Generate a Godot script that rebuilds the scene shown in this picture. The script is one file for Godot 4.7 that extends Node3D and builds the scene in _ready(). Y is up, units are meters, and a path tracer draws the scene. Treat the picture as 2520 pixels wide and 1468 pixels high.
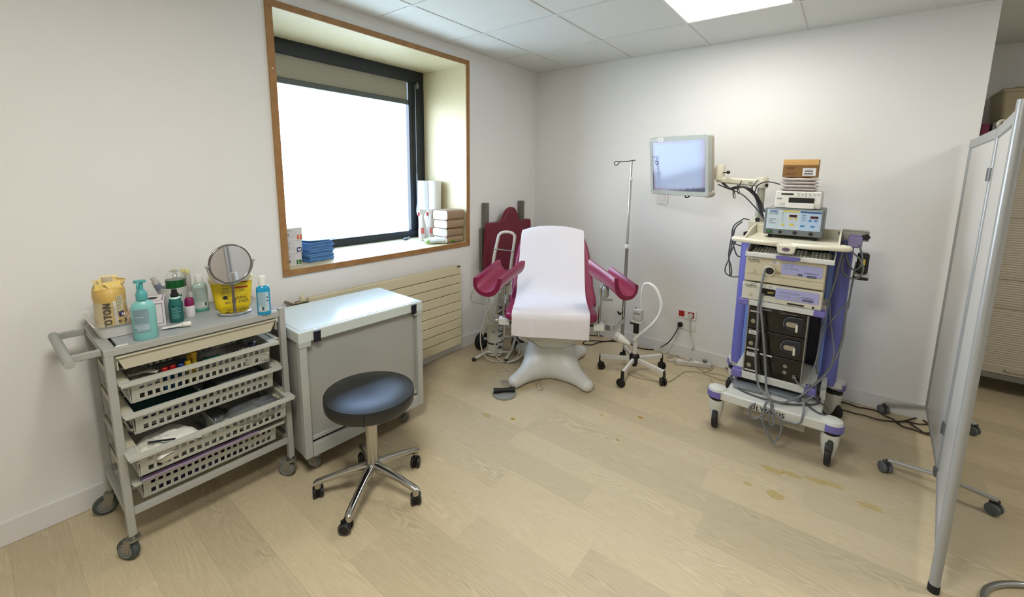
extends Node3D
# A gynaecology consulting room. Wall with the window: plane x = 0. Back wall: plane z = 0. Floor: y = 0. Metres.

const CEIL := 2.428
var names := {}
var mats := {}
var texs := {}
var rng := RandomNumberGenerator.new()


func _ready() -> void:
	rng.seed = 7
	# camera
	var cam := Camera3D.new()
	cam.name = "camera"
	var f_px := 1048.51
	cam.projection = Camera3D.PROJECTION_FRUSTUM
	cam.keep_aspect = Camera3D.KEEP_HEIGHT
	cam.near = 0.05
	cam.far = 60.0
	cam.size = cam.near * 1468.0 / f_px
	cam.frustum_offset = Vector2(-19.645 / f_px, -144.084 / f_px) * cam.near
	var fwd := Vector3(-0.60053269, -0.15072701, -0.78526547)
	var rgt := Vector3(0.79283819, 0.01520526, -0.60924249)
	var upv := Vector3(-0.10376946, 0.98845848, -0.11037087)
	cam.transform = Transform3D(Basis(rgt, upv, -fwd).orthonormalized(), Vector3(2.4848, 1.4661, 3.4748))
	cam.current = true
	add_child(cam)
	# sky, exposure
	var env := Environment.new()
	env.background_mode = Environment.BG_SKY
	var sm := ProceduralSkyMaterial.new()
	sm.sky_top_color = Color(0.62, 0.76, 0.95)
	sm.sky_horizon_color = Color(0.93, 0.96, 1.0)
	sm.sky_curve = 0.25
	sm.ground_horizon_color = Color(0.86, 0.93, 1.0)
	sm.ground_bottom_color = Color(0.60, 0.68, 0.74)
	sm.ground_curve = 0.12
	sm.energy_multiplier = 21.0
	sm.sun_angle_max = 1.0
	env.sky = Sky.new()
	env.sky.sky_material = sm
	env.tonemap_mode = Environment.TONE_MAPPER_LINEAR
	env.tonemap_exposure = 0.88
	env.sdfgi_enabled = true
	env.ssao_enabled = true
	env.ssil_enabled = true
	var we := WorldEnvironment.new()
	we.name = "world_environment"
	we.environment = env
	add_child(we)
	# ceiling lights: (corner x, corner z, energy)
	for p in [Vector3(1.551, 0.554, 1.6), Vector3(1.551, 2.954, 4.6), Vector3(3.951, 0.554, 1.95)]:
		ceiling_light(p.x, p.y, LAMP * p.z)
	room()
	floor_planks()
	ceiling()
	window()
	wall_fittings()
	radiator()
	trolley()
	trolley_baskets()
	basket_contents()
	trolley_top_items()
	sill_items()
	cabinet()
	stool()
	exam_chair()
	corner_items()
	exam_lamp()
	endo_cart()
	cart_devices()
	monitor_arm()
	cart_cables()
	screen()
	alcove_items()
	floor_cables()


const LAMP := 1.0


# ------------------------------------------------------------------ shapes
class S:
	var v := PackedVector3Array()
	var n := PackedVector3Array()
	var u := PackedVector2Array()
	var x := Transform3D()

	func tri(a: Vector3, b: Vector3, c: Vector3, na: Vector3, nb: Vector3, nc: Vector3, ua := Vector2(), ub := Vector2(), uc := Vector2()) -> void:
		if (b - a).cross(c - a).dot(na + nb + nc) > 0.0:
			var t := b; b = c; c = t
			t = nb; nb = nc; nc = t
			var tu := ub; ub = uc; uc = tu
		v.append(x * a); v.append(x * b); v.append(x * c)
		n.append((x.basis * na).normalized()); n.append((x.basis * nb).normalized()); n.append((x.basis * nc).normalized())
		u.append(ua); u.append(ub); u.append(uc)

	func quad(a: Vector3, b: Vector3, c: Vector3, d: Vector3, na: Vector3, nb: Vector3, nc: Vector3, nd: Vector3) -> void:
		tri(a, b, c, na, nb, nc, Vector2(0, 1), Vector2(1, 1), Vector2(1, 0))
		tri(a, c, d, na, nc, nd, Vector2(0, 1), Vector2(1, 0), Vector2(0, 0))

	func flat(a: Vector3, b: Vector3, c: Vector3, d: Vector3, towards: Vector3) -> void:
		var m := (b - a).cross(c - a).normalized()
		if m.dot(towards) < 0.0:
			m = -m
		quad(a, b, c, d, m, m, m, m)

	# a chamfered box: centre, size, chamfer; edges shade softly
	func box(c: Vector3, s: Vector3, b := 0.0, turn := Basis()) -> void:
		var h := s * 0.5
		b = minf(b, minf(h.x, minf(h.y, h.z)) * 0.95)
		var ax := [turn.x, turn.y, turn.z]
		var hs := [h.x, h.y, h.z]
		var pt := func(sg: Array, k: int) -> Vector3:
			var q := c
			for i in 3:
				q += ax[i] * (sg[i] * (hs[i] if i == k else hs[i] - b))
			return q
		for k in 3:
			var i := (k + 1) % 3
			var j := (k + 2) % 3
			for sk in [-1.0, 1.0]:
				var nn: Vector3 = ax[k] * sk
				var q := []
				for e in [[-1.0, -1.0], [1.0, -1.0], [1.0, 1.0], [-1.0, 1.0]]:
					var sg := [0.0, 0.0, 0.0]
					sg[k] = sk; sg[i] = e[0]; sg[j] = e[1]
					q.append(pt.call(sg, k))
				quad(q[0], q[1], q[2], q[3], nn, nn, nn, nn)
		if b <= 0.0:
			return
		for k in 3:
			var i := (k + 1) % 3
			var j := (k + 2) % 3
			for si in [-1.0, 1.0]:
				for sj in [-1.0, 1.0]:
					var s0 := [0.0, 0.0, 0.0]
					var s1 := [0.0, 0.0, 0.0]
					s0[k] = -1.0; s0[i] = si; s0[j] = sj
					s1[k] = 1.0; s1[i] = si; s1[j] = sj
					var ni: Vector3 = ax[i] * si
					var nj: Vector3 = ax[j] * sj
					quad(pt.call(s0, i), pt.call(s1, i), pt.call(s1, j), pt.call(s0, j), ni, ni, nj, nj)
		for sx in [-1.0, 1.0]:
			for sy in [-1.0, 1.0]:
				for sz in [-1.0, 1.0]:
					var sg := [sx, sy, sz]
					tri(pt.call(sg, 0), pt.call(sg, 1), pt.call(sg, 2), ax[0] * sx, ax[1] * sy, ax[2] * sz)

	# box between two corners
	func bb(lo: Vector3, hi: Vector3, b := 0.0) -> void:
		box((lo + hi) * 0.5, (hi - lo).abs(), b)

	# bar of rectangular section from p to q (w across, t in the direction of up)
	func bar(p: Vector3, q: Vector3, w: float, t: float, b := 0.0, up := Vector3.UP) -> void:
		var d := (q - p).normalized()
		if absf(d.dot(up)) > 0.98:
			up = Vector3(0, 0, 1) if absf(d.z) < 0.9 else Vector3(1, 0, 0)
		var sx := d.cross(up).normalized()
		var uy := sx.cross(d).normalized()
		box((p + q) * 0.5, Vector3(w, t, p.distance_to(q)), b, Basis(sx, uy, -d))

	# a round tube through points; r a number or one radius per point
	func tube(pts: Array, r, seg := 8, closed := false, caps := true) -> void:
		var m := pts.size()
		var d := []
		for i in m:
			var a: Vector3 = pts[(i - 1 + m) % m] if closed else pts[maxi(i - 1, 0)]
			var b: Vector3 = pts[(i + 1) % m] if closed else pts[mini(i + 1, m - 1)]
			d.append((b - a).normalized())
		var up := Vector3.UP if absf(d[0].y) < 0.9 else Vector3(1, 0, 0)
		var s: Vector3 = d[0].cross(up).normalized()
		var rings := []
		var dirs := []
		for i in m:
			s = (s - d[i] * s.dot(d[i])).normalized()
			var t: Vector3 = d[i].cross(s)
			var ring := []
			var dr := []
			var ri: float = r[i] if r is Array else r
			for k in seg:
				var ang := TAU * k / seg
				var o: Vector3 = s * cos(ang) + t * sin(ang)
				ring.append(pts[i] + o * ri)
				dr.append(o)
			rings.append(ring)
			dirs.append(dr)
		for i in (m if closed else m - 1):
			var j := (i + 1) % m
			for k in seg:
				var l := (k + 1) % seg
				quad(rings[i][k], rings[i][l], rings[j][l], rings[j][k], dirs[i][k], dirs[i][l], dirs[j][l], dirs[j][k])
		if caps and not closed:
			for e in [0, m - 1]:
				var nn: Vector3 = -d[0] if e == 0 else d[e]
				for k in seg:
					tri(pts[e], rings[e][k], rings[e][(k + 1) % seg], nn, nn, nn)

	# a turned body: profile of (radius, height); corners sharper than 35 degrees stay sharp
	func lathe(prof: Array, seg := 24, at := Transform3D(), sx := 1.0, sz := 1.0) -> void:
		var m := prof.size()
		var fn := []
		for i in m - 1:
			var e: Vector2 = prof[i + 1] - prof[i]
			fn.append(Vector2(e.y, -e.x).normalized() if e.length() > 1e-7 else Vector2(1, 0))
		for i in m - 1:
			var na: Vector2 = fn[i]
			var nb: Vector2 = fn[i]
			if i > 0 and fn[i].dot(fn[i - 1]) > 0.82:
				na = (fn[i] + fn[i - 1]).normalized()
			if i < m - 2 and fn[i].dot(fn[i + 1]) > 0.82:
				nb = (fn[i] + fn[i + 1]).normalized()
			for k in seg:
				var a0 := TAU * k / seg
				var a1 := TAU * (k + 1) / seg
				var c0 := Vector3(cos(a0) * sx, 0, sin(a0) * sz)
				var c1 := Vector3(cos(a1) * sx, 0, sin(a1) * sz)
				var m0 := Vector3(cos(a0) / sx, 0, sin(a0) / sz)
				var m1 := Vector3(cos(a1) / sx, 0, sin(a1) / sz)
				var p: Vector2 = prof[i]
				var q: Vector2 = prof[i + 1]
				var A := at * (c0 * p.x + Vector3(0, p.y, 0))
				var B := at * (c1 * p.x + Vector3(0, p.y, 0))
				var C := at * (c1 * q.x + Vector3(0, q.y, 0))
				var D := at * (c0 * q.x + Vector3(0, q.y, 0))
				var bs := at.basis
				var n0 := (bs * (m0 * na.x + Vector3(0, na.y, 0))).normalized()
				var n1 := (bs * (m1 * na.x + Vector3(0, na.y, 0))).normalized()
				var n2 := (bs * (m1 * nb.x + Vector3(0, nb.y, 0))).normalized()
				var n3 := (bs * (m0 * nb.x + Vector3(0, nb.y, 0))).normalized()
				var u0 := float(k) / seg
				var u1 := float(k + 1) / seg
				var v0 := 1.0 - float(i) / (m - 1)
				var v1 := 1.0 - float(i + 1) / (m - 1)
				if p.x > 1e-6:
					tri(A, B, C, n0, n1, n2, Vector2(u0, v0), Vector2(u1, v0), Vector2(u1, v1))
				if q.x > 1e-6:
					tri(A, C, D, n0, n2, n3, Vector2(u0, v0), Vector2(u1, v1), Vector2(u0, v1))

	func disc(c: Vector3, axis: Vector3, r: float, h: float, seg := 20, b := 0.0) -> void:
		var y := axis.normalized()
		var sx := y.cross(Vector3(0, 0, 1) if absf(y.z) < 0.9 else Vector3(1, 0, 0)).normalized()
		var at := Transform3D(Basis(sx, y, sx.cross(y)), c)
		if b > 0.0:
			lathe([Vector2(0, -h / 2), Vector2(r - b, -h / 2), Vector2(r - b * 0.3, -h / 2 + b * 0.3), Vector2(r, -h / 2 + b), Vector2(r, h / 2 - b), Vector2(r - b * 0.3, h / 2 - b * 0.3), Vector2(r - b, h / 2), Vector2(0, h / 2)], seg, at)
		else:
			lathe([Vector2(0, -h / 2), Vector2(r, -h / 2), Vector2(r, h / 2), Vector2(0, h / 2)], seg, at)

	# a ring (torus) round axis
	func ring(c: Vector3, axis: Vector3, R: float, r: float, seg := 32, rs := 8, sx_scale := 1.0) -> void:
		var y := axis.normalized()
		var sx := y.cross(Vector3(0, 0, 1) if absf(y.z) < 0.9 else Vector3(1, 0, 0)).normalized()
		var sz := sx.cross(y)
		var pts := []
		for k in seg:
			var a := TAU * k / seg
			pts.append(c + sx * cos(a) * R * sx_scale + sz * sin(a) * R)
		tube(pts, r, rs, true)

	# outline in the x-y plane drawn out along z from 0 to h, edges chamfered by b
	func prism(poly: PackedVector2Array, h: float, at := Transform3D(), b := 0.0, smooth := 0.6) -> void:
		if Geometry2D.is_polygon_clockwise(poly):
			poly = poly.duplicate()
			poly.reverse()
		var m := poly.size()
		var en := []
		for i in m:
			var e := poly[(i + 1) % m] - poly[i]
			en.append(Vector2(e.y, -e.x).normalized())
		var vn0 := []
		var vn1 := []
		var inset := PackedVector2Array()
		for i in m:
			var p: Vector2 = en[(i - 1 + m) % m]
			var q: Vector2 = en[i]
			var mid := (p + q).normalized()
			if p.dot(q) > smooth:
				vn0.append(mid); vn1.append(mid)
			else:
				vn0.append(p); vn1.append(q)
			inset.append(poly[i] - mid * b / maxf(0.4, mid.dot(q)))
		var z3 := func(p: Vector2, z: float) -> Vector3: return at * Vector3(p.x, p.y, z)
		var n3 := func(p: Vector2) -> Vector3: return at.basis * Vector3(p.x, p.y, 0)
		var zt := (at.basis * Vector3(0, 0, 1)).normalized()
		for i in m:
			var j := (i + 1) % m
			var na: Vector3 = n3.call(vn1[i])
			var nb: Vector3 = n3.call(vn0[j])
			quad(z3.call(poly[i], b), z3.call(poly[j], b), z3.call(poly[j], h - b), z3.call(poly[i], h - b), na, nb, nb, na)
			if b > 0.0:
				quad(z3.call(poly[i], h - b), z3.call(poly[j], h - b), z3.call(inset[j], h), z3.call(inset[i], h), na, nb, zt, zt)
				quad(z3.call(poly[i], b), z3.call(poly[j], b), z3.call(inset[j], 0.0), z3.call(inset[i], 0.0), na, nb, -zt, -zt)
		var idx := Geometry2D.triangulate_polygon(inset)
		if idx.is_empty():
			idx = Geometry2D.triangulate_polygon(poly)
		for t in range(0, idx.size(), 3):
			for e in [[0.0, -zt], [h, zt]]:
				tri(z3.call(inset[idx[t]], e[0]), z3.call(inset[idx[t + 1]], e[0]), z3.call(inset[idx[t + 2]], e[0]), e[1], e[1], e[1])

	# a sheet P(u, v) with thickness
	func sheet(fn: Callable, nu: int, nv: int, thick := 0.0, wrap := false) -> void:
		var P := []
		var N := []
		for i in nu + 1:
			var row := []
			for j in nv + 1:
				row.append(fn.call(float(i) / nu, float(j) / nv))
			P.append(row)
		for i in nu + 1:
			var row := []
			for j in nv + 1:
				var i0 := i - 1 if i > 0 else (nu - 1 if wrap else 0)
				var i1 := i + 1 if i < nu else (1 if wrap else nu)
				var du: Vector3 = P[i1][j] - P[i0][j]
				var dv: Vector3 = P[i][mini(j + 1, nv)] - P[i][maxi(j - 1, 0)]
				row.append(du.cross(dv).normalized())
			N.append(row)
		for i in nu:
			for j in nv:
				var uv := [Vector2(float(i) / nu, float(j) / nv), Vector2(float(i + 1) / nu, float(j) / nv), Vector2(float(i + 1) / nu, float(j + 1) / nv), Vector2(float(i) / nu, float(j + 1) / nv)]
				tri(P[i][j], P[i + 1][j], P[i + 1][j + 1], N[i][j], N[i + 1][j], N[i + 1][j + 1], uv[0], uv[1], uv[2])
				tri(P[i][j], P[i + 1][j + 1], P[i][j + 1], N[i][j], N[i + 1][j + 1], N[i][j + 1], uv[0], uv[2], uv[3])
				if thick > 0.0:
					var Q := func(a: int, c: int) -> Vector3: return P[a][c] - N[a][c] * thick
					tri(Q.call(i, j), Q.call(i + 1, j), Q.call(i + 1, j + 1), -N[i][j], -N[i + 1][j], -N[i + 1][j + 1], uv[0], uv[1], uv[2])
					tri(Q.call(i, j), Q.call(i + 1, j + 1), Q.call(i, j + 1), -N[i][j], -N[i + 1][j + 1], -N[i][j + 1], uv[0], uv[2], uv[3])
		if thick > 0.0:
			for i in nu:
				for j in [0, nv]:
					var nn: Vector3 = (P[i][j] - P[i][1 if j == 0 else nv - 1]).normalized()
					quad(P[i][j], P[i + 1][j], P[i + 1][j] - N[i + 1][j] * thick, P[i][j] - N[i][j] * thick, nn, nn, nn, nn)
			if not wrap:
				for j in nv:
					for i in [0, nu]:
						var nn: Vector3 = (P[i][j] - P[1 if i == 0 else nu - 1][j]).normalized()
						quad(P[i][j], P[i][j + 1], P[i][j + 1] - N[i][j + 1] * thick, P[i][j] - N[i][j] * thick, nn, nn, nn, nn)

	# skin over rings of points (each ring closed), ends capped flat
	func loft(rings: Array, caps := true) -> void:
		var m := rings.size()
		var k: int = rings[0].size()
		var N := []
		for i in m:
			var row := []
			for j in k:
				var du: Vector3 = rings[mini(i + 1, m - 1)][j] - rings[maxi(i - 1, 0)][j]
				var dv: Vector3 = rings[i][(j + 1) % k] - rings[i][(j - 1 + k) % k]
				var c := Vector3()
				for p in rings[i]:
					c += p
				c /= k
				var nn := du.cross(dv).normalized()
				if nn.dot(rings[i][j] - c) < 0.0:
					nn = -nn
				row.append(nn)
			N.append(row)
		for i in m - 1:
			for j in k:
				var l := (j + 1) % k
				quad(rings[i][j], rings[i][l], rings[i + 1][l], rings[i + 1][j], N[i][j], N[i][l], N[i + 1][l], N[i + 1][j])
		if caps:
			for e in [0, m - 1]:
				var c := Vector3()
				for p in rings[e]:
					c += p
				c /= k
				var o := Vector3()
				for p in rings[1 if e == 0 else m - 2]:
					o += p
				var nn := (c - o / k).normalized()
				for j in k:
					tri(c, rings[e][j], rings[e][(j + 1) % k], nn, nn, nn)

	# the zero surface of a distance field, as surface nets
	func field(d: Callable, lo: Vector3, hi: Vector3, cell: float) -> void:
		var nx := int(ceil((hi.x - lo.x) / cell)) + 1
		var ny := int(ceil((hi.y - lo.y) / cell)) + 1
		var nz := int(ceil((hi.z - lo.z) / cell)) + 1
		var g := PackedFloat32Array()
		g.resize(nx * ny * nz)
		for i in nx:
			for j in ny:
				for k in nz:
					g[(i * ny + j) * nz + k] = d.call(lo + Vector3(i, j, k) * cell)
		var at := {}
		var off := [Vector3i(0, 0, 0), Vector3i(1, 0, 0), Vector3i(0, 1, 0), Vector3i(1, 1, 0), Vector3i(0, 0, 1), Vector3i(1, 0, 1), Vector3i(0, 1, 1), Vector3i(1, 1, 1)]
		var edges := [[0, 1], [2, 3], [4, 5], [6, 7], [0, 2], [1, 3], [4, 6], [5, 7], [0, 4], [1, 5], [2, 6], [3, 7]]
		for i in nx - 1:
			for j in ny - 1:
				for k in nz - 1:
					var val := []
					var neg := 0
					for o in off:
						var q: float = g[((i + o.x) * ny + j + o.y) * nz + k + o.z]
						val.append(q)
						if q < 0.0:
							neg += 1
					if neg == 0 or neg == 8:
						continue
					var c := Vector3()
					var cnt := 0
					for e in edges:
						var a: float = val[e[0]]
						var b: float = val[e[1]]
						if (a < 0.0) != (b < 0.0):
							c += Vector3(off[e[0]]).lerp(Vector3(off[e[1]]), a / (a - b))
							cnt += 1
					at[Vector3i(i, j, k)] = lo + (Vector3(i, j, k) + c / cnt) * cell
		var nor := {}
		var h := cell * 0.4
		for key in at:
			var p: Vector3 = at[key]
			nor[key] = Vector3(d.call(p + Vector3(h, 0, 0)) - d.call(p - Vector3(h, 0, 0)), d.call(p + Vector3(0, h, 0)) - d.call(p - Vector3(0, h, 0)), d.call(p + Vector3(0, 0, h)) - d.call(p - Vector3(0, 0, h))).normalized()
		var axes := [[Vector3i(1, 0, 0), Vector3i(0, 1, 0), Vector3i(0, 0, 1)], [Vector3i(0, 1, 0), Vector3i(0, 0, 1), Vector3i(1, 0, 0)], [Vector3i(0, 0, 1), Vector3i(1, 0, 0), Vector3i(0, 1, 0)]]
		for i in range(1, nx - 1):
			for j in range(1, ny - 1):
				for k in range(1, nz - 1):
					var p0: float = g[(i * ny + j) * nz + k]
					for ax in axes:
						var e: Vector3i = ax[0]
						var p1: float = g[((i + e.x) * ny + j + e.y) * nz + k + e.z]
						if (p0 < 0.0) == (p1 < 0.0):
							continue
						var b := Vector3i(i, j, k)
						var ks := [b, b - ax[1], b - ax[1] - ax[2], b - ax[2]]
						if at.has(ks[0]) and at.has(ks[1]) and at.has(ks[2]) and at.has(ks[3]):
							quad(at[ks[0]], at[ks[1]], at[ks[2]], at[ks[3]], nor[ks[0]], nor[ks[1]], nor[ks[2]], nor[ks[3]])

	func mesh() -> ArrayMesh:
		var a := []
		a.resize(Mesh.ARRAY_MAX)
		a[Mesh.ARRAY_VERTEX] = v
		a[Mesh.ARRAY_NORMAL] = n
		a[Mesh.ARRAY_TEX_UV] = u
		var m := ArrayMesh.new()
		m.add_surface_from_arrays(Mesh.PRIMITIVE_TRIANGLES, a)
		return m


static func smin(a: float, b: float, k: float) -> float:
	var h := maxf(k - absf(a - b), 0.0) / k
	return minf(a, b) - h * h * k * 0.25


static func d_cap(p: Vector3, a: Vector3, b: Vector3, ra: float, rb: float) -> float:
	var ba := b - a
	var t := clampf((p - a).dot(ba) / ba.length_squared(), 0.0, 1.0)
	return p.distance_to(a + ba * t) - lerpf(ra, rb, t)


static func d_box(p: Vector3, c: Vector3, h: Vector3, r: float) -> float:
	var q := (p - c).abs() - h + Vector3(r, r, r)
	return q.max(Vector3()).length() + minf(maxf(q.x, maxf(q.y, q.z)), 0.0) - r


# points of a smooth curve through the given ones
func curve(p: Array, per := 6, closed := false) -> Array:
	var o := []
	var m := p.size()
	for i in (m if closed else m - 1):
		var a: Vector3 = p[(i - 1 + m) % m] if closed else p[maxi(i - 1, 0)]
		var b: Vector3 = p[i]
		var c: Vector3 = p[(i + 1) % m]
		var d: Vector3 = p[(i + 2) % m] if closed else p[mini(i + 2, m - 1)]
		for k in per:
			o.append(b.cubic_interpolate(c, a, d, float(k) / per))
	if not closed:
		o.append(p[m - 1])
	return o


func rrect(w: float, h: float, r: float, seg := 5) -> PackedVector2Array:
	var o := PackedVector2Array()
	for k in 4:
		var c := Vector2((w / 2 - r) * (1 if k in [0, 3] else -1), (h / 2 - r) * (1 if k < 2 else -1))
		for i in seg + 1:
			var a := PI / 2 * (k + float(i) / seg)
			o.append(c + Vector2(cos(a), sin(a)) * r)
	return o


func ring_of(poly: PackedVector2Array, c: Vector3, sx: Vector3, sy: Vector3) -> Array:
	var o := []
	for p in poly:
		o.append(c + sx * p.x + sy * p.y)
	return o


# ------------------------------------------------------------------ nodes
func numbered(called: String) -> String:
	if not names.has(called):
		names[called] = 0
		return called
	names[called] += 1
	return "%s_%03d" % [called, names[called]]


func tag(o: Node, label: String, category: String, group := "") -> void:
	o.set_meta("label", label)
	o.set_meta("category", category)
	if group:
		o.set_meta("group", group)


func thing(called: String, label: String, category: String, at := Vector3(), turn := 0.0, group := "") -> Node3D:
	var o := Node3D.new()
	o.name = numbered(called)
	add_child(o)
	o.position = at
	o.rotation.y = turn
	tag(o, label, category, group)
	return o


func part(called: String, s: S, m: Material, parent: Node3D, label := "") -> MeshInstance3D:
	var o := MeshInstance3D.new()
	o.name = called
	o.mesh = s.mesh()
	o.material_override = m
	parent.add_child(o, true)
	if label:
		o.set_meta("label", label)
	return o


# a thing that is one mesh
func single(called: String, s: S, m: Material, label: String, category: String, group := "", at := Vector3(), turn := 0.0) -> MeshInstance3D:
	var o := MeshInstance3D.new()
	o.name = numbered(called)
	o.mesh = s.mesh()
	o.material_override = m
	add_child(o)
	o.position = at
	o.rotation.y = turn
	tag(o, label, category, group)
	return o


func struct(called: String, s: S, m: Material) -> MeshInstance3D:
	var o := MeshInstance3D.new()
	o.name = called
	o.mesh = s.mesh()
	o.material_override = m
	add_child(o)
	o.set_meta("kind", "structure")
	return o


func copy(o: Node3D, at: Vector3, turn: float, label: String) -> Node3D:
	var base := String(o.name)
	if base.length() > 4 and base[-4] == "_" and base.right(3).is_valid_int():
		base = base.left(-4)
	var r: Node3D = o.duplicate()
	r.name = numbered(base)
	add_child(r)
	r.position = at
	r.rotation.y = turn
	r.set_meta("label", label)
	return r


func text(parent: Node3D, words: String, h: float, m: Material, at: Transform3D, bold := true, called := "lettering", depth := 0.0008) -> MeshInstance3D:
	var t := TextMesh.new()
	var fnt := SystemFont.new()
	fnt.font_names = PackedStringArray(["Droid Sans"])
	fnt.font_weight = 700 if bold else 400
	t.font = fnt
	t.text = words
	t.font_size = 32
	t.pixel_size = h / 23.0
	t.depth = depth
	t.curve_step = 2.0
	var o := MeshInstance3D.new()
	o.name = called
	o.mesh = t
	o.material_override = m
	parent.add_child(o, true)
	o.transform = at
	return o


func M(key: String, c: Color = Color.WHITE, rough := 0.5, metal := 0.0, more := {}) -> StandardMaterial3D:
	if mats.has(key):
		return mats[key]
	var m := StandardMaterial3D.new()
	m.resource_name = key
	m.albedo_color = c
	m.roughness = rough
	m.metallic = metal
	for k in more:
		m.set(k, more[k])
	mats[key] = m
	return m


func glass(key: String, c: Color, alpha: float) -> StandardMaterial3D:
	return M(key, Color(c.r, c.g, c.b, alpha), 0.08, 0.0, {"transparency": BaseMaterial3D.TRANSPARENCY_ALPHA})


func film(key: String, c: Color, alpha: float, rough := 0.35) -> StandardMaterial3D:
	return M(key, Color(c.r, c.g, c.b, alpha), rough, 0.0, {"transparency": BaseMaterial3D.TRANSPARENCY_ALPHA})


func noise(freq: float, octaves := 4, seed_ := 1, size := 512, normal := 0.0, ramp := []) -> NoiseTexture2D:
	var f := FastNoiseLite.new()
	f.noise_type = FastNoiseLite.TYPE_SIMPLEX_SMOOTH
	f.frequency = freq
	f.fractal_octaves = octaves
	f.seed = seed_
	var t := NoiseTexture2D.new()
	t.noise = f
	t.width = size
	t.height = size
	t.seamless = true
	if normal > 0.0:
		t.as_normal_map = true
		t.bump_strength = normal
	if ramp.size():
		var g := Gradient.new()
		g.colors = PackedColorArray(ramp)
		var off := PackedFloat32Array()
		for i in ramp.size():
			off.append(float(i) / (ramp.size() - 1))
		g.offsets = off
		t.color_ramp = g
	return t


# a printed label: background and rows of print strokes; picture of w x h pixels drawn by draw(image)
func printed(key: String, w: int, h: int, bg: Color, draw: Callable) -> StandardMaterial3D:
	if mats.has(key):
		return mats[key]
	var im := Image.create(w, h, false, Image.FORMAT_RGB8)
	im.fill(bg)
	draw.call(im)
	var m := M(key, Color.WHITE, 0.5)
	m.albedo_texture = ImageTexture.create_from_image(im)
	m.texture_repeat = false
	return m


func lines(im: Image, r: Rect2i, rows: int, c: Color, gap := 0.5, seed_ := 3) -> void:
	var rg := RandomNumberGenerator.new()
	rg.seed = seed_
	for i in rows:
		var y := r.position.y + int(float(i) / rows * r.size.y)
		var hh := maxi(1, int(float(r.size.y) / rows * (1.0 - gap)))
		var x0 := r.position.x
		var end := r.position.x + int(r.size.x * rg.randf_range(0.55, 1.0))
		while x0 < end:
			var w := rg.randi_range(2, maxi(3, r.size.x / 7))
			im.fill_rect(Rect2i(x0, y, mini(w, end - x0), hh), c)
			x0 += w + maxi(1, r.size.x / 40)


# a thin printed plate facing +z, centred, own child
func plate(parent: Node3D, called: String, w: float, h: float, m: Material, at: Transform3D, t := 0.0006) -> MeshInstance3D:
	var s := S.new()
	s.x = at
	s.box(Vector3(0, 0, t / 2), Vector3(w, h, t))
	return part(called, s, m, parent)


func at(x: float, y: float, z: float, turn := 0.0, tilt := 0.0, roll := 0.0) -> Transform3D:
	return Transform3D(Basis.from_euler(Vector3(tilt, turn, roll)), Vector3(x, y, z))


# ------------------------------------------------------------------ the setting
func wall_paint() -> StandardMaterial3D:
	return M("wall_paint", Color(0.890, 0.885, 0.875), 0.72, 0.0, {"normal_enabled": true, "normal_texture": noise(0.06, 3, 5, 512, 2.0), "normal_scale": 0.18, "uv1_triplanar": true, "uv1_world_triplanar": true, "uv1_scale": Vector3(2.2, 2.2, 2.2)})


func ceiling_light(x0: float, z0: float, energy: float) -> void:
	var t := thing("ceiling_light", ("square recessed ceiling light panel glowing white near the back wall" if x0 < 2.0 else "square recessed ceiling light panel above the folding screen, outside the picture") if z0 < 1.0 else "square recessed ceiling light panel behind the camera", "ceiling light", Vector3(x0 + 0.3, CEIL, z0 + 0.3), 0.0)
	var fr := S.new()
	for s in [-1.0, 1.0]:
		fr.box(Vector3(s * 0.286, 0.004, 0), Vector3(0.014, 0.016, 0.586), 0.002)
		fr.box(Vector3(0, 0.004, s * 0.286), Vector3(0.558, 0.016, 0.014), 0.002)
	part("frame", fr, M("white_steel", Color(0.88, 0.88, 0.87), 0.4), t)
	var df := S.new()
	df.box(Vector3(0, 0.006, 0), Vector3(0.560, 0.006, 0.560))
	part("diffuser", df, M("lamp_diffuser", Color(0.95, 0.95, 0.93), 0.5, 0.0, {"emission_enabled": true, "emission": Color(1.0, 0.985, 0.95), "emission_energy_multiplier": 2.2}), t)
	var l := AreaLight3D.new()
	l.name = "panel_light"
	l.area_size = Vector2(0.55, 0.55)
	l.light_color = Color(1.0, 0.99, 0.96)
	l.light_energy = energy
	l.area_range = 12.0
	l.shadow_enabled = true
	l.position = Vector3(0, -0.006, 0)
	l.rotation.x = -PI / 2
	t.add_child(l)


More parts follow.
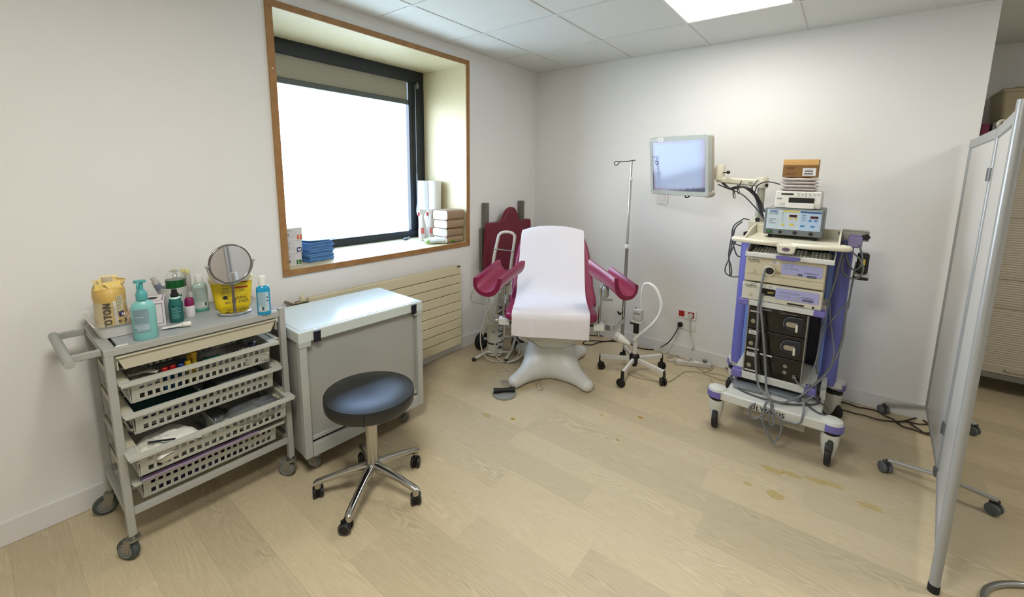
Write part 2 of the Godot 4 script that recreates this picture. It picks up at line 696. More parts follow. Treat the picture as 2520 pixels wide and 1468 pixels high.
func room() -> void:
	var w := wall_paint()
	var s := S.new()
	s.bb(Vector3(-0.58, 0, -0.12), Vector3(0, 0.876, 5.3))
	s.bb(Vector3(-0.58, 2.346, -0.12), Vector3(0, 2.6, 5.3))
	s.bb(Vector3(-0.58, 0.876, -0.12), Vector3(0, 2.346, 0.93))
	s.bb(Vector3(-0.58, 0.876, 2.426), Vector3(0, 2.346, 5.3))
	struct("wall_left", s, w)
	s = S.new()
	s.bb(Vector3(0, 0, -0.12), Vector3(3.026, 2.6, 0))
	struct("wall_back", s, w)
	s = S.new()
	s.bb(Vector3(2.85, 0, -1.14), Vector3(2.95, 2.6, -0.12))
	struct("wall_alcove_side", s, w)
	s = S.new()
	s.bb(Vector3(2.85, 0, -1.24), Vector3(5.3, 2.6, -1.14))
	struct("wall_alcove_back", s, w)
	s = S.new()
	s.bb(Vector3(5.2, 0, -1.14), Vector3(5.3, 2.6, 5.3))
	struct("wall_right", s, w)
	s = S.new()
	s.bb(Vector3(0, 0, 5.2), Vector3(5.2, 2.6, 5.3))
	struct("wall_front", s, w)
	var bm := M("skirting_white", Color(0.87, 0.86, 0.85), 0.45)
	s = S.new()
	s.bb(Vector3(0, 0, 0.0), Vector3(0.013, 0.1, 5.2), 0.003)
	struct("baseboard_left", s, bm)
	s = S.new()
	s.bb(Vector3(0.013, 0, 0), Vector3(3.026, 0.1, 0.013), 0.003)
	struct("baseboard_back", s, bm)
	s = S.new()
	s.bb(Vector3(2.95, 0, -1.14), Vector3(5.2, 0.1, -1.127), 0.003)
	struct("baseboard_alcove", s, bm)


func wood_texture(n_rows: int, w: int, rh: int) -> Image:
	# rows of pale oak: straight grain, cathedrals and lighter flecks, one row per plank pattern
	var a := FastNoiseLite.new()
	a.noise_type = FastNoiseLite.TYPE_SIMPLEX_SMOOTH
	a.frequency = 1.0
	a.fractal_octaves = 3
	var data := PackedByteArray()
	data.resize(w * n_rows * rh * 3)
	var base := Color(0.745, 0.685, 0.565)
	var pale := Color(0.825, 0.770, 0.650)
	var dark := Color(0.650, 0.590, 0.475)
	for r in n_rows:
		var cx := 0.2 + 0.6 * fposmod(r * 0.37, 1.0)
		var cy := 0.3 + 0.4 * fposmod(r * 0.61, 1.0)
		var tone := 0.955 + 0.075 * fposmod(r * 0.383, 1.0)
		for j in rh:
			var y := float(j) / rh
			for i in w:
				var x := float(i) / w
				var warp := a.get_noise_3d(x * 2.2, y * 1.6, r * 7.1)
				var fine := a.get_noise_3d(x * 9.0, y * 46.0, r * 3.3 + 20.0)
				var yy := (y - cy) + warp * 0.22
				var xx := (x - cx) * 1.35
				var dome := exp(-yy * yy * 22.0)
				var ringv := xx * 9.0 * dome + absf(yy) * 12.0 + warp * 2.2
				var rg := 0.5 + 0.5 * sin(ringv * TAU * 0.9)
				rg = rg * rg * (3.0 - 2.0 * rg)
				var presence := clampf(0.45 + 1.3 * a.get_noise_3d(x * 1.7 + 9.0, y * 1.1, r * 5.7), 0.0, 1.0)
				var t := (rg - 0.5) * (0.28 + 0.62 * dome * presence) * presence + fine * 0.55
				var c := base.lerp(pale, clampf(t * 1.25, 0.0, 1.0)) if t > 0.0 else base.lerp(dark, clampf(-t * 0.85, 0.0, 1.0))
				c *= tone
				var o := ((r * rh + j) * w + i) * 3
				data[o] = clampi(int(c.r * 255.0), 0, 255)
				data[o + 1] = clampi(int(c.g * 255.0), 0, 255)
				data[o + 2] = clampi(int(c.b * 255.0), 0, 255)
	return Image.create_from_data(w, n_rows * rh, false, Image.FORMAT_RGB8, data)


func floor_planks() -> void:
	var s := S.new()
	s.bb(Vector3(0.0, -0.12, -1.14), Vector3(5.2, -0.004, 5.2))
	var fl := struct("floor", s, M("floor_base", Color(0.50, 0.43, 0.33), 0.8))
	var kinds := 7
	var m := M("floor_vinyl", Color.WHITE, 0.46, 0.0, {"metallic_specular": 0.42})
	m.albedo_texture = ImageTexture.create_from_image(wood_texture(kinds, 768, 116))
	var width := 0.157
	var z0 := 1.789 - 20 * width
	var known := {-1: 0.124, 0: 0.67, 1: 0.28, 2: 0.815, 3: 0.36, 4: 0.47, 6: 0.017, -2: 0.115, -4: 0.465}
	for row in range(0, 42):
		var za := maxf(z0 + row * width, -1.14)
		var zb := minf(z0 + (row + 1) * width, 5.2)
		if zb <= za + 0.01:
			continue
		var k := row - 20
		var off: float = known[k] if known.has(k) else fposmod(k * 0.381 + 0.21, 1.0)
		var xa := 0.0
		var xb := off
		while xa < 5.2 - 0.001:
			xb = minf(xb, 5.2)
			if xb - xa > 0.01 and not (za < -0.13 and xb < 2.9):
				var kind := rng.randi_range(0, kinds - 1)
				var flip := rng.randf() < 0.5
				var q := S.new()
				q.bb(Vector3(xa, -0.004, za), Vector3(xb, 0, zb), 0.0004)
				var v0 := (kind + 0.03) / kinds
				var v1 := (kind + 0.97) / kinds
				for i in q.v.size():
					var fx := (q.v[i].x - xa) / 1.0
					var fz := (q.v[i].z - za) / width
					q.u[i] = Vector2(1.0 - fx if flip else fx, lerpf(v0, v1, fz))
				part("plank", q, m, fl)
			xa = xb
			xb = xa + 1.0
	# iodine stains that have soaked into the vinyl
	var st := film("iodine_stain", Color(0.80, 0.70, 0.28), 0.30, 0.5)
	var st2 := film("iodine_spot", Color(0.76, 0.62, 0.15), 0.6, 0.5)
	for p in [[2.32, 1.115, 0.05, 0.022, 0], [2.40, 1.094, 0.05, 0.018, 0], [2.50, 1.068, 0.045, 0.02, 0], [2.565, 1.052, 0.05, 0.02, 0], [2.357, 1.309, 0.035, 0.03, 0], [2.242, 1.306, 0.02, 0.015, 0], [2.708, 1.118, 0.05, 0.02, 0], [1.007, 1.587, 0.016, 0.012, 1], [1.612, 1.08, 0.018, 0.013, 1], [1.597, 1.38, 0.009, 0.008, 1], [1.408, 1.205, 0.016, 0.011, 0], [0.86, 1.66, 0.03, 0.02, 0]]:
		var q := S.new()
		var nz := FastNoiseLite.new()
		nz.seed = int(p[0] * 100)
		nz.frequency = 0.8
		var pts := []
		for k in 20:
			var a := TAU * k / 20
			var rr := 1.0 + 0.5 * nz.get_noise_2d(cos(a) * 1.6, sin(a) * 1.6)
			pts.append(Vector3(p[0] + cos(a) * p[2] * rr, 0.0004, p[1] + sin(a) * p[3] * rr))
		for k in 20:
			q.tri(Vector3(p[0], 0.0004, p[1]), pts[k], pts[(k + 1) % 20], Vector3.UP, Vector3.UP, Vector3.UP)
		part("yellow_stain", q, st2 if p[4] == 1 else st, fl, "yellow iodine stain")


func ceiling() -> void:
	var s := S.new()
	s.bb(Vector3(-0.1, 2.46, -1.32), Vector3(5.3, 2.6, 5.3))
	var c := struct("ceiling", s, M("ceiling_slab", Color(0.6, 0.6, 0.6), 0.9))
	var tm := M("mineral_tile", Color(0.86, 0.865, 0.85), 0.9, 0.0, {"normal_enabled": true, "normal_texture": noise(0.25, 3, 9, 512, 4.0), "normal_scale": 0.25, "uv1_triplanar": true, "uv1_world_triplanar": true, "uv1_scale": Vector3(4, 4, 4)})
	var rm := M("ceiling_rail_white", Color(0.84, 0.845, 0.835), 0.45)
	var lit := [Vector2i(3, 1), Vector2i(3, 5), Vector2i(7, 1)]
	var xs := [0.0]
	for i in 9:
		xs.append(0.351 + 0.6 * i)
	xs[9] = 5.2
	xs.resize(10)
	var zs := []
	for i in range(-2, 9):
		zs.append(0.554 + 0.6 * i)
	zs[0] = -1.14
	zs[10] = 5.2
	for i in xs.size() - 1:
		for j in zs.size() - 1:
			var a := Vector3(xs[i] + 0.009, CEIL + 0.004, zs[j] + 0.009)
			var b := Vector3(xs[i + 1] - 0.009, CEIL + 0.018, zs[j + 1] - 0.009)
			if i >= 1 and lit.has(Vector2i(i, j - 1)):
				continue
			if b.z < 0.0 and b.x < 2.9:
				continue
			if b.z > 0.0 and a.z < 0.0 and b.x < 3.1:
				a.z = 0.004
			var q := S.new()
			q.bb(a, b, 0.002)
			part("ceiling_tile", q, tm, c)
	for i in range(1, xs.size() - 1):
		var q := S.new()
		q.bb(Vector3(xs[i] - 0.012, CEIL, 0.0 if xs[i] < 3.0 else -1.14), Vector3(xs[i] + 0.012, CEIL + 0.005, 5.2), 0.0008)
		part("ceiling_rail", q, rm, c)
	for j in range(1, zs.size() - 1):
		for i in xs.size() - 1:
			if zs[j] < 0.0 and xs[i + 1] < 2.9:
				continue
			var q := S.new()
			q.bb(Vector3(xs[i] + (0.012 if i > 0 else 0.0), CEIL, zs[j] - 0.012), Vector3(xs[i + 1] - 0.012, CEIL + 0.005, zs[j] + 0.012), 0.0008)
			part("ceiling_rail", q, rm, c)
	var e := S.new()
	e.bb(Vector3(0, CEIL - 0.001, 0), Vector3(0.016, CEIL + 0.02, 5.2))
	e.bb(Vector3(0.016, CEIL - 0.001, 0), Vector3(3.026, CEIL + 0.02, 0.016))
	part("edge_trim", e, rm, c)


func birch(key: String, along: Vector3) -> StandardMaterial3D:
	return M(key, Color.WHITE, 0.42, 0.0, {"albedo_texture": noise(0.02, 4, 11, 512, 0.0, [Color(0.765, 0.715, 0.575), Color(0.785, 0.738, 0.60), Color(0.805, 0.76, 0.625)]), "uv1_triplanar": true, "uv1_world_triplanar": true, "uv1_scale": along, "metallic_specular": 0.45})


func window() -> void:
	var win := Node3D.new()
	win.name = "window_1"
	add_child(win)
	win.set_meta("kind", "structure")
	var bz := birch("birch_across", Vector3(7, 9, 1.2))
	var by := birch("birch_upright", Vector3(7, 1.2, 9))
	var edge := M("oak_edging", Color.WHITE, 0.5, 0.0, {"albedo_texture": noise(0.03, 3, 4, 256, 0.0, [Color(0.56, 0.40, 0.22), Color(0.65, 0.48, 0.29)]), "uv1_triplanar": true, "uv1_world_triplanar": true, "uv1_scale": Vector3(6, 1.5, 1.5)})
	var t := 0.036
	for k in 4:
		var lo := Vector3(-0.56, 0.876, 0.93)
		var hi := Vector3(0.005, 2.346, 2.426)
		match k:
			0: hi.y = 0.876 + t
			1: lo.y = 2.346 - t
			2: lo.y += t; hi.y -= t; hi.z = 0.93 + t
			3: lo.y += t; hi.y -= t; lo.z = 2.426 - t
		var s := S.new()
		s.bb(lo, hi)
		part(["sill_board", "head_board", "side_board", "side_board"][k], s, bz if k < 2 else by, win)
		s = S.new()
		s.bb(Vector3(0.005, lo.y, lo.z), Vector3(0.013, hi.y, hi.z), 0.0015)
		part("edging_strip", s, edge, win)
	var plug := S.new()
	plug.disc(Vector3(0.0135, 2.0, 2.408), Vector3(1, 0, 0), 0.004, 0.002, 10)
	part("screw_cap", plug, M("white_steel"), win)
	var an := M("anthracite_aluminium", Color(0.135, 0.155, 0.18), 0.38, 0.25)
	# outer frame, then the sash
	var z0 := 0.966
	var z1 := 2.39
	var y0 := 0.912
	var y1 := 2.31
	for k in 4:
		var s := S.new()
		match k:
			0: s.bb(Vector3(-0.56, y0, z0), Vector3(-0.50, y0 + 0.062, z1), 0.003)
			1: s.bb(Vector3(-0.56, y1 - 0.092, z0), Vector3(-0.50, y1, z1), 0.003)
			2: s.bb(Vector3(-0.56, y0 + 0.062, z0), Vector3(-0.50, y1 - 0.092, z0 + 0.085), 0.003)
			3: s.bb(Vector3(-0.56, y0 + 0.062, z1 - 0.085), Vector3(-0.50, y1 - 0.092, z1), 0.003)
		part("frame_bar", s, an, win)
	for k in 2:
		var s := S.new()
		var zz := z0 + 0.085 if k == 0 else z1 - 0.085 - 0.066
		s.bb(Vector3(-0.56, y0 + 0.062, zz + 0.002), Vector3(-0.512, y1 - 0.092, zz + 0.066), 0.004)
		s.bb(Vector3(-0.512, y0 + 0.062, zz + 0.020), Vector3(-0.507, y1 - 0.092, zz + 0.030), 0.001)
		part("sash_stile", s, an, win)
	var gl := S.new()
	gl.bb(Vector3(-0.549, y0 + 0.06, z0 + 0.15), Vector3(-0.545, y1 - 0.09, z1 - 0.15))
	part("pane", gl, glass("window_glass", Color(0.96, 0.99, 1.0), 0.04), win)
	var fab := S.new()
	fab.sheet(func(u: float, w: float) -> Vector3: return Vector3(-0.528 + 0.0012 * sin(u * 60.0), lerpf(2.222, 2.06, w), lerpf(1.122, 2.235, u)), 40, 4, 0.0008)
	part("blind_fabric", fab, M("blind_cloth", Color.WHITE, 0.9, 0.0, {"albedo_texture": noise(0.09, 3, 21, 512, 0.0, [Color(0.56, 0.55, 0.50), Color(0.68, 0.67, 0.63)]), "uv1_triplanar": true, "uv1_world_triplanar": true, "uv1_scale": Vector3(1, 3, 3), "backlight_enabled": true, "backlight": Color(0.22, 0.22, 0.21)}), win, "roller blind, mostly wound up")
	var bar := S.new()
	bar.bb(Vector3(-0.536, 2.032, 1.120), Vector3(-0.512, 2.07, 2.237), 0.005)
	part("blind_bar", bar, M("blind_bar_grey", Color(0.30, 0.32, 0.32), 0.45), win)
	var hd := S.new()
	hd.bb(Vector3(-0.50, 2.17, 1.030), Vector3(-0.491, 2.22, 1.046), 0.003)
	hd.tube([Vector3(-0.489, 2.206, 1.038), Vector3(-0.484, 2.18, 1.038)], 0.005, 8)
	part("handle", hd, M("satin_steel", Color(0.70, 0.70, 0.69), 0.3, 0.9), win)
	var ch := S.new()
	ch.tube([Vector3(-0.494, 2.2, 1.062), Vector3(-0.494, 1.46, 1.063)], 0.0022, 6)
	ch.lathe([Vector2(0, 0), Vector2(0.006, 0.005), Vector2(0.013, 0.04), Vector2(0.011, 0.07), Vector2(0.004, 0.12), Vector2(0.004, 0.36), Vector2(0, 0.365)], 10, at(-0.492, 1.10, 1.063))
	part("blind_cord", ch, M("cord_plastic", Color(0.75, 0.78, 0.82), 0.4), win)


func socket_plate(parent: Node3D, c: Vector3, red: int, plugs: int) -> void:
	var wm := M("switch_white", Color(0.88, 0.87, 0.85), 0.35)
	var s := S.new()
	s.prism(rrect(0.155, 0.078, 0.008), 0.009, Transform3D(Basis(), c), 0.002)
	part("cover_plate", s, wm, parent)
	for k in 2:
		var p := c + Vector3(-0.037 + 0.074 * k, 0, 0.009)
		var q := S.new()
		var m: Material = wm
		if red & (1 << k):
			m = M("socket_red", Color(0.62, 0.10, 0.09), 0.4)
		q.prism(rrect(0.046, 0.046, 0.003), 0.002, Transform3D(Basis(), p), 0.0006)
		if not (red == 3 and k == 0):
			q.ring(p + Vector3(0, 0, 0.002), Vector3(0, 0, 1), 0.0195, 0.0012, 20, 6)
		part("socket", q, m, parent)
		if plugs & (1 << k) == 0 and not (red == 3 and k == 0):
			var h := S.new()
			for e in [-1.0, 1.0]:
				h.disc(p + Vector3(e * 0.0095, 0, 0.0022), Vector3(0, 0, 1), 0.0024, 0.001, 8)
			part("socket_hole", h, M("black_plastic", Color(0.03, 0.03, 0.03), 0.45), parent)


func wall_fittings() -> void:
	var a := thing("wall_socket", "upper white double socket with red inserts on the back wall", "socket", Vector3(1.543, 0.371, 0.0))
	socket_plate(a, Vector3(), 3, 2)
	var b := thing("wall_socket", "lower white double socket with a black plug under the red one", "socket", Vector3(1.543, 0.281, 0.0))
	socket_plate(b, Vector3(), 0, 1)
	var sw := thing("light_switch", "white square rocker switch on the back wall beneath the monitor", "switch", Vector3(1.284, 1.300, 0.0))
	var s := S.new()
	s.prism(rrect(0.088, 0.098, 0.009), 0.009, Transform3D(), 0.002)
	part("cover_plate", s, M("switch_white"), sw)
	s = S.new()
	s.prism(rrect(0.05, 0.05, 0.003), 0.005, at(0, 0, 0.008, 0, 0.05), 0.001)
	part("rocker", s, M("switch_white"), sw)


func radiator() -> void:
	var t := thing("radiator", "cream flat-panel radiator of wide horizontal slats under the window", "radiator", Vector3(0.0, 0.0, 0.0))
	var m := M("radiator_cream", Color(0.80, 0.76, 0.64), 0.42)
	var z0 := 1.112
	var z1 := 2.33
	for k in 9:
		var s := S.new()
		var y := 0.089 + k * 0.0735
		s.bb(Vector3(0.070, y + 0.0022, z0), Vector3(0.090, y + 0.0713, z1), 0.004)
		part("slat", s, m, t)
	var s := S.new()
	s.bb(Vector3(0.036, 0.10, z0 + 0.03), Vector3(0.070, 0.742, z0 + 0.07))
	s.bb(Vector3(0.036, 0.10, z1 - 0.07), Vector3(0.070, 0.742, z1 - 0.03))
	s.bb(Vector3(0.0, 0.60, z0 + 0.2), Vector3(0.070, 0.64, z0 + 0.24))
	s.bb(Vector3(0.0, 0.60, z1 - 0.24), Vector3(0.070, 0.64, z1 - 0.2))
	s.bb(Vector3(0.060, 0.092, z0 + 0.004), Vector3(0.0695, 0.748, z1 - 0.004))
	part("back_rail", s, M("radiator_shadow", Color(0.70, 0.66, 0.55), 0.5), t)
	s = S.new()
	s.bb(Vector3(0.0902, 0.735, z0 + 0.008), Vector3(0.0908, 0.746, z0 + 0.045))
	part("maker_plate", s, M("dark_print", Color(0.25, 0.24, 0.22), 0.5), t)
	s = S.new()
	s.tube([Vector3(0.078, 0.73, z1), Vector3(0.078, 0.73, z1 + 0.045)], 0.009, 10)
	s.disc(Vector3(0.078, 0.73, z1 + 0.055), Vector3(0, 0, 1), 0.013, 0.026, 6)
	s.tube([Vector3(0.078, 0.73, z1 + 0.068), Vector3(0.078, 0.73, z1 + 0.09), Vector3(0.03, 0.73, z1 + 0.09), Vector3(0.0, 0.73, z1 + 0.09)], 0.008, 8)
	part("valve", s, M("brass_grey", Color(0.55, 0.50, 0.42), 0.35, 0.8), t)
	s = S.new()
	s.lathe([Vector2(0, 0), Vector2(0.017, 0.0), Vector2(0.018, 0.012), Vector2(0.013, 0.03), Vector2(0.006, 0.034), Vector2(0, 0.034)], 16, at(0.078, 0.738, z1 + 0.03))
	part("valve_cap", s, m, t)


# ------------------------------------------------------------------ trolley
# a castor standing on the floor at p (y = 0), stem top at height top; wheel axle across the direction of yaw
func castor(parent: Node3D, p: Vector3, R: float, w: float, top: float, yaw: float, fork: Material, tyre: Material, twin := false, hub: Material = null, trail := 0.4) -> void:
	var b := Basis(Vector3.UP, yaw)
	var back := b * Vector3(0, 0, -R * trail)
	var c := p + back + Vector3(0, R, 0)
	var ax := b * Vector3(1, 0, 0)
	var s := S.new()
	var up := p + Vector3(0, top, 0)
	s.tube([up, p + Vector3(0, R * 2.0 + 0.004, 0)], minf(0.009, R * 0.3), 10)
	if twin:
		s.box(c + Vector3(0, R * 0.25, 0), Vector3(w * 0.22, R * 1.7, R * 1.5), 0.003, b)
		s.box(p + back * 0.5 + Vector3(0, R * 1.75, 0), Vector3(w * 0.7, R * 0.6, R * 1.1), R * 0.2, b)
	else:
		s.disc(p + Vector3(0, R * 2.0 + 0.006, 0), Vector3.UP, R * 0.55, 0.008, 16)
		for e in [-1.0, 1.0]:
			s.bar(p + back * 0.3 + ax * e * (w * 0.5 + 0.003) + Vector3(0, R * 2.0, 0), c + ax * e * (w * 0.5 + 0.003) - Vector3(0, R * 0.15, 0), R * 0.75, 0.003, 0.001, ax)
		s.box(p + back * 0.3 + Vector3(0, R * 2.0, 0), Vector3(w + 0.009, 0.004, R * 0.9), 0.001, b)
		s.disc(c, ax, R * 0.14, w + 0.014, 10)
	var o := part("castor", s, fork, parent)
	for e in ([-1.0, 1.0] if twin else [0.0]):
		var q := S.new()
		var cw: float = w * 0.36 if twin else w
		var cc: Vector3 = c + ax * e * w * 0.31
		q.disc(cc, ax, R, cw, 24, minf(cw * 0.3, R * 0.25))
		part("wheel", q, tyre, o)
		if hub:
			var h := S.new()
			if twin:
				h.ring(cc + ax * e * (cw * 0.5 - 0.0005), ax, R * 0.80, R * 0.07, 24, 6)
			else:
				h.disc(cc, ax, R * 0.55, cw + 0.003, 18, 0.001)
				h.ring(cc + ax * (cw * 0.5 + 0.001), ax, R * 0.62, R * 0.05, 20, 6)
				h.ring(cc - ax * (cw * 0.5 + 0.001), ax, R * 0.62, R * 0.05, 20, 6)
			part("hub", h, hub, o)


func W(base: Vector3) -> S:
	var s := S.new()
	s.x = Transform3D(Basis(), -base)
	return s


func trolley() -> void:
	var o := Vector3(0.288, 0, 2.936)
	var t := thing("storage_trolley", "grey metal storage trolley on castors with four pull-out baskets under its top", "trolley", o)
	var al := M("trolley_grey", Color(0.64, 0.64, 0.62), 0.42, 0.15)
	var al2 := M("trolley_grey_plastic", Color(0.60, 0.605, 0.585), 0.5)
	var xs := [0.098, 0.478]
	var zs := [3.226, 2.646]
	for i in 2:
		for j in 2:
			var s := W(o)
			s.bb(Vector3(xs[i] - 0.0125, 0.105, zs[j] - 0.0125), Vector3(xs[i] + 0.0125, 0.812 if j == 0 else 0.85, zs[j] + 0.0125), 0.002)
			part("post", s, al, t)
	var s := W(o)
	for x in xs:
		s.bb(Vector3(x - 0.010, 0.184, zs[1] + 0.0125), Vector3(x + 0.010, 0.209, zs[0] - 0.0125), 0.0015)
	for z in zs:
		s.bb(Vector3(xs[0] + 0.0125, 0.184, z - 0.010), Vector3(xs[1] - 0.0125, 0.209, z + 0.010), 0.0015)
	part("lower_frame", s, al, t)
	s = W(o)
	for x in xs:
		s.bb(Vector3(x - 0.0125, 0.812, zs[1] + 0.0125), Vector3(x + 0.0125, 0.838, zs[0] + 0.0125), 0.002)
	s.bb(Vector3(xs[0] + 0.0125, 0.812, zs[0] - 0.022), Vector3(xs[1] - 0.0125, 0.838, zs[0] + 0.0125), 0.002)
	s.bb(Vector3(xs[0] + 0.0125, 0.812, zs[1] - 0.0125), Vector3(xs[1] - 0.0125, 0.836, zs[1] + 0.0125), 0.002)
	part("top_frame", s, al, t)
	s = W(o)
	s.bb(Vector3(xs[0] + 0.0125, 0.818, zs[1] + 0.0135), Vector3(xs[1] - 0.0125, 0.837, zs[0] - 0.030), 0.001)
	part("top_panel", s, M("laminate_grey", Color(0.60, 0.615, 0.625), 0.38), t)
	s = W(o)
	s.bb(Vector3(xs[0] + 0.0125, 0.816, zs[0] - 0.030), Vector3(xs[1] - 0.0125, 0.830, zs[0] - 0.022))
	part("gap_shade_strip", s, M("black_rubber", Color(0.06, 0.06, 0.065), 0.7), t)  # black strip paints the shade of the open gap beside the panel
	s = W(o)
	for p in [Vector3(0.466, 0.8385, 3.186), Vector3(0.466, 0.8385, 2.668)]:
		s = W(o)
		s.box(p, Vector3(0.012, 0.002, 0.034), 0.0006)
		part("corner_clip", s, M("clip_white", Color(0.84, 0.84, 0.80), 0.4), t)
	# push handle at the left end
	s = W(o)
	for x in [0.130, 0.452]:
		s.bar(Vector3(x, 0.825, 3.238), Vector3(x, 0.825, 3.315), 0.018, 0.024, 0.003)
	s.tube([Vector3(0.108, 0.825, 3.322), Vector3(0.512, 0.825, 3.322)], 0.0145, 16)
	part("push_handle", s, al2, t)
	# runner ledges for the baskets
	var cream := M("runner_cream", Color(0.70, 0.68, 0.60), 0.5)
	for y in [0.695, 0.572, 0.436, 0.303]:
		for e in [[2.6585, 2.688], [3.184, 3.2135]]:
			s = W(o)
			s.bb(Vector3(0.11, y - 0.020, e[0]), Vector3(0.47, y - 0.016, e[1]))
			s.bb(Vector3(0.11, y - 0.016, e[0] if e[0] < 3 else e[1] - 0.004), Vector3(0.47, y + 0.012, e[0] + 0.004 if e[0] < 3 else e[1]), 0.001)
			s.bb(Vector3(0.11, y + 0.008, e[0]), Vector3(0.47, y + 0.012, e[1] - 0.012 if e[0] < 3 else e[1]))
			part("runner", s, cream, t)
	# shallow tray directly under the top
	s = W(o)
	s.bb(Vector3(0.12, 0.756, 2.70), Vector3(0.486, 0.759, 3.19))
	s.prism(PackedVector2Array([Vector2(2.675, 0.808), Vector2(3.208, 0.808), Vector2(3.190, 0.756), Vector2(2.70, 0.756)]), 0.004, Transform3D(Basis(Vector3(0, 0, 1), Vector3(0, 1, 0), Vector3(-1, 0, 0)), Vector3(0.492, 0, 0)))
	s.bb(Vector3(0.472, 0.802, 2.668), Vector3(0.500, 0.808, 3.210), 0.002)
	s.bb(Vector3(0.12, 0.756, 2.672), Vector3(0.486, 0.808, 2.676))
	s.bb(Vector3(0.12, 0.756, 3.204), Vector3(0.486, 0.808, 3.208))
	part("shallow_tray", s, cream, t)
	var fk := M("zinc_fork", Color(0.62, 0.61, 0.58), 0.35, 0.85)
	var ty := M("tyre_grey", Color(0.26, 0.29, 0.28), 0.65)
	var ty2 := M("tyre_light", Color(0.45, 0.45, 0.44), 0.6)
	var hb := M("hub_grey", Color(0.50, 0.52, 0.51), 0.5)
	castor(t, Vector3(xs[1], 0, zs[0]) - o, 0.042, 0.026, 0.106, 2.1, fk, ty, false, hb, 0.6)
	castor(t, Vector3(xs[1], 0, zs[1]) - o, 0.042, 0.026, 0.106, 2.0, fk, ty2, false, hb, 0.7)
	castor(t, Vector3(xs[0], 0, zs[0]) - o, 0.042, 0.026, 0.106, 3.0, fk, ty, false, hb, 0.5)
	castor(t, Vector3(xs[0], 0, zs[1]) - o, 0.042, 0.026, 0.106, 3.4, fk, ty, false, hb, 0.5)


# perforated wall from corner p along ax (length l) and up (height h): two rows of n square holes
func lattice(s: S, p: Vector3, ax: Vector3, up: Vector3, l: float, h: float, n: int, margin: float) -> void:
	var th := 0.0032
	var hh := h * 0.235
	var bands := [[0.0, h * 0.135], [h * 0.135 + hh, h * 0.245], [h * 0.38 + hh * 2.0, h - h * 0.38 - hh * 2.0]]
	var nn := ax.cross(up).normalized()
	var bs := Basis(ax, up, nn)
	for b in bands:
		s.box(p + ax * (l / 2) + up * (b[0] + b[1] / 2), Vector3(l, b[1], th), 0.0006, bs)
	var pitch := (l - 2.0 * margin) / n
	var bw := pitch * 0.40
	for k in n + 1:
		var c := margin + k * pitch
		var w := bw
		var x := c
		if k == 0:
			w = margin + bw / 2; x = w / 2
		elif k == n:
			w = margin + bw / 2; x = l - w / 2
		for q in 2:
			var y0: float = bands[q][0] + bands[q][1]
			s.box(p + ax * x + up * (y0 + hh / 2), Vector3(w, hh, th), 0.0004, bs)


func basket(label: String, x1: float, rim: float, deep: float, z0: float, z1: float) -> Node3D:
	var o := Vector3(0.30, rim - deep, (z0 + z1) / 2)
	var t := thing("slotted_basket", label, "basket", o, 0.0, "pull-out baskets of the grey trolley")
	var m := M("basket_grey", Color(0.69, 0.69, 0.655), 0.5)
	var x0 := 0.125
	var tp := 0.022
	var s := W(o)
	var up := Vector3(tp, deep, 0).normalized()
	lattice(s, Vector3(x1 - 0.018 - tp, rim - deep, z0 + 0.034), Vector3(0, 0, 1), up, z1 - z0 - 0.068, deep - 0.004, 19, 0.018)
	part("front_lattice", s, m, t)
	s = W(o)
	lattice(s, Vector3(x0 + 0.02, rim - deep, z0 + 0.034), Vector3(0, 0, 1), Vector3.UP, z1 - z0 - 0.068, deep - 0.004, 19, 0.018)
	part("rear_lattice", s, m, t)
	for e in 2:
		s = W(o)
		lattice(s, Vector3(x0 + 0.02, rim - deep, z0 + 0.032 if e == 0 else z1 - 0.032), Vector3(1, 0, 0), Vector3.UP, x1 - x0 - 0.060, deep - 0.004, 11, 0.02)
		part("side_lattice", s, m, t)
	s = W(o)
	s.bb(Vector3(x0 + 0.02, rim - deep, z0 + 0.034), Vector3(x1 - 0.040, rim - deep + 0.003, z1 - 0.034))
	part("bottom", s, m, t)
	s = W(o)
	s.bb(Vector3(x1 - 0.024, rim - 0.006, z0), Vector3(x1, rim, z1), 0.0015)
	s.bb(Vector3(x1 - 0.003, rim - 0.014, z0 + 0.004), Vector3(x1, rim - 0.004, z1 - 0.004), 0.001)
	s.bb(Vector3(x0, rim - 0.006, z0), Vector3(x1 - 0.024, rim, z0 + 0.034), 0.0015)
	s.bb(Vector3(x0, rim - 0.006, z1 - 0.034), Vector3(x1 - 0.024, rim, z1), 0.0015)
	s.bb(Vector3(x0, rim - 0.006, z0 + 0.034), Vector3(x0 + 0.03, rim, z1 - 0.034), 0.0015)
	part("rim", s, m, t)
	s = W(o)
	for z in [z0 + 0.30]:
		s.bb(Vector3(x0 + 0.03, rim - deep + 0.003, z), Vector3(x1 - 0.034, rim - 0.012, z + 0.0025))
	if rim > 0.65:
		s.bb(Vector3(x0 + 0.03, rim - deep + 0.003, z0 + 0.42), Vector3(x1 - 0.034, rim - 0.012, z0 + 0.4225))
	part("divider", s, M("divider_clear", Color(0.55, 0.56, 0.53), 0.4), t)
	return t


func trolley_baskets() -> void:
	basket("topmost grey plastic basket of the trolley holding coloured tubes and sachets", 0.504, 0.704, 0.095, 2.672, 3.212)
	basket("second grey plastic basket from the top, packed with stacked purple-edged leaflets and pouches", 0.504, 0.581, 0.096, 2.666, 3.212)
	basket("third grey plastic basket from the top, pulled out and filled with white and clear pouches", 0.556, 0.443, 0.100, 2.640, 3.222)
	basket("lowest grey plastic basket of the trolley, filled with purple packs under a lilac strip", 0.496, 0.312, 0.096, 2.668, 3.212)


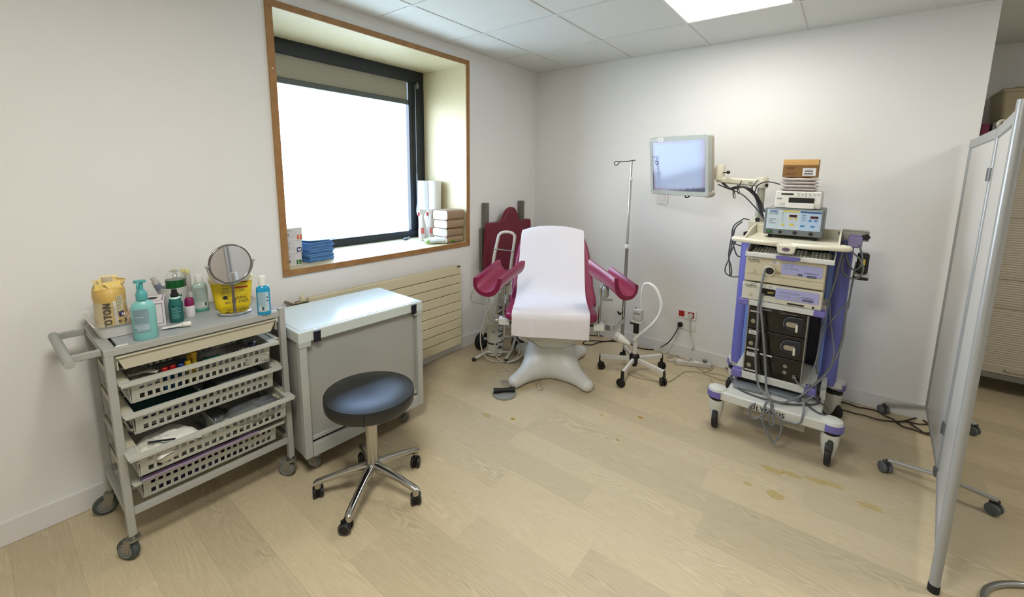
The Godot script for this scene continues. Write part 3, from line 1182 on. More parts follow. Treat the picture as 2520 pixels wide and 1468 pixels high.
# crumpled pouch: a soft pillow, half sizes h, resting with its underside at the base
func pillow(s: S, c: Vector3, h: Vector3, turn := 0.0, seed_ := 1, rough := 0.25, tilt := 0.0) -> void:
	var nz := FastNoiseLite.new()
	nz.seed = seed_
	nz.frequency = 1.1
	var b := Basis.from_euler(Vector3(tilt, turn, 0))
	for side in [1.0, -1.0]:
		var fn := func(u: float, w: float) -> Vector3:
			var a := u * 2.0 - 1.0
			var e := w * 2.0 - 1.0
			var r: float = (1.0 - pow(absf(a), 4.0)) * (1.0 - pow(absf(e), 4.0))
			var y: float = side * h.y * (0.04 + 0.96 * sqrt(maxf(r, 0.0))) * (1.0 + rough * nz.get_noise_3d(a * 2.5, e * 2.5, side))
			y += h.y * rough * 0.5 * nz.get_noise_3d(a * 1.5 + 7.0, e * 1.5, 0.0)
			return c + b * Vector3(a * h.x, y, e * h.z)
		s.sheet(fn, 14, 14)


func pack(called: String, c: Vector3, h: Vector3, turn: float, m: Material, label: String, cat: String, group := "", seed_ := 1, rough := 0.25) -> MeshInstance3D:
	var s := S.new()
	pillow(s, Vector3(0, h.y, 0), h, 0.0, seed_, rough)
	return single(called, s, m, label, cat, group, c, turn)


func basket_contents() -> void:
	var b1 := 0.614
	var clear := film("pouch_clear", Color(0.62, 0.64, 0.64), 0.42, 0.28)
	var smoke := film("pouch_smoke", Color(0.40, 0.42, 0.43), 0.72, 0.3)
	var grey := M("pouch_grey", Color(0.50, 0.50, 0.47), 0.35)
	var white := M("pouch_white", Color(0.84, 0.83, 0.80), 0.5)
	pack("plastic_bag", Vector3(0.36, b1, 3.135), Vector3(0.085, 0.040, 0.055), 0.1, grey, "grey translucent plastic bag in the left end of the top basket", "bag", "", 3, 0.35)
	var s := S.new()
	s.sheet(func(u: float, w: float) -> Vector3: return Vector3(lerpf(-0.012, 0.012, w), 0.004 * sin(u * 5.0), lerpf(-0.047, 0.047, u)), 12, 2, 0.0008)
	single("paper_strip", s, white, "white paper strip lying on the grey bag in the top basket", "strip", "", Vector3(0.425, 0.700, 3.132), -0.55)
	# blood collection tubes: caps up or lying
	var caps := [["red", Color(0.60, 0.05, 0.06)], ["blue", Color(0.03, 0.18, 0.42)], ["yellow", Color(0.72, 0.58, 0.05)]]
	var bodym := M("tube_blue", Color(0.05, 0.30, 0.52), 0.35)
	var spots := [[0.452, 3.072, 0, "red-capped blue tube standing nearest the grey bag in the top basket"], [0.450, 3.047, 0, "red-capped blue tube standing next to the blue-capped tubes"], [0.452, 3.022, 1, "dark-blue-capped tube standing beside the red-capped pair"], [0.430, 3.008, 1, "dark-blue-capped tube standing behind the front row of the top basket"], [0.448, 2.998, 2, "yellow-capped tube standing lowest of the three yellow ones"], [0.425, 2.984, 2, "yellow-capped tube standing in the middle of the three yellow ones"], [0.440, 2.974, 2, "tallest yellow-capped tube, next to the basket divider"]]
	var lift := [0.0, 0.0, -0.002, 0.003, 0.0, 0.018, 0.028]
	var i := 0
	for p in spots:
		var t := thing("sample_tube", p[3], "tube", Vector3(p[0], b1, p[1]), 0.0, "sample tubes in the top basket")
		var cc: Array = caps[p[2]]
		s = S.new()
		var up: float = lift[i]
		s.lathe([Vector2(0, 0.0), Vector2(0.007, 0.0), Vector2(0.0085, 0.004), Vector2(0.0085, 0.072 + up), Vector2(0, 0.072 + up)], 14)
		part("tube_body", s, bodym if p[2] < 2 else M("tube_yellow", Color(0.62, 0.52, 0.10), 0.4), t)
		s = S.new()
		s.lathe([Vector2(0, 0.070 + up), Vector2(0.0105, 0.070 + up), Vector2(0.0105, 0.092 + up), Vector2(0.009, 0.094 + up), Vector2(0, 0.094 + up)], 14)
		part("cap", s, M("cap_" + cc[0], cc[1], 0.4), t)
		i += 1
	for k in 2:
		s = S.new()
		s.box(Vector3(0, 0.004, 0), Vector3(0.028, 0.008, 0.066), 0.002)
		single("green_sachet", s, M("sachet_green", Color(0.03, 0.42, 0.30), 0.4), ["green flat sachet lying underneath in the middle of the top basket", "green flat sachet lying on the other green one in the top basket"][k], "sachet", "green sachets in the top basket", Vector3(0.440 - 0.006 * k, 0.672 + 0.009 * k, 2.912), 0.08 + 0.1 * k)
	pack("syringe_pouch", Vector3(0.40, b1, 2.915), Vector3(0.060, 0.028, 0.045), 0.2, smoke, "clear crinkled pouches under the green sachets in the top basket", "pouch", "", 12, 0.4)
	pack("tubing_pouch", Vector3(0.30, b1, 2.90), Vector3(0.045, 0.036, 0.04), 0.0, clear, "clear pouch of coiled tubing at the back of the top basket", "pouch", "", 15, 0.4)
	pack("label_pouch", Vector3(0.44, b1, 2.785), Vector3(0.035, 0.037, 0.028), 0.3, M("pouch_paper", Color(0.66, 0.66, 0.62), 0.6), "pale paper pouch standing beside the blue-violet ball in the top basket", "pouch", "", 17, 0.45)
	pack("swab_pouch", Vector3(0.448, b1, 2.722), Vector3(0.030, 0.036, 0.022), -0.2, M("pouch_paper"), "pale paper pouch in the right end of the top basket", "pouch", "", 19, 0.45)
	s = S.new()
	s.lathe([Vector2(0, 0), Vector2(0.014, 0.003), Vector2(0.021, 0.014), Vector2(0.022, 0.024), Vector2(0.017, 0.037), Vector2(0.007, 0.044), Vector2(0, 0.045)], 20)
	single("violet_ball", s, M("violet_glossy", Color(0.10, 0.09, 0.26), 0.12, 0.0, {"clearcoat_enabled": true, "clearcoat": 0.8}), "glossy dark violet rubber bulb in the right part of the top basket", "bulb", "", Vector3(0.41, 0.66, 2.752))
	s = S.new()
	s.box(Vector3(0, 0.03, 0), Vector3(0.012, 0.06, 0.022), 0.002)
	single("blue_carton", s, M("carton_blue", Color(0.05, 0.20, 0.55), 0.4), "small blue carton behind the last holes of the top basket", "carton", "", Vector3(0.463, b1 + 0.004, 2.718))
	# second basket: stacked leaflets and pouches
	var b2 := 0.489
	var cols := [Color(0.30, 0.20, 0.34), Color(0.70, 0.69, 0.64), Color(0.36, 0.28, 0.38), Color(0.62, 0.62, 0.58), Color(0.22, 0.16, 0.26), Color(0.72, 0.71, 0.67), Color(0.10, 0.28, 0.27)]
	for k in 7:
		s = S.new()
		s.box(Vector3(0, 0.0045, 0), Vector3(0.20, 0.009, 0.235), 0.0015)
		var what: String = ["dark violet", "cream", "plum", "pale grey", "blackish violet", "off-white", "dark green"][k]
		single("leaflet_stack", s, M("leaflet_%d" % k, cols[k], 0.6), "%s flat pack in the left stack of the second basket, %s" % [what, ["at its bottom", "second from below", "third from below", "in its middle", "third from the top", "second from the top", "on its top"][k]], "pack", "flat packs in the second basket", Vector3(0.350 + 0.004 * sin(k * 2.1), b2 + k * 0.0092, 3.07 + 0.006 * sin(k * 1.3)), 0.03 * sin(k * 1.7))
	for k in 4:
		s = S.new()
		s.box(Vector3(0, 0.007, 0), Vector3(0.18, 0.014, 0.19), 0.002)
		single("paper_pack", s, M("paper_pack_%d" % (k % 2), [Color(0.66, 0.66, 0.63), Color(0.42, 0.43, 0.42)][k % 2], 0.6), "%s paper pack in the right stack of the second basket" % ["lowest", "second", "third", "topmost"][k], "pack", "flat packs in the second basket", Vector3(0.362, b2 + k * 0.0143, 2.815), 0.05 * sin(k * 2.3))
	pack("smoke_bag", Vector3(0.36, 0.548, 2.82), Vector3(0.08, 0.010, 0.085), 0.1, smoke, "smoky plastic bag lying on the right stack of the second basket", "bag", "", 23, 0.4)
	# third basket
	var b3 := 0.347
	pack("gauze_pouch", Vector3(0.44, b3 + 0.006, 3.085), Vector3(0.085, 0.040, 0.085), 0.35, white, "large white soft pouch heaped in the left of the third basket", "pouch", "", 31, 0.3)
	pack("gauze_pouch", Vector3(0.475, b3 + 0.030, 3.145), Vector3(0.055, 0.029, 0.045), -0.15, M("pouch_ivory", Color(0.78, 0.77, 0.72), 0.5), "ivory pouch at the left front of the third basket", "pouch", "", 33, 0.25)
	s = S.new()
	s.bar(Vector3(-0.015, 0, -0.04), Vector3(0.015, 0.004, 0.04), 0.010, 0.0035, 0.001)
	single("dark_strip", s, M("navy_strip", Color(0.07, 0.08, 0.13), 0.35), "dark navy plastic strip lying on the white pouches of the third basket", "strip", "", Vector3(0.500, 0.440, 3.115), -0.9)
	s = S.new()
	s.tube([Vector3(-0.10, 0, 0), Vector3(0.0, 0, 0)], 0.0055, 12)
	single("white_rod", s, M("rod_white", Color(0.78, 0.78, 0.74), 0.4), "thin white rod at the left edge of the third basket", "rod", "", Vector3(0.52, 0.4335, 3.185))
	pack("clear_bag", Vector3(0.455, b3 + 0.004, 2.775), Vector3(0.075, 0.042, 0.105), 0.0, film("bag_grey_clear", Color(0.45, 0.47, 0.48), 0.6, 0.12), "grey clear plastic bag filling the right of the third basket", "bag", "", 37, 0.5)
	pack("clear_bag", Vector3(0.36, b3 + 0.004, 2.90), Vector3(0.06, 0.030, 0.05), 0.4, smoke, "smoky plastic bag in the middle of the third basket behind the divider", "bag", "", 39, 0.5)
	pack("folded_pouch", Vector3(0.450, b3 + 0.004, 2.82), Vector3(0.05, 0.028, 0.07), 0.2, M("pouch_paper"), "pale paper pouch inside the clear bag of the third basket", "pouch", "", 41, 0.3)
	# lowest basket
	var b4 := 0.22
	for k in 5:
		s = S.new()
		s.box(Vector3(0, 0.035, 0), Vector3(0.17, 0.070, 0.062), 0.004)
		single("purple_pack", s, M("pack_purple", Color(0.20, 0.11, 0.29), 0.4), "purple carton in the lowest basket, %s" % ["at the left end", "second from the left end", "third from the left end", "fourth from the left end", "next to the white pouches"][k], "carton", "purple cartons in the lowest basket", Vector3(0.365, b4, 3.138 - k * 0.066))
	pack("gauze_pouch", Vector3(0.40, b4, 2.80), Vector3(0.055, 0.030, 0.035), 0.3, white, "white pouch beside the purple cartons in the lowest basket", "pouch", "", 43, 0.35)
	pack("gauze_pouch", Vector3(0.40, b4, 2.735), Vector3(0.055, 0.026, 0.03), 0.1, M("pouch_paper"), "grey pouch in the right end of the lowest basket", "pouch", "", 45, 0.35)
	s = S.new()
	s.sheet(func(u: float, w: float) -> Vector3: return Vector3(lerpf(-0.012, 0.009, w), -0.006 * w * w + 0.0015 * sin(u * 17.0), lerpf(-0.20, 0.20, u)), 40, 3, 0.0012)
	single("lilac_strip", s, M("lilac_film", Color(0.58, 0.50, 0.62), 0.3), "long lilac film strip along the front rim of the lowest basket", "strip", "", Vector3(0.499, 0.3205, 2.985), 0.0)


func stripes(key: String, w: int, h: int, bg: Color, blocks: Array) -> StandardMaterial3D:
	return printed(key, w, h, bg, func(im: Image) -> void:
		for b in blocks:
			if b.size() == 5:
				im.fill_rect(Rect2i(b[0], b[1], b[2], b[3]), b[4])
			else:
				lines(im, Rect2i(b[0], b[1], b[2], b[3]), b[5], b[4], 0.5, b[0] + b[1] * 7))


# oval bottle section rings
func oval_body(s: S, prof: Array, sx: float, sz: float, seg := 28) -> void:
	s.lathe(prof, seg, Transform3D(), sx, sz)


# a printed label wrapped on an oval/round body between angles a0..a1 (radius scale rx, rz) and heights
func wrap_label(parent: Node3D, m: Material, rx: float, rz: float, a0: float, a1: float, y0: float, y1: float, called := "printed_label", label := "") -> void:
	var s := S.new()
	s.sheet(func(u: float, w: float) -> Vector3:
		var a := lerpf(a0, a1, u)
		return Vector3(sin(a) * rx, lerpf(y1, y0, w), cos(a) * rz), 16, 2)
	part(called, s, m, parent, label)


func trolley_top_items() -> void:
	var H := 0.8375
	var turn := 1.45   # local +z looks at the camera
	# white dish and wipes
	var t := thing("white_dish", "white rectangular plastic dish with a rim at the left end of the trolley top", "dish", Vector3(0.21, H + 0.0005, 3.165))
	var rings := []
	var spec := [[0.0, 0.27, 0.105, 0.02], [0.002, 0.275, 0.11, 0.022], [0.046, 0.302, 0.135, 0.03], [0.050, 0.318, 0.146, 0.034], [0.051, 0.318, 0.146, 0.034], [0.049, 0.298, 0.131, 0.028], [0.005, 0.270, 0.106, 0.02], [0.004, 0.10, 0.04, 0.01]]
	for e in spec:
		rings.append(ring_of(rrect(e[1], e[2], e[3]), Vector3(0, e[0], 0), Vector3(1, 0, 0), Vector3(0, 0, 1)))
	var s := S.new()
	s.loft(rings)
	part("dish", s, M("dish_white", Color(0.86, 0.85, 0.83), 0.35), t)
	t = thing("cotton_pack", "open clear-and-yellow plastic pack of cotton pads standing in the white dish", "pack", Vector3(0.222, H + 0.006, 3.168), turn)
	s = S.new()
	var nz := FastNoiseLite.new()
	nz.frequency = 1.0
	var body := func(u: float, w: float) -> Vector3:
		var a := u * TAU
		var r := 1.0 + 0.05 * nz.get_noise_3d(cos(a) * 3.0, sin(a) * 3.0, w * 4.0) + 0.02 * sin(w * 9.0)
		if w > 0.9:
			r -= (w - 0.9) * 1.3
		return Vector3(cos(a) * 0.0475 * r, w * 0.172, -sin(a) * 0.088 * r)
	s.sheet(body, 40, 14, 0.0, true)
	part("pack_film", s, stripes("cotton_print", 128, 128, Color(0.80, 0.74, 0.58), [[0, 0, 128, 26, Color(0.84, 0.80, 0.70)], [0, 88, 128, 40, Color(0.80, 0.66, 0.36)], [8, 30, 20, 40, Color(0.80, 0.68, 0.42)], [38, 34, 22, 22, Color(0.83, 0.76, 0.60)], [92, 20, 30, 60, Color(0.76, 0.66, 0.46)]]), t)
	s = S.new()
	for k in 9:
		var a := k * 0.72
		var q := Vector3(cos(a) * 0.022, 0.158 + 0.006 * (k % 3), sin(a) * 0.055)
		s.box(q, Vector3(0.034, 0.010, 0.044), 0.004, Basis.from_euler(Vector3(0.5 * sin(k * 2.0), a, 0.5 * cos(k * 1.3))))
	part("cotton_pads", s, M("cotton_cream", Color(0.88, 0.84, 0.73), 0.95), t)
	s = S.new()
	for k in 7:
		var a := 0.3 + k * 0.9
		var p := Vector3(cos(a) * 0.036, 0.166, sin(a) * 0.068)
		s.sheet(func(u: float, w: float) -> Vector3: return p + Basis(Vector3.UP, -a) * Vector3(0.010 * sin(w * 2.5 + k), w * (0.022 + 0.008 * (k % 2)), lerpf(-0.026, 0.026, u) + 0.006 * sin(w * 3.0 + u * 4.0)), 6, 5, 0.0006)
	part("torn_edge", s, M("film_yellow", Color(0.86, 0.74, 0.42), 0.35), t)
	s = S.new()
	s.sheet(func(u: float, w: float) -> Vector3: return Vector3(lerpf(-0.016, 0.016, u), 0.175 + w * 0.034, 0.016 * w + 0.01 * sin(u * 3.0)), 6, 6, 0.0008)
	part("pad_upright", s, M("cotton_cream"), t)
	var ink := M("print_grey_brown", Color(0.28, 0.24, 0.20), 0.6)
	wrap_label(t, stripes("cotton_panel", 48, 96, Color(0.86, 0.83, 0.76), [[2, 2, 44, 92, Color(0.80, 0.78, 0.72)], [3, 20, 40, 70, Color(0.52, 0.50, 0.46), 14]]), 0.0495, 0.0905, 0.12, 0.32, 0.02, 0.125)
	wrap_label(t, stripes("cotton_text", 64, 64, Color(0.80, 0.76, 0.62), [[4, 4, 56, 56, Color(0.48, 0.46, 0.40), 9]]), 0.0495, 0.0905, 0.36, 0.78, 0.082, 0.142)
	wrap_label(t, M("label_purple", Color(0.20, 0.14, 0.36), 0.4), 0.050, 0.091, 0.40, 0.75, 0.060, 0.078)
	text(t, "2u", 0.013, M("print_white", Color(0.9, 0.9, 0.9), 0.5), at(0.0275, 0.069, 0.0775, 0.34))
	text(t, "COTON", 0.022, ink, at(-0.012, 0.068, 0.0895, -0.10, 0, PI / 2), true)
	for k in 4:
		text(t, ["o", "8", "e", "o"][k], 0.014, ink, at(0.020 + 0.017 * (k % 2), 0.044 - 0.020 * (k / 2), 0.084 - 0.005 * (k % 2), 0.4))
	t = thing("tissue_roll", "rolled pale pink tissue leaning in the right corner of the white dish", "tissue", Vector3(0.262, H + 0.030, 3.118), 0.4)
	s = S.new()
	s.x = at(0, 0.02, 0, 0.3, 0.0, 0.95)
	pillow(s, Vector3(0, 0, 0), Vector3(0.040, 0.013, 0.024), 0.0, 61, 0.4)
	part("tissue", s, M("tissue_pink", Color(0.86, 0.77, 0.70), 0.9), t)
	# foam pump bottle
	t = thing("foam_pump_bottle", "tall turquoise pump bottle with a flat oval body at the front of the trolley top", "bottle", Vector3(0.445, H, 3.112), turn - 0.1)
	var tq := M("turquoise_plastic", Color(0.47, 0.70, 0.69), 0.35)
	var tq2 := M("turquoise_dark", Color(0.30, 0.60, 0.60), 0.35)
	s = S.new()
	oval_body(s, [Vector2(0, 0.0), Vector2(0.033, 0.0), Vector2(0.0355, 0.004), Vector2(0.0355, 0.118), Vector2(0.034, 0.128), Vector2(0.029, 0.138), Vector2(0.020, 0.146), Vector2(0.0135, 0.150), Vector2(0.0135, 0.153), Vector2(0, 0.153)], 1.0, 0.62, 32)
	part("bottle_body", s, tq, t)
	s = S.new()
	s.lathe([Vector2(0, 0.150), Vector2(0.0165, 0.150), Vector2(0.017, 0.152), Vector2(0.017, 0.174), Vector2(0.015, 0.178), Vector2(0.012, 0.186), Vector2(0.0075, 0.189), Vector2(0.0075, 0.218), Vector2(0, 0.218)], 22)
	part("pump_collar", s, tq2, t)
	s = S.new()
	s.prism(rrect(0.036, 0.020, 0.0095), 0.010, Transform3D(Basis(Vector3(1, 0, 0), Vector3(0, 0, -1), Vector3(0, 1, 0)), Vector3(-0.001, 0.215, 0.004)), 0.002)
	s.tube(curve([Vector3(-0.006, 0.216, 0.010), Vector3(-0.0075, 0.207, 0.014), Vector3(-0.0095, 0.192, 0.013)], 4), [0.005, 0.0048, 0.0045, 0.0042, 0.004, 0.0038, 0.0036, 0.0034, 0.0032], 10)
	part("pump_head", s, tq2, t)
	wrap_label(t, stripes("foam_label", 64, 160, Color(0.47, 0.57, 0.60), [[3, 4, 58, 90, Color(0.40, 0.49, 0.52), 20], [4, 52, 40, 3, Color(0.66, 0.78, 0.80)], [2, 104, 60, 40, Color(0.60, 0.70, 0.74)], [6, 106, 50, 14, Color(0.50, 0.38, 0.42), 4], [10, 122, 48, 20, Color(0.45, 0.53, 0.58), 6], [4, 132, 7, 9, Color(0.12, 0.2, 0.24)]]), 0.0362, 0.0228, -0.95, 0.42, 0.030, 0.118)
	# tissue or glove box
	t = thing("glove_carton", "white carton with a lilac border and an oval opening behind the turquoise pump bottle", "box", Vector3(0.262, H, 3.050), 1.30)
	s = S.new()
	s.box(Vector3(0, 0.053, 0), Vector3(0.082, 0.106, 0.120), 0.001)
	part("carton", s, M("carton_white", Color(0.82, 0.80, 0.80), 0.55), t)
	var lil := M("print_lilac", Color(0.50, 0.44, 0.56), 0.55)
	s = S.new()
	for e in [[0.0, 0.094, 0.070, 0.003], [0.0, 0.012, 0.070, 0.002], [-0.034, 0.053, 0.002, 0.084], [0.034, 0.053, 0.002, 0.084]]:
		s.box(Vector3(e[0], e[1], 0.0602), Vector3(e[2], e[3], 0.0006))
	for e in [[0.0, 0.052, 0.074, 0.004], [0.0, -0.052, 0.074, 0.004], [-0.035, 0.0, 0.004, 0.104], [0.035, 0.0, 0.004, 0.104]]:
		s.box(Vector3(e[0], 0.1062, e[1]), Vector3(e[2], 0.0006, e[3]))
	s.box(Vector3(0.002, 0.036, 0.0602), Vector3(0.05, 0.0008, 0.0006))
	s.box(Vector3(-0.014, 0.078, 0.0602), Vector3(0.022, 0.003, 0.0006))
	part("printed_border", s, lil, t)
	s = S.new()
	s.disc(Vector3(0, 0.1064, 0.004), Vector3.UP, 0.020, 0.0006, 24)
	part("oval_slot", s, M("slot_dark", Color(0.16, 0.16, 0.20), 0.8), t)
	# small dark green bottle
	t = thing("green_bottle", "small dark turquoise bottle with a black screw cap in front of the white tub", "bottle", Vector3(0.305, H, 2.984), turn)
	s = S.new()
	s.lathe([Vector2(0, 0), Vector2(0.0225, 0.0), Vector2(0.0245, 0.004), Vector2(0.0245, 0.074), Vector2(0.0235, 0.080), Vector2(0.0205, 0.088), Vector2(0.0205, 0.098), Vector2(0.017, 0.104), Vector2(0.011, 0.107), Vector2(0, 0.107)], 26)
	part("bottle_body", s, M("bottle_sea_green", Color(0.10, 0.38, 0.36), 0.3), t)
	s = S.new()
	s.lathe([Vector2(0.0186, 0.0985), Vector2(0.0192, 0.101), Vector2(0.0170, 0.1055), Vector2(0.012, 0.108), Vector2(0.0115, 0.109)], 24)
	part("neck_band", s, M("mint_pale", Color(0.72, 0.84, 0.79), 0.4), t)
	s = S.new()
	s.lathe([Vector2(0, 0.106), Vector2(0.0135, 0.106), Vector2(0.0142, 0.108), Vector2(0.0142, 0.117), Vector2(0.0122, 0.122), Vector2(0.0102, 0.123), Vector2(0.0092, 0.138), Vector2(0.0088, 0.139), Vector2(0, 0.139)], 20)
	part("cap", s, M("cap_black", Color(0.03, 0.03, 0.055), 0.35), t)
	wrap_label(t, stripes("green_label", 64, 64, Color(0.09, 0.34, 0.33), [[6, 8, 52, 50, Color(0.40, 0.62, 0.58), 8], [10, 2, 12, 6, Color(0.02, 0.1, 0.1)]]), 0.0248, 0.0248, -0.9, 0.9, 0.008, 0.074)
	# roll-on deodorant
	t = thing("roll_on_stick", "small white roll-on stick with a magenta cap beside the dark turquoise bottle", "bottle", Vector3(0.275, H, 2.930), turn)
	s = S.new()
	s.lathe([Vector2(0, 0), Vector2(0.017, 0), Vector2(0.0185, 0.003), Vector2(0.0185, 0.046), Vector2(0.0178, 0.050), Vector2(0, 0.050)], 24)
	part("stick_body", s, M("body_white", Color(0.82, 0.81, 0.81), 0.35), t)
	s = S.new()
	s.lathe([Vector2(0, 0.049), Vector2(0.0172, 0.049), Vector2(0.0172, 0.060), Vector2(0.0160, 0.076), Vector2(0.0130, 0.083), Vector2(0.007, 0.086), Vector2(0, 0.0865)], 24)
	part("cap", s, M("cap_magenta", Color(0.48, 0.08, 0.30), 0.35), t)
	# clear sanitiser bottles: pale one and blue one
	t = thing("gel_bottle", "clear pale green bottle with a white flip cap and a printed label near the wall", "bottle", Vector3(0.222, H, 2.874), turn - 0.1)
	s = S.new()
	oval_body(s, [Vector2(0, 0), Vector2(0.026, 0), Vector2(0.0275, 0.003), Vector2(0.0275, 0.110), Vector2(0.026, 0.120), Vector2(0.020, 0.130), Vector2(0.015, 0.133), Vector2(0, 0.133)], 1.0, 0.68)
	part("bottle_body", s, M("bottle_pale", Color(0.64, 0.73, 0.69), 0.15), t)
	s = S.new()
	s.lathe([Vector2(0, 0.132), Vector2(0.0155, 0.132), Vector2(0.0162, 0.134), Vector2(0.0155, 0.164), Vector2(0.0148, 0.166), Vector2(0, 0.167)], 20)
	part("cap", s, M("cap_white", Color(0.85, 0.85, 0.83), 0.35), t)
	s = S.new()
	oval_body(s, [Vector2(0.0277, 0.001), Vector2(0.0279, 0.003), Vector2(0.0279, 0.013), Vector2(0.0277, 0.014)], 1.0, 0.68)
	part("gel_level", s, M("gel_green", Color(0.30, 0.55, 0.47), 0.2), t)
	wrap_label(t, stripes("gel_label", 64, 96, Color(0.60, 0.66, 0.63), [[3, 4, 58, 60, Color(0.46, 0.52, 0.50), 16], [2, 70, 60, 22, Color(0.74, 0.76, 0.74)], [6, 72, 38, 16, Color(0.4, 0.44, 0.42), 5], [48, 72, 10, 16, Color(0.18, 0.28, 0.26)]]), 0.0281, 0.0192, -0.95, 0.95, 0.018, 0.112)
	t = thing("gel_bottle", "bottle of bright blue gel with a white cap at the trolley's right end", "bottle", Vector3(0.480, H, 2.7145), turn - 0.12)
	s = S.new()
	oval_body(s, [Vector2(0, 0), Vector2(0.025, 0), Vector2(0.0265, 0.003), Vector2(0.0265, 0.112), Vector2(0.025, 0.122), Vector2(0.019, 0.130), Vector2(0.014, 0.133), Vector2(0, 0.133)], 1.0, 0.70)
	part("bottle_body", s, M("gel_blue", Color(0.10, 0.55, 0.72), 0.12), t)
	s = S.new()
	s.lathe([Vector2(0, 0.132), Vector2(0.0145, 0.132), Vector2(0.0145, 0.150), Vector2(0.0142, 0.153), Vector2(0.0135, 0.172), Vector2(0.0125, 0.174), Vector2(0, 0.1745)], 20)
	part("cap", s, M("cap_white"), t)
	wrap_label(t, stripes("blue_gel_label", 64, 96, Color(0.58, 0.68, 0.72), [[3, 4, 40, 62, Color(0.40, 0.48, 0.53), 18], [46, 4, 16, 88, Color(0.66, 0.76, 0.79)], [3, 72, 40, 20, Color(0.70, 0.75, 0.77)], [22, 72, 12, 16, Color(0.2, 0.25, 0.3)], [50, 24, 8, 6, Color(0.05, 0.1, 0.25)], [50, 40, 8, 6, Color(0.05, 0.1, 0.25)]]), 0.027, 0.0190, -1.0, 0.75, 0.016, 0.104)
	# white tub with sample pots
	t = thing("white_tub", "white plastic tub behind the small bottles, filled with vials and a green-labelled pot", "tub", Vector3(0.150, H, 2.948), 0.0)
	s = S.new()
	s.lathe([Vector2(0, 0), Vector2(0.040, 0), Vector2(0.042, 0.003), Vector2(0.0515, 0.113), Vector2(0.053, 0.114), Vector2(0.053, 0.117), Vector2(0.050, 0.117), Vector2(0.040, 0.006), Vector2(0, 0.005)], 32)
	part("tub", s, M("tub_white", Color(0.80, 0.80, 0.79), 0.4), t)
	t = thing("sample_pot", "clear domed pot with a dark green label standing in the white tub", "pot", Vector3(0.167, H + 0.075, 2.945), turn)
	s = S.new()
	s.lathe([Vector2(0, 0), Vector2(0.029, 0), Vector2(0.031, 0.003), Vector2(0.035, 0.078), Vector2(0.0345, 0.086), Vector2(0.030, 0.101), Vector2(0.020, 0.112), Vector2(0.008, 0.117), Vector2(0, 0.118)], 28)
	part("pot_body", s, glass("pot_clear", Color(0.93, 0.95, 0.94), 0.22), t)
	s = S.new()
	s.lathe([Vector2(0.0312, 0.002), Vector2(0.0316, 0.004), Vector2(0.0353, 0.074), Vector2(0.0351, 0.076)], 28)
	part("green_label", s, M("label_green", Color(0.03, 0.33, 0.13), 0.35), t)
	s = S.new()
	s.ring(Vector3(0, 0.112, 0), Vector3.UP, 0.014, 0.002, 20, 6)
	part("pot_rim", s, M("pot_grey", Color(0.45, 0.45, 0.46), 0.3), t)
	var vials := [[0.125, 2.905, "clear vial with a yellow cap standing right of the green pot in the tub"], [0.165, 2.898, "clear vial with a yellow cap at the front right of the tub"], [0.105, 2.930, "clear vial with a yellow cap at the back of the tub"]]
	for p in vials:
		t = thing("vial", p[2], "vial", Vector3(p[0], H + 0.085, p[1]), 0.0, "vials in the white tub")
		s = S.new()
		s.lathe([Vector2(0, 0), Vector2(0.010, 0), Vector2(0.0108, 0.002), Vector2(0.0108, 0.072), Vector2(0.008, 0.080), Vector2(0.0075, 0.088), Vector2(0, 0.088)], 16)
		part("vial_body", s, M("vial_body", Color(0.70, 0.68, 0.65), 0.15), t)
		s = S.new()
		s.lathe([Vector2(0, 0.086), Vector2(0.0095, 0.086), Vector2(0.0095, 0.098), Vector2(0.0085, 0.100), Vector2(0, 0.100)], 16)
		part("cap", s, M("cap_pale_yellow", Color(0.80, 0.78, 0.50), 0.4), t)
	t = thing("vial", "tipped clear vial with a grey printed label sticking out left of the green pot", "vial", Vector3(0.150, H + 0.098, 2.992), 0.0, "vials in the white tub")
	t.rotation = Vector3(0.35, 0, 0)
	s = S.new()
	s.lathe([Vector2(0, 0), Vector2(0.012, 0), Vector2(0.0135, 0.003), Vector2(0.0135, 0.050), Vector2(0.010, 0.060), Vector2(0.008, 0.064), Vector2(0.009, 0.074), Vector2(0, 0.075)], 16)
	part("vial_body", s, M("vial_body"), t)
	wrap_label(t, stripes("vial_label", 32, 32, Color(0.52, 0.55, 0.60), [[3, 3, 26, 26, Color(0.2, 0.22, 0.28), 5]]), 0.0139, 0.0139, 0.4, 2.6, 0.012, 0.044)
	# sharps container
	t = thing("sharps_container", "yellow sharps container with a pale lid and handwritten label behind the round mirror", "container", Vector3(0.245, H, 2.757), 1.30)
	rings = []
	for e in [[0.0, 0.130, 0.080, 0.022], [0.003, 0.136, 0.086, 0.024], [0.06, 0.148, 0.096, 0.022], [0.128, 0.163, 0.108, 0.022], [0.130, 0.163, 0.108, 0.022]]:
		rings.append(ring_of(rrect(e[1], e[2], e[3]), Vector3(0, e[0], 0), Vector3(1, 0, 0), Vector3(0, 0, -1)))
	s = S.new()
	s.loft(rings)
	part("container_body", s, M("sharps_yellow", Color(0.86, 0.74, 0.05), 0.4), t)
	rings = []
	for e in [[0.126, 0.172, 0.116, 0.026], [0.140, 0.174, 0.118, 0.026], [0.146, 0.168, 0.112, 0.026], [0.164, 0.150, 0.095, 0.024], [0.170, 0.140, 0.085, 0.02]]:
		rings.append(ring_of(rrect(e[1], e[2], e[3]), Vector3(0, e[0], 0), Vector3(1, 0, 0), Vector3(0, 0, -1)))
	s = S.new()
	s.loft(rings)
	var lidm := M("sharps_lid", Color(0.87, 0.82, 0.66), 0.4)
	part("lid", s, lidm, t)
	s = S.new()
	s.prism(rrect(0.105, 0.075, 0.02), 0.006, at(-0.022, 0.214, -0.045, 0.0, -0.35), 0.002)
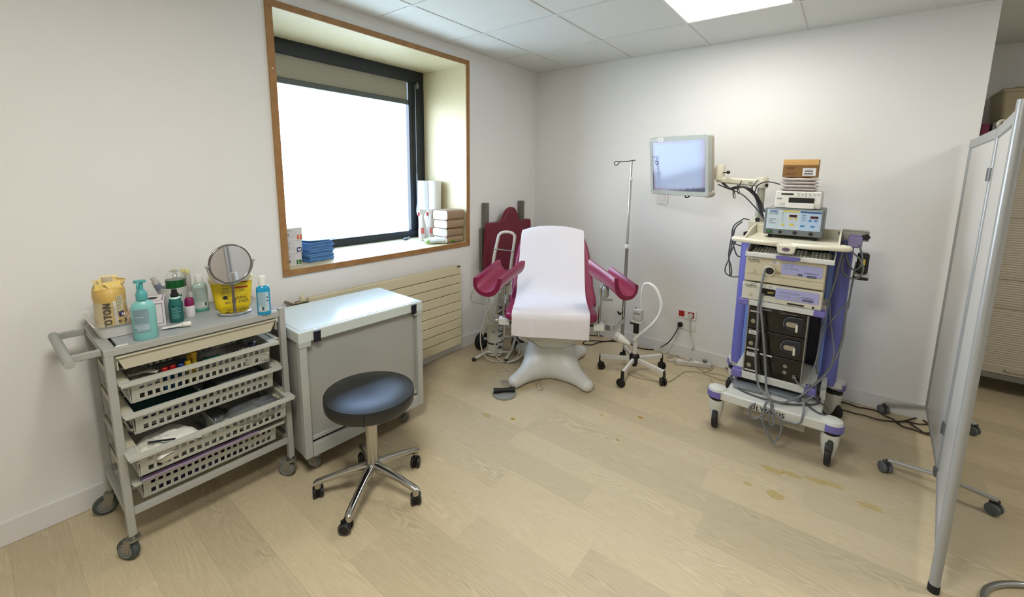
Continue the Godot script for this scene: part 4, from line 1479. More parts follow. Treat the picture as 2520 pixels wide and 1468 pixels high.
	part("flap", s, lidm, t, "raised pale lid flap")
	plate(t, "warning_label", 0.098, 0.062, stripes("sharps_label", 96, 60, Color(0.80, 0.70, 0.10), [[0, 0, 96, 4, Color(0.60, 0.16, 0.05)], [2, 6, 92, 12, Color(0.32, 0.28, 0.08), 4], [46, 22, 50, 8, Color(0.62, 0.16, 0.05)], [2, 22, 40, 8, Color(0.25, 0.22, 0.08), 2], [2, 32, 40, 18, Color(0.36, 0.32, 0.10), 6], [64, 34, 30, 14, Color(0.30, 0.26, 0.12), 3]]), at(0.010, 0.094, 0.0525, 0, 0.08))
	s = S.new()
	s.disc(Vector3(-0.030, 0.056, 0.0497), Vector3(0, -0.08, 1), 0.0085, 0.001, 18)
	part("oval_mark", s, M("print_black", Color(0.05, 0.05, 0.04), 0.5), t)
	text(t, "C  gynéco", 0.013, M("print_black"), at(0.014, 0.050, 0.0497, 0, 0.08), false)
	text(t, "ou 07 2025", 0.013, M("print_black"), at(0.014, 0.032, 0.0482, 0, 0.08), false)
	# vanity mirror
	t = thing("vanity_mirror", "round chrome vanity mirror on a stemmed foot near the trolley's right end", "mirror", Vector3(0.352, H, 2.787), 1.66)
	var cr := M("chrome", Color(0.80, 0.80, 0.80), 0.12, 1.0)
	s = S.new()
	s.lathe([Vector2(0, 0), Vector2(0.062, 0), Vector2(0.066, 0.003), Vector2(0.066, 0.008), Vector2(0.062, 0.011), Vector2(0.050, 0.0125), Vector2(0, 0.014)], 36)
	part("foot", s, cr, t)
	var cy := 0.222
	var Rm := 0.083
	s = S.new()
	s.tube([Vector3(0, 0.013, 0), Vector3(0, cy - Rm - 0.008, 0)], 0.005, 12)
	part("stem", s, M("mauve_steel", Color(0.48, 0.44, 0.46), 0.3, 0.7), t)
	s = S.new()
	var pts := []
	for k in 21:
		var a := PI + PI * k / 20
		pts.append(Vector3(cos(a) * (Rm + 0.009), cy + sin(a) * (Rm + 0.009), 0))
	s.tube(pts, 0.003, 8)
	for e in [-1.0, 1.0]:
		s.disc(Vector3(e * (Rm + 0.009), cy, 0), Vector3(1, 0, 0), 0.006, 0.012, 12)
	part("yoke", s, cr, t)
	s = S.new()
	s.x = at(0, cy, 0, 0, -0.07)
	s.ring(Vector3(), Vector3(0, 0, 1), Rm, 0.0045, 48, 10)
	part("mirror_frame", s, M("steel_dark", Color(0.52, 0.50, 0.49), 0.2, 1.0), t)
	s = S.new()
	s.x = at(0, cy, 0, 0, -0.07)
	s.disc(Vector3(), Vector3(0, 0, 1), Rm - 0.002, 0.005, 48)
	part("mirror_glass", s, M("mirror_silver", Color(0.86, 0.85, 0.84), 0.02, 1.0), t)
	# cream tube
	t = thing("cream_tube", "squeezed white cream tube with a round screw cap lying on the trolley top", "tube", Vector3(0.405, H + 0.010, 2.994), 1.12)
	s = S.new()
	rings = []
	for e in [[-0.062, 0.017, 0.0006], [-0.045, 0.016, 0.0022], [-0.025, 0.013, 0.0035], [-0.006, 0.0100, 0.0065], [0.004, 0.0095, 0.0090]]:
		var rr := []
		for k in 20:
			var a := TAU * k / 20
			rr.append(Vector3(e[0], sin(a) * e[2] - 0.004 + 0.004 * clampf((e[0] + 0.05) / 0.05, 0, 1), cos(a) * e[1]))
		rings.append(rr)
	s.loft(rings)
	part("tube_body", s, M("tube_white", Color(0.84, 0.84, 0.82), 0.35), t)
	s = S.new()
	s.disc(Vector3(0.018, 0.001, 0), Vector3(1, 0, 0), 0.0105, 0.027, 22, 0.0015)
	part("cap", s, M("cap_cream", Color(0.85, 0.84, 0.79), 0.4), t)


# ------------------------------------------------------------------ things on the window sill
func sill_items() -> void:
	var H := 0.9125
	var s: S
	var names3 := ["L", "M", "S"]
	var cols := [Color(0.05, 0.36, 0.13), Color(0.06, 0.12, 0.38), Color(0.80, 0.36, 0.13)]
	var words := ["green", "blue", "orange"]
	for k in 3:
		var t := thing("glove_box", "grey carton with %s square lettered %s, %s of three on the sill" % [words[k], names3[k], ["lowest", "middle one", "topmost"][k]], "box", Vector3(-0.195 + 0.003 * k, H + k * 0.0755, 2.330 - 0.002 * k), PI / 2 + 0.02 * (k - 1), "glove boxes on the window sill")
		s = S.new()
		s.box(Vector3(0, 0.0375, 0), Vector3(0.112, 0.075, 0.235), 0.0012)
		part("carton", s, M("carton_grey", Color(0.80, 0.79, 0.80), 0.5), t)
		var f := 0.1176
		s = S.new()
		s.box(Vector3(0.038, 0.020, f), Vector3(0.028, 0.026, 0.0006))
		part("size_square", s, M("size_" + words[k], cols[k], 0.45), t)
		text(t, names3[k], 0.017, M("print_white"), at(0.038, 0.020, f + 0.0006), true)
		plate(t, "print", 0.06, 0.05, stripes("carton_print_%d" % k, 60, 50, Color(0.77, 0.76, 0.77), [[2, 4, 44, 8, Color(0.52, 0.53, 0.55), 2], [2, 15, 24, 4, Color(0.5, 0.52, 0.52), 1]] + ([[12, 30, 18, 16, Color(0.40, 0.36, 0.36)]] if k == 0 else [[0, 26, 22, 9, Color(0.33, 0.42, 0.35)], [2, 40, 40, 4, Color(0.6, 0.6, 0.6), 1]])), at(-0.012, 0.042, f))
	var pm := M("underpad_blue", Color(0.34, 0.52, 0.73), 0.75)
	var proto: MeshInstance3D
	var y := H
	for k in 13:
		var th := 0.0103 + 0.0012 * sin(k * 1.9)
		if k == 0:
			s = S.new()
			s.box(Vector3(0, 0.0052, 0), Vector3(0.205, 0.0103, 0.172), 0.003)
			proto = single("blue_underpad", s, pm, "folded light blue underpad in the stack beside the glove boxes", "underpad", "blue underpads on the sill", Vector3(-0.20, y, 2.154), 0.12)
		elif k < 12:
			copy(proto, Vector3(-0.20 + 0.006 * sin(k * 2.3), y, 2.154 + 0.005 * cos(k * 1.7)), 0.12 + 0.02 * sin(k * 1.1), "folded light blue underpad in the stack beside the glove boxes")
		y += 0.0103
	s = S.new()
	s.sheet(func(u: float, w: float) -> Vector3: return Vector3(lerpf(-0.105, 0.11, w), 0.004 + 0.012 * pow(maxf(0.0, absf(u - 0.45) * 2.0 - 0.5), 2.0) + 0.006 * w * (1.0 - u), lerpf(0.09, -0.10, u)), 16, 8, 0.004)
	single("blue_underpad", s, M("underpad_light", Color(0.62, 0.80, 0.95), 0.75), "topmost underpad of the blue stack, paler, with a lifted corner", "underpad", "blue underpads on the sill", Vector3(-0.20, y - 0.0095, 2.154), 0.12)
	# grey clip tool
	var t := thing("grey_clamp", "small grey two-lobed plastic clamp on the sill in front of the window frame", "clamp", Vector3(-0.440, H, 1.225), 0.5)
	s = S.new()
	s.lathe([Vector2(0, 0), Vector2(0.017, 0.001), Vector2(0.021, 0.008), Vector2(0.015, 0.017), Vector2(0, 0.020)], 16, at(0, 0, 0.026), 1.0, 1.5)
	part("clamp_jaw", s, M("clamp_grey", Color(0.36, 0.38, 0.38), 0.5), t)
	s = S.new()
	s.tube(curve([Vector3(0, 0.008, 0.0), Vector3(0.006, 0.014, -0.025), Vector3(-0.004, 0.007, -0.05)], 4), 0.007, 8)
	part("clamp_arm", s, M("clamp_light", Color(0.55, 0.57, 0.57), 0.5), t)
	# paper rolls, two stacks of two
	var rm := M("paper_white", Color(0.86, 0.86, 0.85), 0.9)
	var lab := [["lower white paper roll of the stack nearest the window", "upper white paper roll of the stack nearest the window"], ["lower white paper roll of the stack behind the towel bundles", "upper white paper roll of the stack behind the towel bundles"]]
	for i in 2:
		for k in 2:
			t = thing("paper_roll", lab[i][k], "paper roll", Vector3([-0.405, -0.300][i], H + k * 0.247, [1.060, 1.030][i]), 0.0, "white paper rolls on the sill")
			s = S.new()
			s.lathe([Vector2(0.018, 0.0), Vector2(0.050, 0.0), Vector2(0.052, 0.003), Vector2(0.052, 0.242), Vector2(0.050, 0.245), Vector2(0.018, 0.245), Vector2(0.018, 0.0)], 32)
			part("roll", s, rm, t)
			s = S.new()
			s.lathe([Vector2(0.0172, 0.001), Vector2(0.0178, 0.244), Vector2(0.0150, 0.244), Vector2(0.0150, 0.001)], 20)
			part("cardboard_core", s, M("cardboard", Color(0.58, 0.45, 0.30), 0.85), t)
	# spray bottles
	for k in 2:
		t = thing("spray_bottle", ["white spray bottle with a pink label, the front one of the pair on the sill", "white spray bottle with a pink label, the rear one beside the paper rolls"][k], "bottle", [Vector3(-0.300, H, 1.172), Vector3(-0.262, H, 1.112)][k], 1.0, "white spray bottles on the sill")
		s = S.new()
		s.lathe([Vector2(0, 0), Vector2(0.030, 0), Vector2(0.033, 0.004), Vector2(0.034, 0.07), Vector2(0.031, 0.115), Vector2(0.022, 0.155), Vector2(0.0145, 0.185), Vector2(0.013, 0.205), Vector2(0, 0.206)], 26, Transform3D(), 1.0, 0.72)
		part("bottle_body", s, M("bottle_white", Color(0.84, 0.84, 0.83), 0.35), t)
		s = S.new()
		s.disc(Vector3(0, 0.211, 0), Vector3.UP, 0.0155, 0.018, 18, 0.002)
		s.prism(PackedVector2Array([Vector2(-0.020, 0.218), Vector2(0.018, 0.218), Vector2(0.034, 0.246), Vector2(0.034, 0.258), Vector2(-0.022, 0.262), Vector2(-0.026, 0.245)]), 0.020, at(0, 0, -0.010), 0.003)
		part("spray_head", s, M("bottle_white"), t)
		s = S.new()
		s.prism(PackedVector2Array([Vector2(-0.030, 0.205), Vector2(-0.018, 0.205), Vector2(-0.013, 0.236), Vector2(-0.030, 0.238), Vector2(-0.034, 0.225)]), 0.012, at(-0.004, 0, -0.006), 0.002)
		part("trigger", s, M("trigger_pink", Color(0.80, 0.28, 0.36), 0.4), t)
		wrap_label(t, stripes("spray_label", 32, 64, Color(0.86, 0.85, 0.84), [[6, 2, 20, 34, Color(0.80, 0.44, 0.42)], [8, 38, 14, 8, Color(0.12, 0.12, 0.14), 2], [6, 48, 18, 12, Color(0.60, 0.62, 0.62), 4]]), 0.0345, 0.0252, -0.75, 0.55, 0.02, 0.112)
	# folded paper towel bundles, wrapped in brown paper
	var spots := [[-0.088, 0.0, 0.052, 0.00, "lowest brown-wrapped paper towel bundle of the stack in the sill corner"], [-0.093, 0.053, 0.066, 0.03, "second brown-wrapped paper towel bundle from the bottom, set a little outwards"], [-0.080, 0.120, 0.066, -0.05, "third brown-wrapped paper towel bundle from the bottom, with a white edge showing"], [-0.088, 0.187, 0.078, 0.03, "topmost brown-wrapped paper towel bundle, its wrapper loose over one end"]]
	var km := M("kraft_paper", Color(0.62, 0.52, 0.42), 0.8)
	var wm := M("towel_fold", Color(0.74, 0.70, 0.64), 0.9)
	for i in 4:
		var p: Array = spots[i]
		t = thing("towel_bundle", p[4], "paper towels", Vector3(p[0], H + p[1], 1.072), PI / 2 + p[3], "paper towel bundles on the sill")
		var h: float = p[2]
		s = S.new()
		s.prism(rrect(0.170, h, 0.022), 0.180, Transform3D(Basis(Vector3(0, 0, 1), Vector3(0, 1, 0), Vector3(-1, 0, 0)), Vector3(0.09, h / 2, -0.01)), 0.004)
		part("towel_stack", s, wm, t)
		s = S.new()
		var poly := rrect(0.176, h + 0.002, 0.024)
		var ra := ring_of(poly, Vector3(-0.091, h / 2 + 0.0005, -0.01), Vector3(0, 0, 1), Vector3(0, 1, 0))
		var rb := ring_of(poly, Vector3(0.085 if i != 3 else 0.093, h / 2 + 0.0005, -0.01), Vector3(0, 0, 1), Vector3(0, 1, 0))
		s.loft([ra, rb], false)
		part("wrapper", s, km, t)
	# wet wipes bag
	t = thing("wipes_bag", "flat white and green plastic bag of wipes lying before the towel bundles", "bag", Vector3(-0.105, H, 1.165), 1.05)
	s = S.new()
	pillow(s, Vector3(0, 0.022, 0), Vector3(0.118, 0.022, 0.062), 0.0, 71, 0.35)
	part("bag", s, stripes("wipes_print", 128, 64, Color(0.84, 0.87, 0.85), [[0, 0, 16, 64, Color(0.56, 0.75, 0.35)], [96, 0, 32, 64, Color(0.36, 0.62, 0.10)], [26, 14, 60, 26, Color(0.72, 0.78, 0.78), 3], [58, 8, 28, 30, Color(0.70, 0.76, 0.80)]]), t)


# ------------------------------------------------------------------ cabinet
func cabinet() -> void:
	var t := thing("mobile_cabinet", "low grey cabinet on castors with a glossy pale lid and two dark blue clips", "cabinet", Vector3(0.372, 0, 2.269), 1.5318)
	var g := M("cabinet_grey", Color(0.60, 0.60, 0.575), 0.42)
	var fr := M("cabinet_frame", Color(0.66, 0.665, 0.645), 0.38)
	var w := 0.686
	var d := 0.44
	var s := S.new()
	for x in [-1.0, 1.0]:
		for z in [-1.0, 1.0]:
			s = S.new()
			s.box(Vector3(x * (w / 2 - 0.018), 0.40, z * (d / 2 - 0.018)), Vector3(0.036, 0.576, 0.036), 0.004)
			part("corner_post", s, fr, t)
	s = S.new()
	s.box(Vector3(0, 0.144, d / 2 - 0.014), Vector3(w - 0.072, 0.064, 0.028), 0.003)
	part("plinth_rail", s, fr, t)
	s = S.new()
	s.box(Vector3(0, 0.198, d / 2 - 0.020), Vector3(w - 0.072, 0.022, 0.012), 0.004)
	part("ledge", s, fr, t)
	s = S.new()
	s.box(Vector3(0, 0.44, d / 2 - 0.030), Vector3(w - 0.072, 0.496, 0.012))
	part("front_panel", s, g, t)
	for x in [-1.0, 1.0]:
		s = S.new()
		s.box(Vector3(x * (w / 2 - 0.012), 0.40, 0), Vector3(0.012, 0.576, d - 0.072))
		part("side_panel", s, g, t)
	s = S.new()
	s.box(Vector3(0, 0.40, -d / 2 + 0.012), Vector3(w - 0.072, 0.576, 0.012))
	part("back_panel", s, g, t)
	s = S.new()
	s.box(Vector3(0, 0.121, 0), Vector3(w - 0.04, 0.012, d - 0.04))
	part("bottom_panel", s, g, t)
	# lid
	s = S.new()
	s.box(Vector3(0, 0.716, 0), Vector3(w + 0.006, 0.054, d + 0.006), 0.006)
	part("lid", s, M("lid_grey", Color(0.74, 0.77, 0.75), 0.28), t)
	s = S.new()
	s.box(Vector3(0, 0.7435, 0), Vector3(w - 0.03, 0.003, d - 0.03), 0.0015)
	part("lid_top", s, M("lid_gloss", Color(0.76, 0.80, 0.785), 0.22), t)
	for x in [-1.0, 1.0]:
		s = S.new()
		s.box(Vector3(x * (w / 2 - 0.026), 0.681, d / 2 - 0.008), Vector3(0.060, 0.034, 0.024), 0.006)
		part("lid_corner", s, fr, t)
	for x in [-0.262, 0.282]:
		s = S.new()
		s.box(Vector3(x, 0.708, d / 2 + 0.006), Vector3(0.032, 0.052, 0.010), 0.003)
		s.box(Vector3(x, 0.733, d / 2 + 0.009), Vector3(0.032, 0.008, 0.012), 0.003)
		part("clip", s, M("clip_navy", Color(0.03, 0.04, 0.12), 0.35), t)
	for x in [-1.0, 1.0]:
		for z in [-1.0, 1.0]:
			castor(t, Vector3(x * 0.265, 0, z * 0.145 + 0.01), 0.036, 0.024, 0.115, 0.35 if z > 0 else -0.5, M("zinc_fork"), M("tyre_light"), false, M("hub_light", Color(0.66, 0.66, 0.64), 0.45), 0.6)


# ------------------------------------------------------------------ stool
func stool() -> void:
	var t := thing("wheeled_stool", "black round upholstered stool on a chrome five-armed base with black castors", "stool", Vector3(0.868, 0, 2.457))
	var lea := M("leather_black", Color(0.045, 0.055, 0.062), 0.36, 0.0, {"normal_enabled": true, "normal_texture": noise(0.35, 2, 8, 256, 3.0), "normal_scale": 0.25, "uv1_triplanar": true, "uv1_scale": Vector3(9, 9, 9), "metallic_specular": 0.6})
	var c := at(-0.012, 0, -0.008)
	var s := S.new()
	s.lathe([Vector2(0, 0.424), Vector2(0.165, 0.424), Vector2(0.183, 0.428), Vector2(0.191, 0.440), Vector2(0.1935, 0.462), Vector2(0.192, 0.484), Vector2(0.189, 0.489)], 56, c, 1.03, 1.0)
	part("seat_side", s, lea, t)
	s = S.new()
	var prof := []
	for k in 13:
		var r := 0.1895 * (1.0 - k / 12.0)
		prof.append(Vector2(r, 0.489 + 0.016 * (1.0 - pow(r / 0.1895, 4.0)) - 0.006 * exp(-pow(r / 0.09, 2.0))))
	s.lathe(prof, 56, c, 1.03, 1.0)
	part("seat_top", s, lea, t)
	s = S.new()
	var pts := []
	for k in 56:
		var a := TAU * k / 56
		pts.append(c * Vector3(cos(a) * 0.1905 * 1.03, 0.4885, sin(a) * 0.1905))
	s.tube(pts, 0.0022, 6, true)
	part("piping", s, M("leather_seam", Color(0.06, 0.068, 0.075), 0.5), t)
	s = S.new()
	s.bar(Vector3(0.140, 0.432, 0.122), Vector3(0.140, 0.486, 0.122), 0.0025, 0.0025, 0.0, Vector3(1, 0, 1).normalized())
	part("side_seam", s, M("leather_seam"), t)
	var cr := M("chrome_worn", Color(0.72, 0.71, 0.69), 0.16, 1.0)
	s = S.new()
	s.lathe([Vector2(0, 0.10), Vector2(0.0265, 0.10), Vector2(0.0265, 0.424), Vector2(0, 0.424)], 28)
	part("column", s, cr, t)
	s = S.new()
	s.lathe([Vector2(0, 0.075), Vector2(0.020, 0.075), Vector2(0.034, 0.092), Vector2(0.036, 0.125), Vector2(0.030, 0.140), Vector2(0.027, 0.146), Vector2(0, 0.146)], 28)
	part("hub", s, cr, t)
	for k in 5:
		var a := deg_to_rad(-15.0 + 72.0 * k)
		var d := Vector3(cos(a), 0, sin(a))
		var q := Vector3(-d.z, 0, d.x)
		s = S.new()
		var rings := []
		for e in [[0.026, 0.128, 0.021, 0.021], [0.09, 0.119, 0.017, 0.017], [0.16, 0.104, 0.0145, 0.014], [0.215, 0.090, 0.0145, 0.013], [0.236, 0.082, 0.0150, 0.014], [0.247, 0.073, 0.014, 0.014]]:
			rings.append(ring_of(rrect(e[2] * 2, e[3] * 2, e[2] * 0.75, 4), d * e[0] + Vector3(0, e[1], 0), q, Vector3.UP if e[0] < 0.23 else (Vector3.UP * 0.8 + d * 0.6).normalized()))
		s.loft(rings)
		s.tube([d * 0.238 + Vector3(0, 0.078, 0), d * 0.238 + Vector3(0, 0.056, 0)], 0.0135, 16)
		part("leg", s, cr, t)
		castor(t, d * 0.238, 0.0265, 0.044, 0.066, [0.9, 2.2, 1.1, -1.9, -2.4][k], M("black_plastic", Color(0.03, 0.03, 0.03), 0.45), M("castor_black", Color(0.02, 0.02, 0.022), 0.4), true, M("castor_ring", Color(0.30, 0.30, 0.31), 0.45), 0.55)


func rounded(poly: PackedVector2Array, r: float) -> PackedVector2Array:
	var a := Geometry2D.offset_polygon(poly, -r, Geometry2D.JOIN_MITER)
	var b := Geometry2D.offset_polygon(a[0], r, Geometry2D.JOIN_ROUND)
	return b[0]


# points of a smooth closed outline
func outline(p: Array, per := 5) -> PackedVector2Array:
	var o := PackedVector2Array()
	var m := p.size()
	for i in m:
		for k in per:
			o.append(p[i].cubic_interpolate(p[(i + 1) % m], p[(i - 1 + m) % m], p[(i + 2) % m], float(k) / per))
	return o


# ------------------------------------------------------------------ examination chair
func exam_chair() -> void:
	var t := thing("examination_chair", "raspberry gynaecological examination chair with a white pedestal and two leg supports", "chair", Vector3(1.0075, 0, 1.175), 0.5825)
	var red := M("raspberry_vinyl", Color(0.520, 0.105, 0.265), 0.36, 0.0, {"metallic_specular": 0.55})
	var shell := M("shell_white", Color(0.84, 0.84, 0.82), 0.38)
	var cr := M("chrome")
	var s := S.new()
	s.field(func(p: Vector3) -> float:
		var q := Vector3(absf(p.x), p.y, p.z)
		var d := d_cap(q, Vector3(0.248, 0.042, -0.048), Vector3(0.02, 0.10, -0.335), 0.047, 0.085)
		d = smin(d, d_cap(q, Vector3(0.248, 0.042, -0.622), Vector3(0.02, 0.10, -0.335), 0.047, 0.085), 0.10)
		d = smin(d, d_box(p, Vector3(0, 0.205, -0.335), Vector3(0.152, 0.20, 0.120), 0.06), 0.17)
		d = smin(d, d_box(p, Vector3(0, 0.365, -0.335), Vector3(0.21, 0.03, 0.20), 0.03), 0.10)
		return maxf(d, 0.004 - p.y), Vector3(-0.34, -0.015, -0.73), Vector3(0.34, 0.40, 0.06), 0.0135)
	part("pedestal", s, shell, t)
	s = S.new()
	s.prism(rounded(PackedVector2Array([Vector2(-0.235, -0.02), Vector2(0.20, -0.02), Vector2(0.20, 0.42), Vector2(-0.235, 0.42)]), 0.05), 0.09, Transform3D(Basis(Vector3(1, 0, 0), Vector3(0, 0, -1), Vector3(0, 1, 0)), Vector3(0, 0.335, -0.045)), 0.02)
	part("seat_carrier", s, M("carrier_cream", Color(0.80, 0.79, 0.74), 0.4), t)
	s = S.new()
	s.tube(curve([Vector3(-0.17, 0.368, -0.02), Vector3(-0.13, 0.352, -0.015), Vector3(-0.075, 0.318, -0.010), Vector3(0.02, 0.316, -0.010), Vector3(0.075, 0.318, -0.012), Vector3(0.16, 0.345, -0.02)], 5), 0.0025, 6)
	part("release_wire", s, M("steel_wire", Color(0.55, 0.54, 0.52), 0.35, 0.8), t)
	# cross rail with its clamps
	s = S.new()
	s.bb(Vector3(-0.30, 0.462, -0.078), Vector3(0.29, 0.490, -0.042), 0.003)
	part("cross_rail", s, M("rail_black", Color(0.025, 0.025, 0.025), 0.35), t)
	s = S.new()
	s.bb(Vector3(-0.31, 0.492, -0.20), Vector3(0.29, 0.500, -0.01), 0.002)
	part("seat_plate", s, M("plate_white", Color(0.80, 0.82, 0.80), 0.35), t)
	for e in [[-0.327, 0.478], [0.312, 0.462]]:
		s = S.new()
		s.box(Vector3(e[0], e[1], -0.06), Vector3(0.076, 0.048, 0.062), 0.006)
		part("clamp_block", s, shell, t)
	s = S.new()
	s.disc(Vector3(-0.381, 0.478, -0.06), Vector3(1, 0, 0), 0.019, 0.028, 14, 0.004)
	s.disc(Vector3(-0.385, 0.505, -0.055), Vector3(0, 1, 0), 0.012, 0.03, 12, 0.003)
	part("clamp_knob", s, M("knob_grey", Color(0.62, 0.62, 0.60), 0.3, 0.6), t)
	# seat and back
	s = S.new()
	s.prism(rounded(PackedVector2Array([Vector2(-0.318, -0.028), Vector2(0.296, -0.028), Vector2(0.302, 0.10), Vector2(0.29, 0.42), Vector2(-0.30, 0.42), Vector2(-0.322, 0.10)]), 0.030), 0.064, Transform3D(Basis(Vector3(1, 0, 0), Vector3(0, 0, -1), Vector3(0, 1, 0)), Vector3(0, 0.500, 0.0)), 0.024)
	part("seat", s, red, t)
	var ub := Vector3(0, 0.862, -0.506)
	var nb := Vector3(0, 0.506, 0.862)
	s = S.new()
	var ol := outline([Vector2(-0.305, 0.0), Vector2(0.0, -0.02), Vector2(0.305, 0.0), Vector2(0.306, 0.18), Vector2(0.292, 0.36), Vector2(0.262, 0.52), Vector2(0.215, 0.595), Vector2(0.11, 0.628), Vector2(-0.01, 0.634), Vector2(-0.13, 0.628), Vector2(-0.228, 0.590), Vector2(-0.272, 0.52), Vector2(-0.300, 0.36), Vector2(-0.310, 0.18)], 4)
	s.prism(ol, 0.085, Transform3D(Basis(Vector3(1, 0, 0), ub, nb), Vector3(0, 0.50, -0.33) - nb * 0.085), 0.026)
	part("backrest", s, red, t)
	s = S.new()
	s.bar(Vector3(0, 0.44, -0.40) , Vector3(0, 0.90, -0.68), 0.22, 0.02, 0.006, nb)
	part("back_frame", s, M("frame_grey", Color(0.55, 0.55, 0.54), 0.4, 0.5), t)
	# leg supports
	for side in [-1.0, 1.0]:
		var A := Vector3(-0.300, 0.835, -0.17) if side < 0 else Vector3(0.318, 0.838, -0.15)
		var B := Vector3(-0.432, 0.762, 0.115) if side < 0 else Vector3(0.462, 0.768, 0.105)
		var ax := (B - A).normalized()
		var up := Vector3(side * (0.10 if side < 0 else 0.42), 1.0, 0.0)
		up = (up - ax * up.dot(ax)).normalized()
		var sd := up.cross(ax).normalized()
		s = S.new()
		s.sheet(func(u: float, w: float) -> Vector3:
			var ph := lerpf(-1.62, 1.62, w)
			var wing := pow(absf(ph) / 1.62, 3.0)
			var l0 := 0.018 * wing
			var l1 := A.distance_to(B) - 0.05 * wing + 0.012
			var rx := lerpf(0.084, 0.080, u)
			var lift := 0.010 * sin(u * PI) * (1.0 - wing)
			return A + ax * lerpf(-l0, l1, u) + sd * sin(ph) * rx - up * (cos(ph) * 0.062 - lift - 0.022) + up * wing * 0.012, 18, 26, 0.031)
		part("leg_support", s, red, t)
		var px := -0.330 if side < 0 else 0.316
		var bot := 0.365 if side < 0 else 0.385
		s = S.new()
		s.tube([Vector3(px, bot, -0.06), Vector3(px, 0.735, -0.06)], 0.0115 if side < 0 else 0.0085, 14)
		part("support_post", s, M("chrome_dull", Color(0.66, 0.67, 0.67), 0.22, 1.0), t)
		var jm := M("cast_grey", Color(0.62, 0.64, 0.63), 0.35, 0.5)
		s = S.new()
		if side < 0:
			s.bb(Vector3(px + 0.008, 0.66, -0.075), Vector3(px + 0.05, 0.735, -0.045), 0.006)
			s.tube([Vector3(px + 0.035, 0.72, -0.06), Vector3(px + 0.045, 0.775, -0.05)], 0.012, 12)
			s.bb(Vector3(px - 0.012, 0.630, -0.073), Vector3(px + 0.022, 0.648, -0.047), 0.004)
			s.disc(Vector3(px + 0.005, 0.638, -0.042), Vector3(0, 0, 1), 0.009, 0.02, 10, 0.002)
		else:
			s.lathe([Vector2(0, 0.672), Vector2(0.020, 0.672), Vector2(0.025, 0.680), Vector2(0.025, 0.730), Vector2(0.017, 0.744), Vector2(0, 0.746)], 18, at(px + 0.032, 0, -0.06))
			s.tube([Vector3(px, 0.725, -0.06), Vector3(px + 0.012, 0.748, -0.06), Vector3(px + 0.030, 0.744, -0.06)], 0.008, 10)
			s.tube([Vector3(px + 0.036, 0.74, -0.06), Vector3(px + 0.045, 0.80, -0.055)], 0.011, 12)
			s.bb(Vector3(px + 0.018, 0.650, -0.072), Vector3(px + 0.044, 0.676, -0.048), 0.004)
		part("support_joint", s, jm, t)
		s = S.new()
		if side < 0:
			s.bar(Vector3(px + 0.02, 0.668, -0.04), Vector3(px + 0.02, 0.655, 0.02), 0.014, 0.008, 0.003)
		else:
			s.bb(Vector3(px - 0.010, 0.643, -0.070), Vector3(px + 0.082, 0.656, -0.048), 0.004)
		part("clamp_lever", s, jm, t)
	# chrome arc that carries the drip pole
	s = S.new()
	var arc := curve([Vector3(0.345, 0.455, -0.09), Vector3(0.375, 0.440, -0.105), Vector3(0.425, 0.412, -0.17), Vector3(0.485, 0.383, -0.31), Vector3(0.535, 0.368, -0.44), Vector3(0.575, 0.362, -0.52)], 4)
	for i in arc.size() - 1:
		s.bar(arc[i], arc[i + 1] + (arc[i + 1] - arc[i]) * 0.08, 0.008, 0.036, 0.001)
	part("pole_arm", s, cr, t)
	s = S.new()
	s.disc(Vector3(0.36, 0.487, -0.11), Vector3(0, 1, 0), 0.011, 0.03, 14, 0.003)
	part("arm_knob", s, M("knob_clear", Color(0.74, 0.74, 0.72), 0.2, 0.4), t)
	s = S.new()
	s.tube([Vector3(0.520, 0.41, -0.48), Vector3(0.535, 0.425, -0.49)], 0.007, 10)
	s.disc(Vector3(0.512, 0.428, -0.48), Vector3(1, 0.6, 0), 0.012, 0.014, 12, 0.003)
	part("pole_screw", s, M("rail_black"), t)
	# paper cover lying on the chair: a thing of its own
	var path := curve([Vector3(0, 0.410, 0.058), Vector3(0, 0.50, 0.056), Vector3(0, 0.548, 0.049), Vector3(0, 0.5725, 0.018), Vector3(0, 0.5735, -0.08), Vector3(0, 0.577, -0.22), Vector3(0, 0.592, -0.320), Vector3(0, 0.652, -0.392), Vector3(0, 0.80, -0.487), Vector3(0, 0.95, -0.575), Vector3(0, 1.032, -0.622), Vector3(0, 1.062, -0.655), Vector3(0, 1.060, -0.705), Vector3(0, 1.02, -0.745)], 5)
	var nz := FastNoiseLite.new()
	nz.seed = 5
	nz.frequency = 1.0
	var mm := path.size() - 1
	s = S.new()
	s.sheet(func(u: float, w: float) -> Vector3:
		var f := w * mm
		var i := mini(int(f), mm - 1)
		var p: Vector3 = path[i].lerp(path[i + 1], f - i)
		var lx := -0.268 + 0.022 * clampf((w - 0.55) * 3.0, 0.0, 1.0) + 0.0025 * nz.get_noise_2d(w * 14.0, 3.0)
		var rx := 0.240 + 0.004 * sin(w * 6.0)
		var x := lerpf(lx, rx, u)
		var wob := 0.0030 * nz.get_noise_2d(x * 22.0, w * 9.0) + 0.0014 * nz.get_noise_2d(x * 60.0 + 9.0, w * 6.0)
		if w > 0.25 and w < 0.55:
			wob += 0.0045 * nz.get_noise_2d(x * 36.0 + 40.0, w * 70.0)
		if w < 0.16:
			wob += 0.005 * sin(x * 11.0) * (0.16 - w) * 6.0
			p.y -= x * 0.03 * (0.16 - w) * 6.0
		if w > 0.70:
			p.y -= 0.045 * pow(absf(x) / 0.25, 2.5) * clampf((w - 0.70) * 5.0, 0.0, 1.0)
		return p + Vector3(x, wob * 0.4 + 0.002, absf(wob) * 0.8 + 0.002), 44, 90, 0.0006)
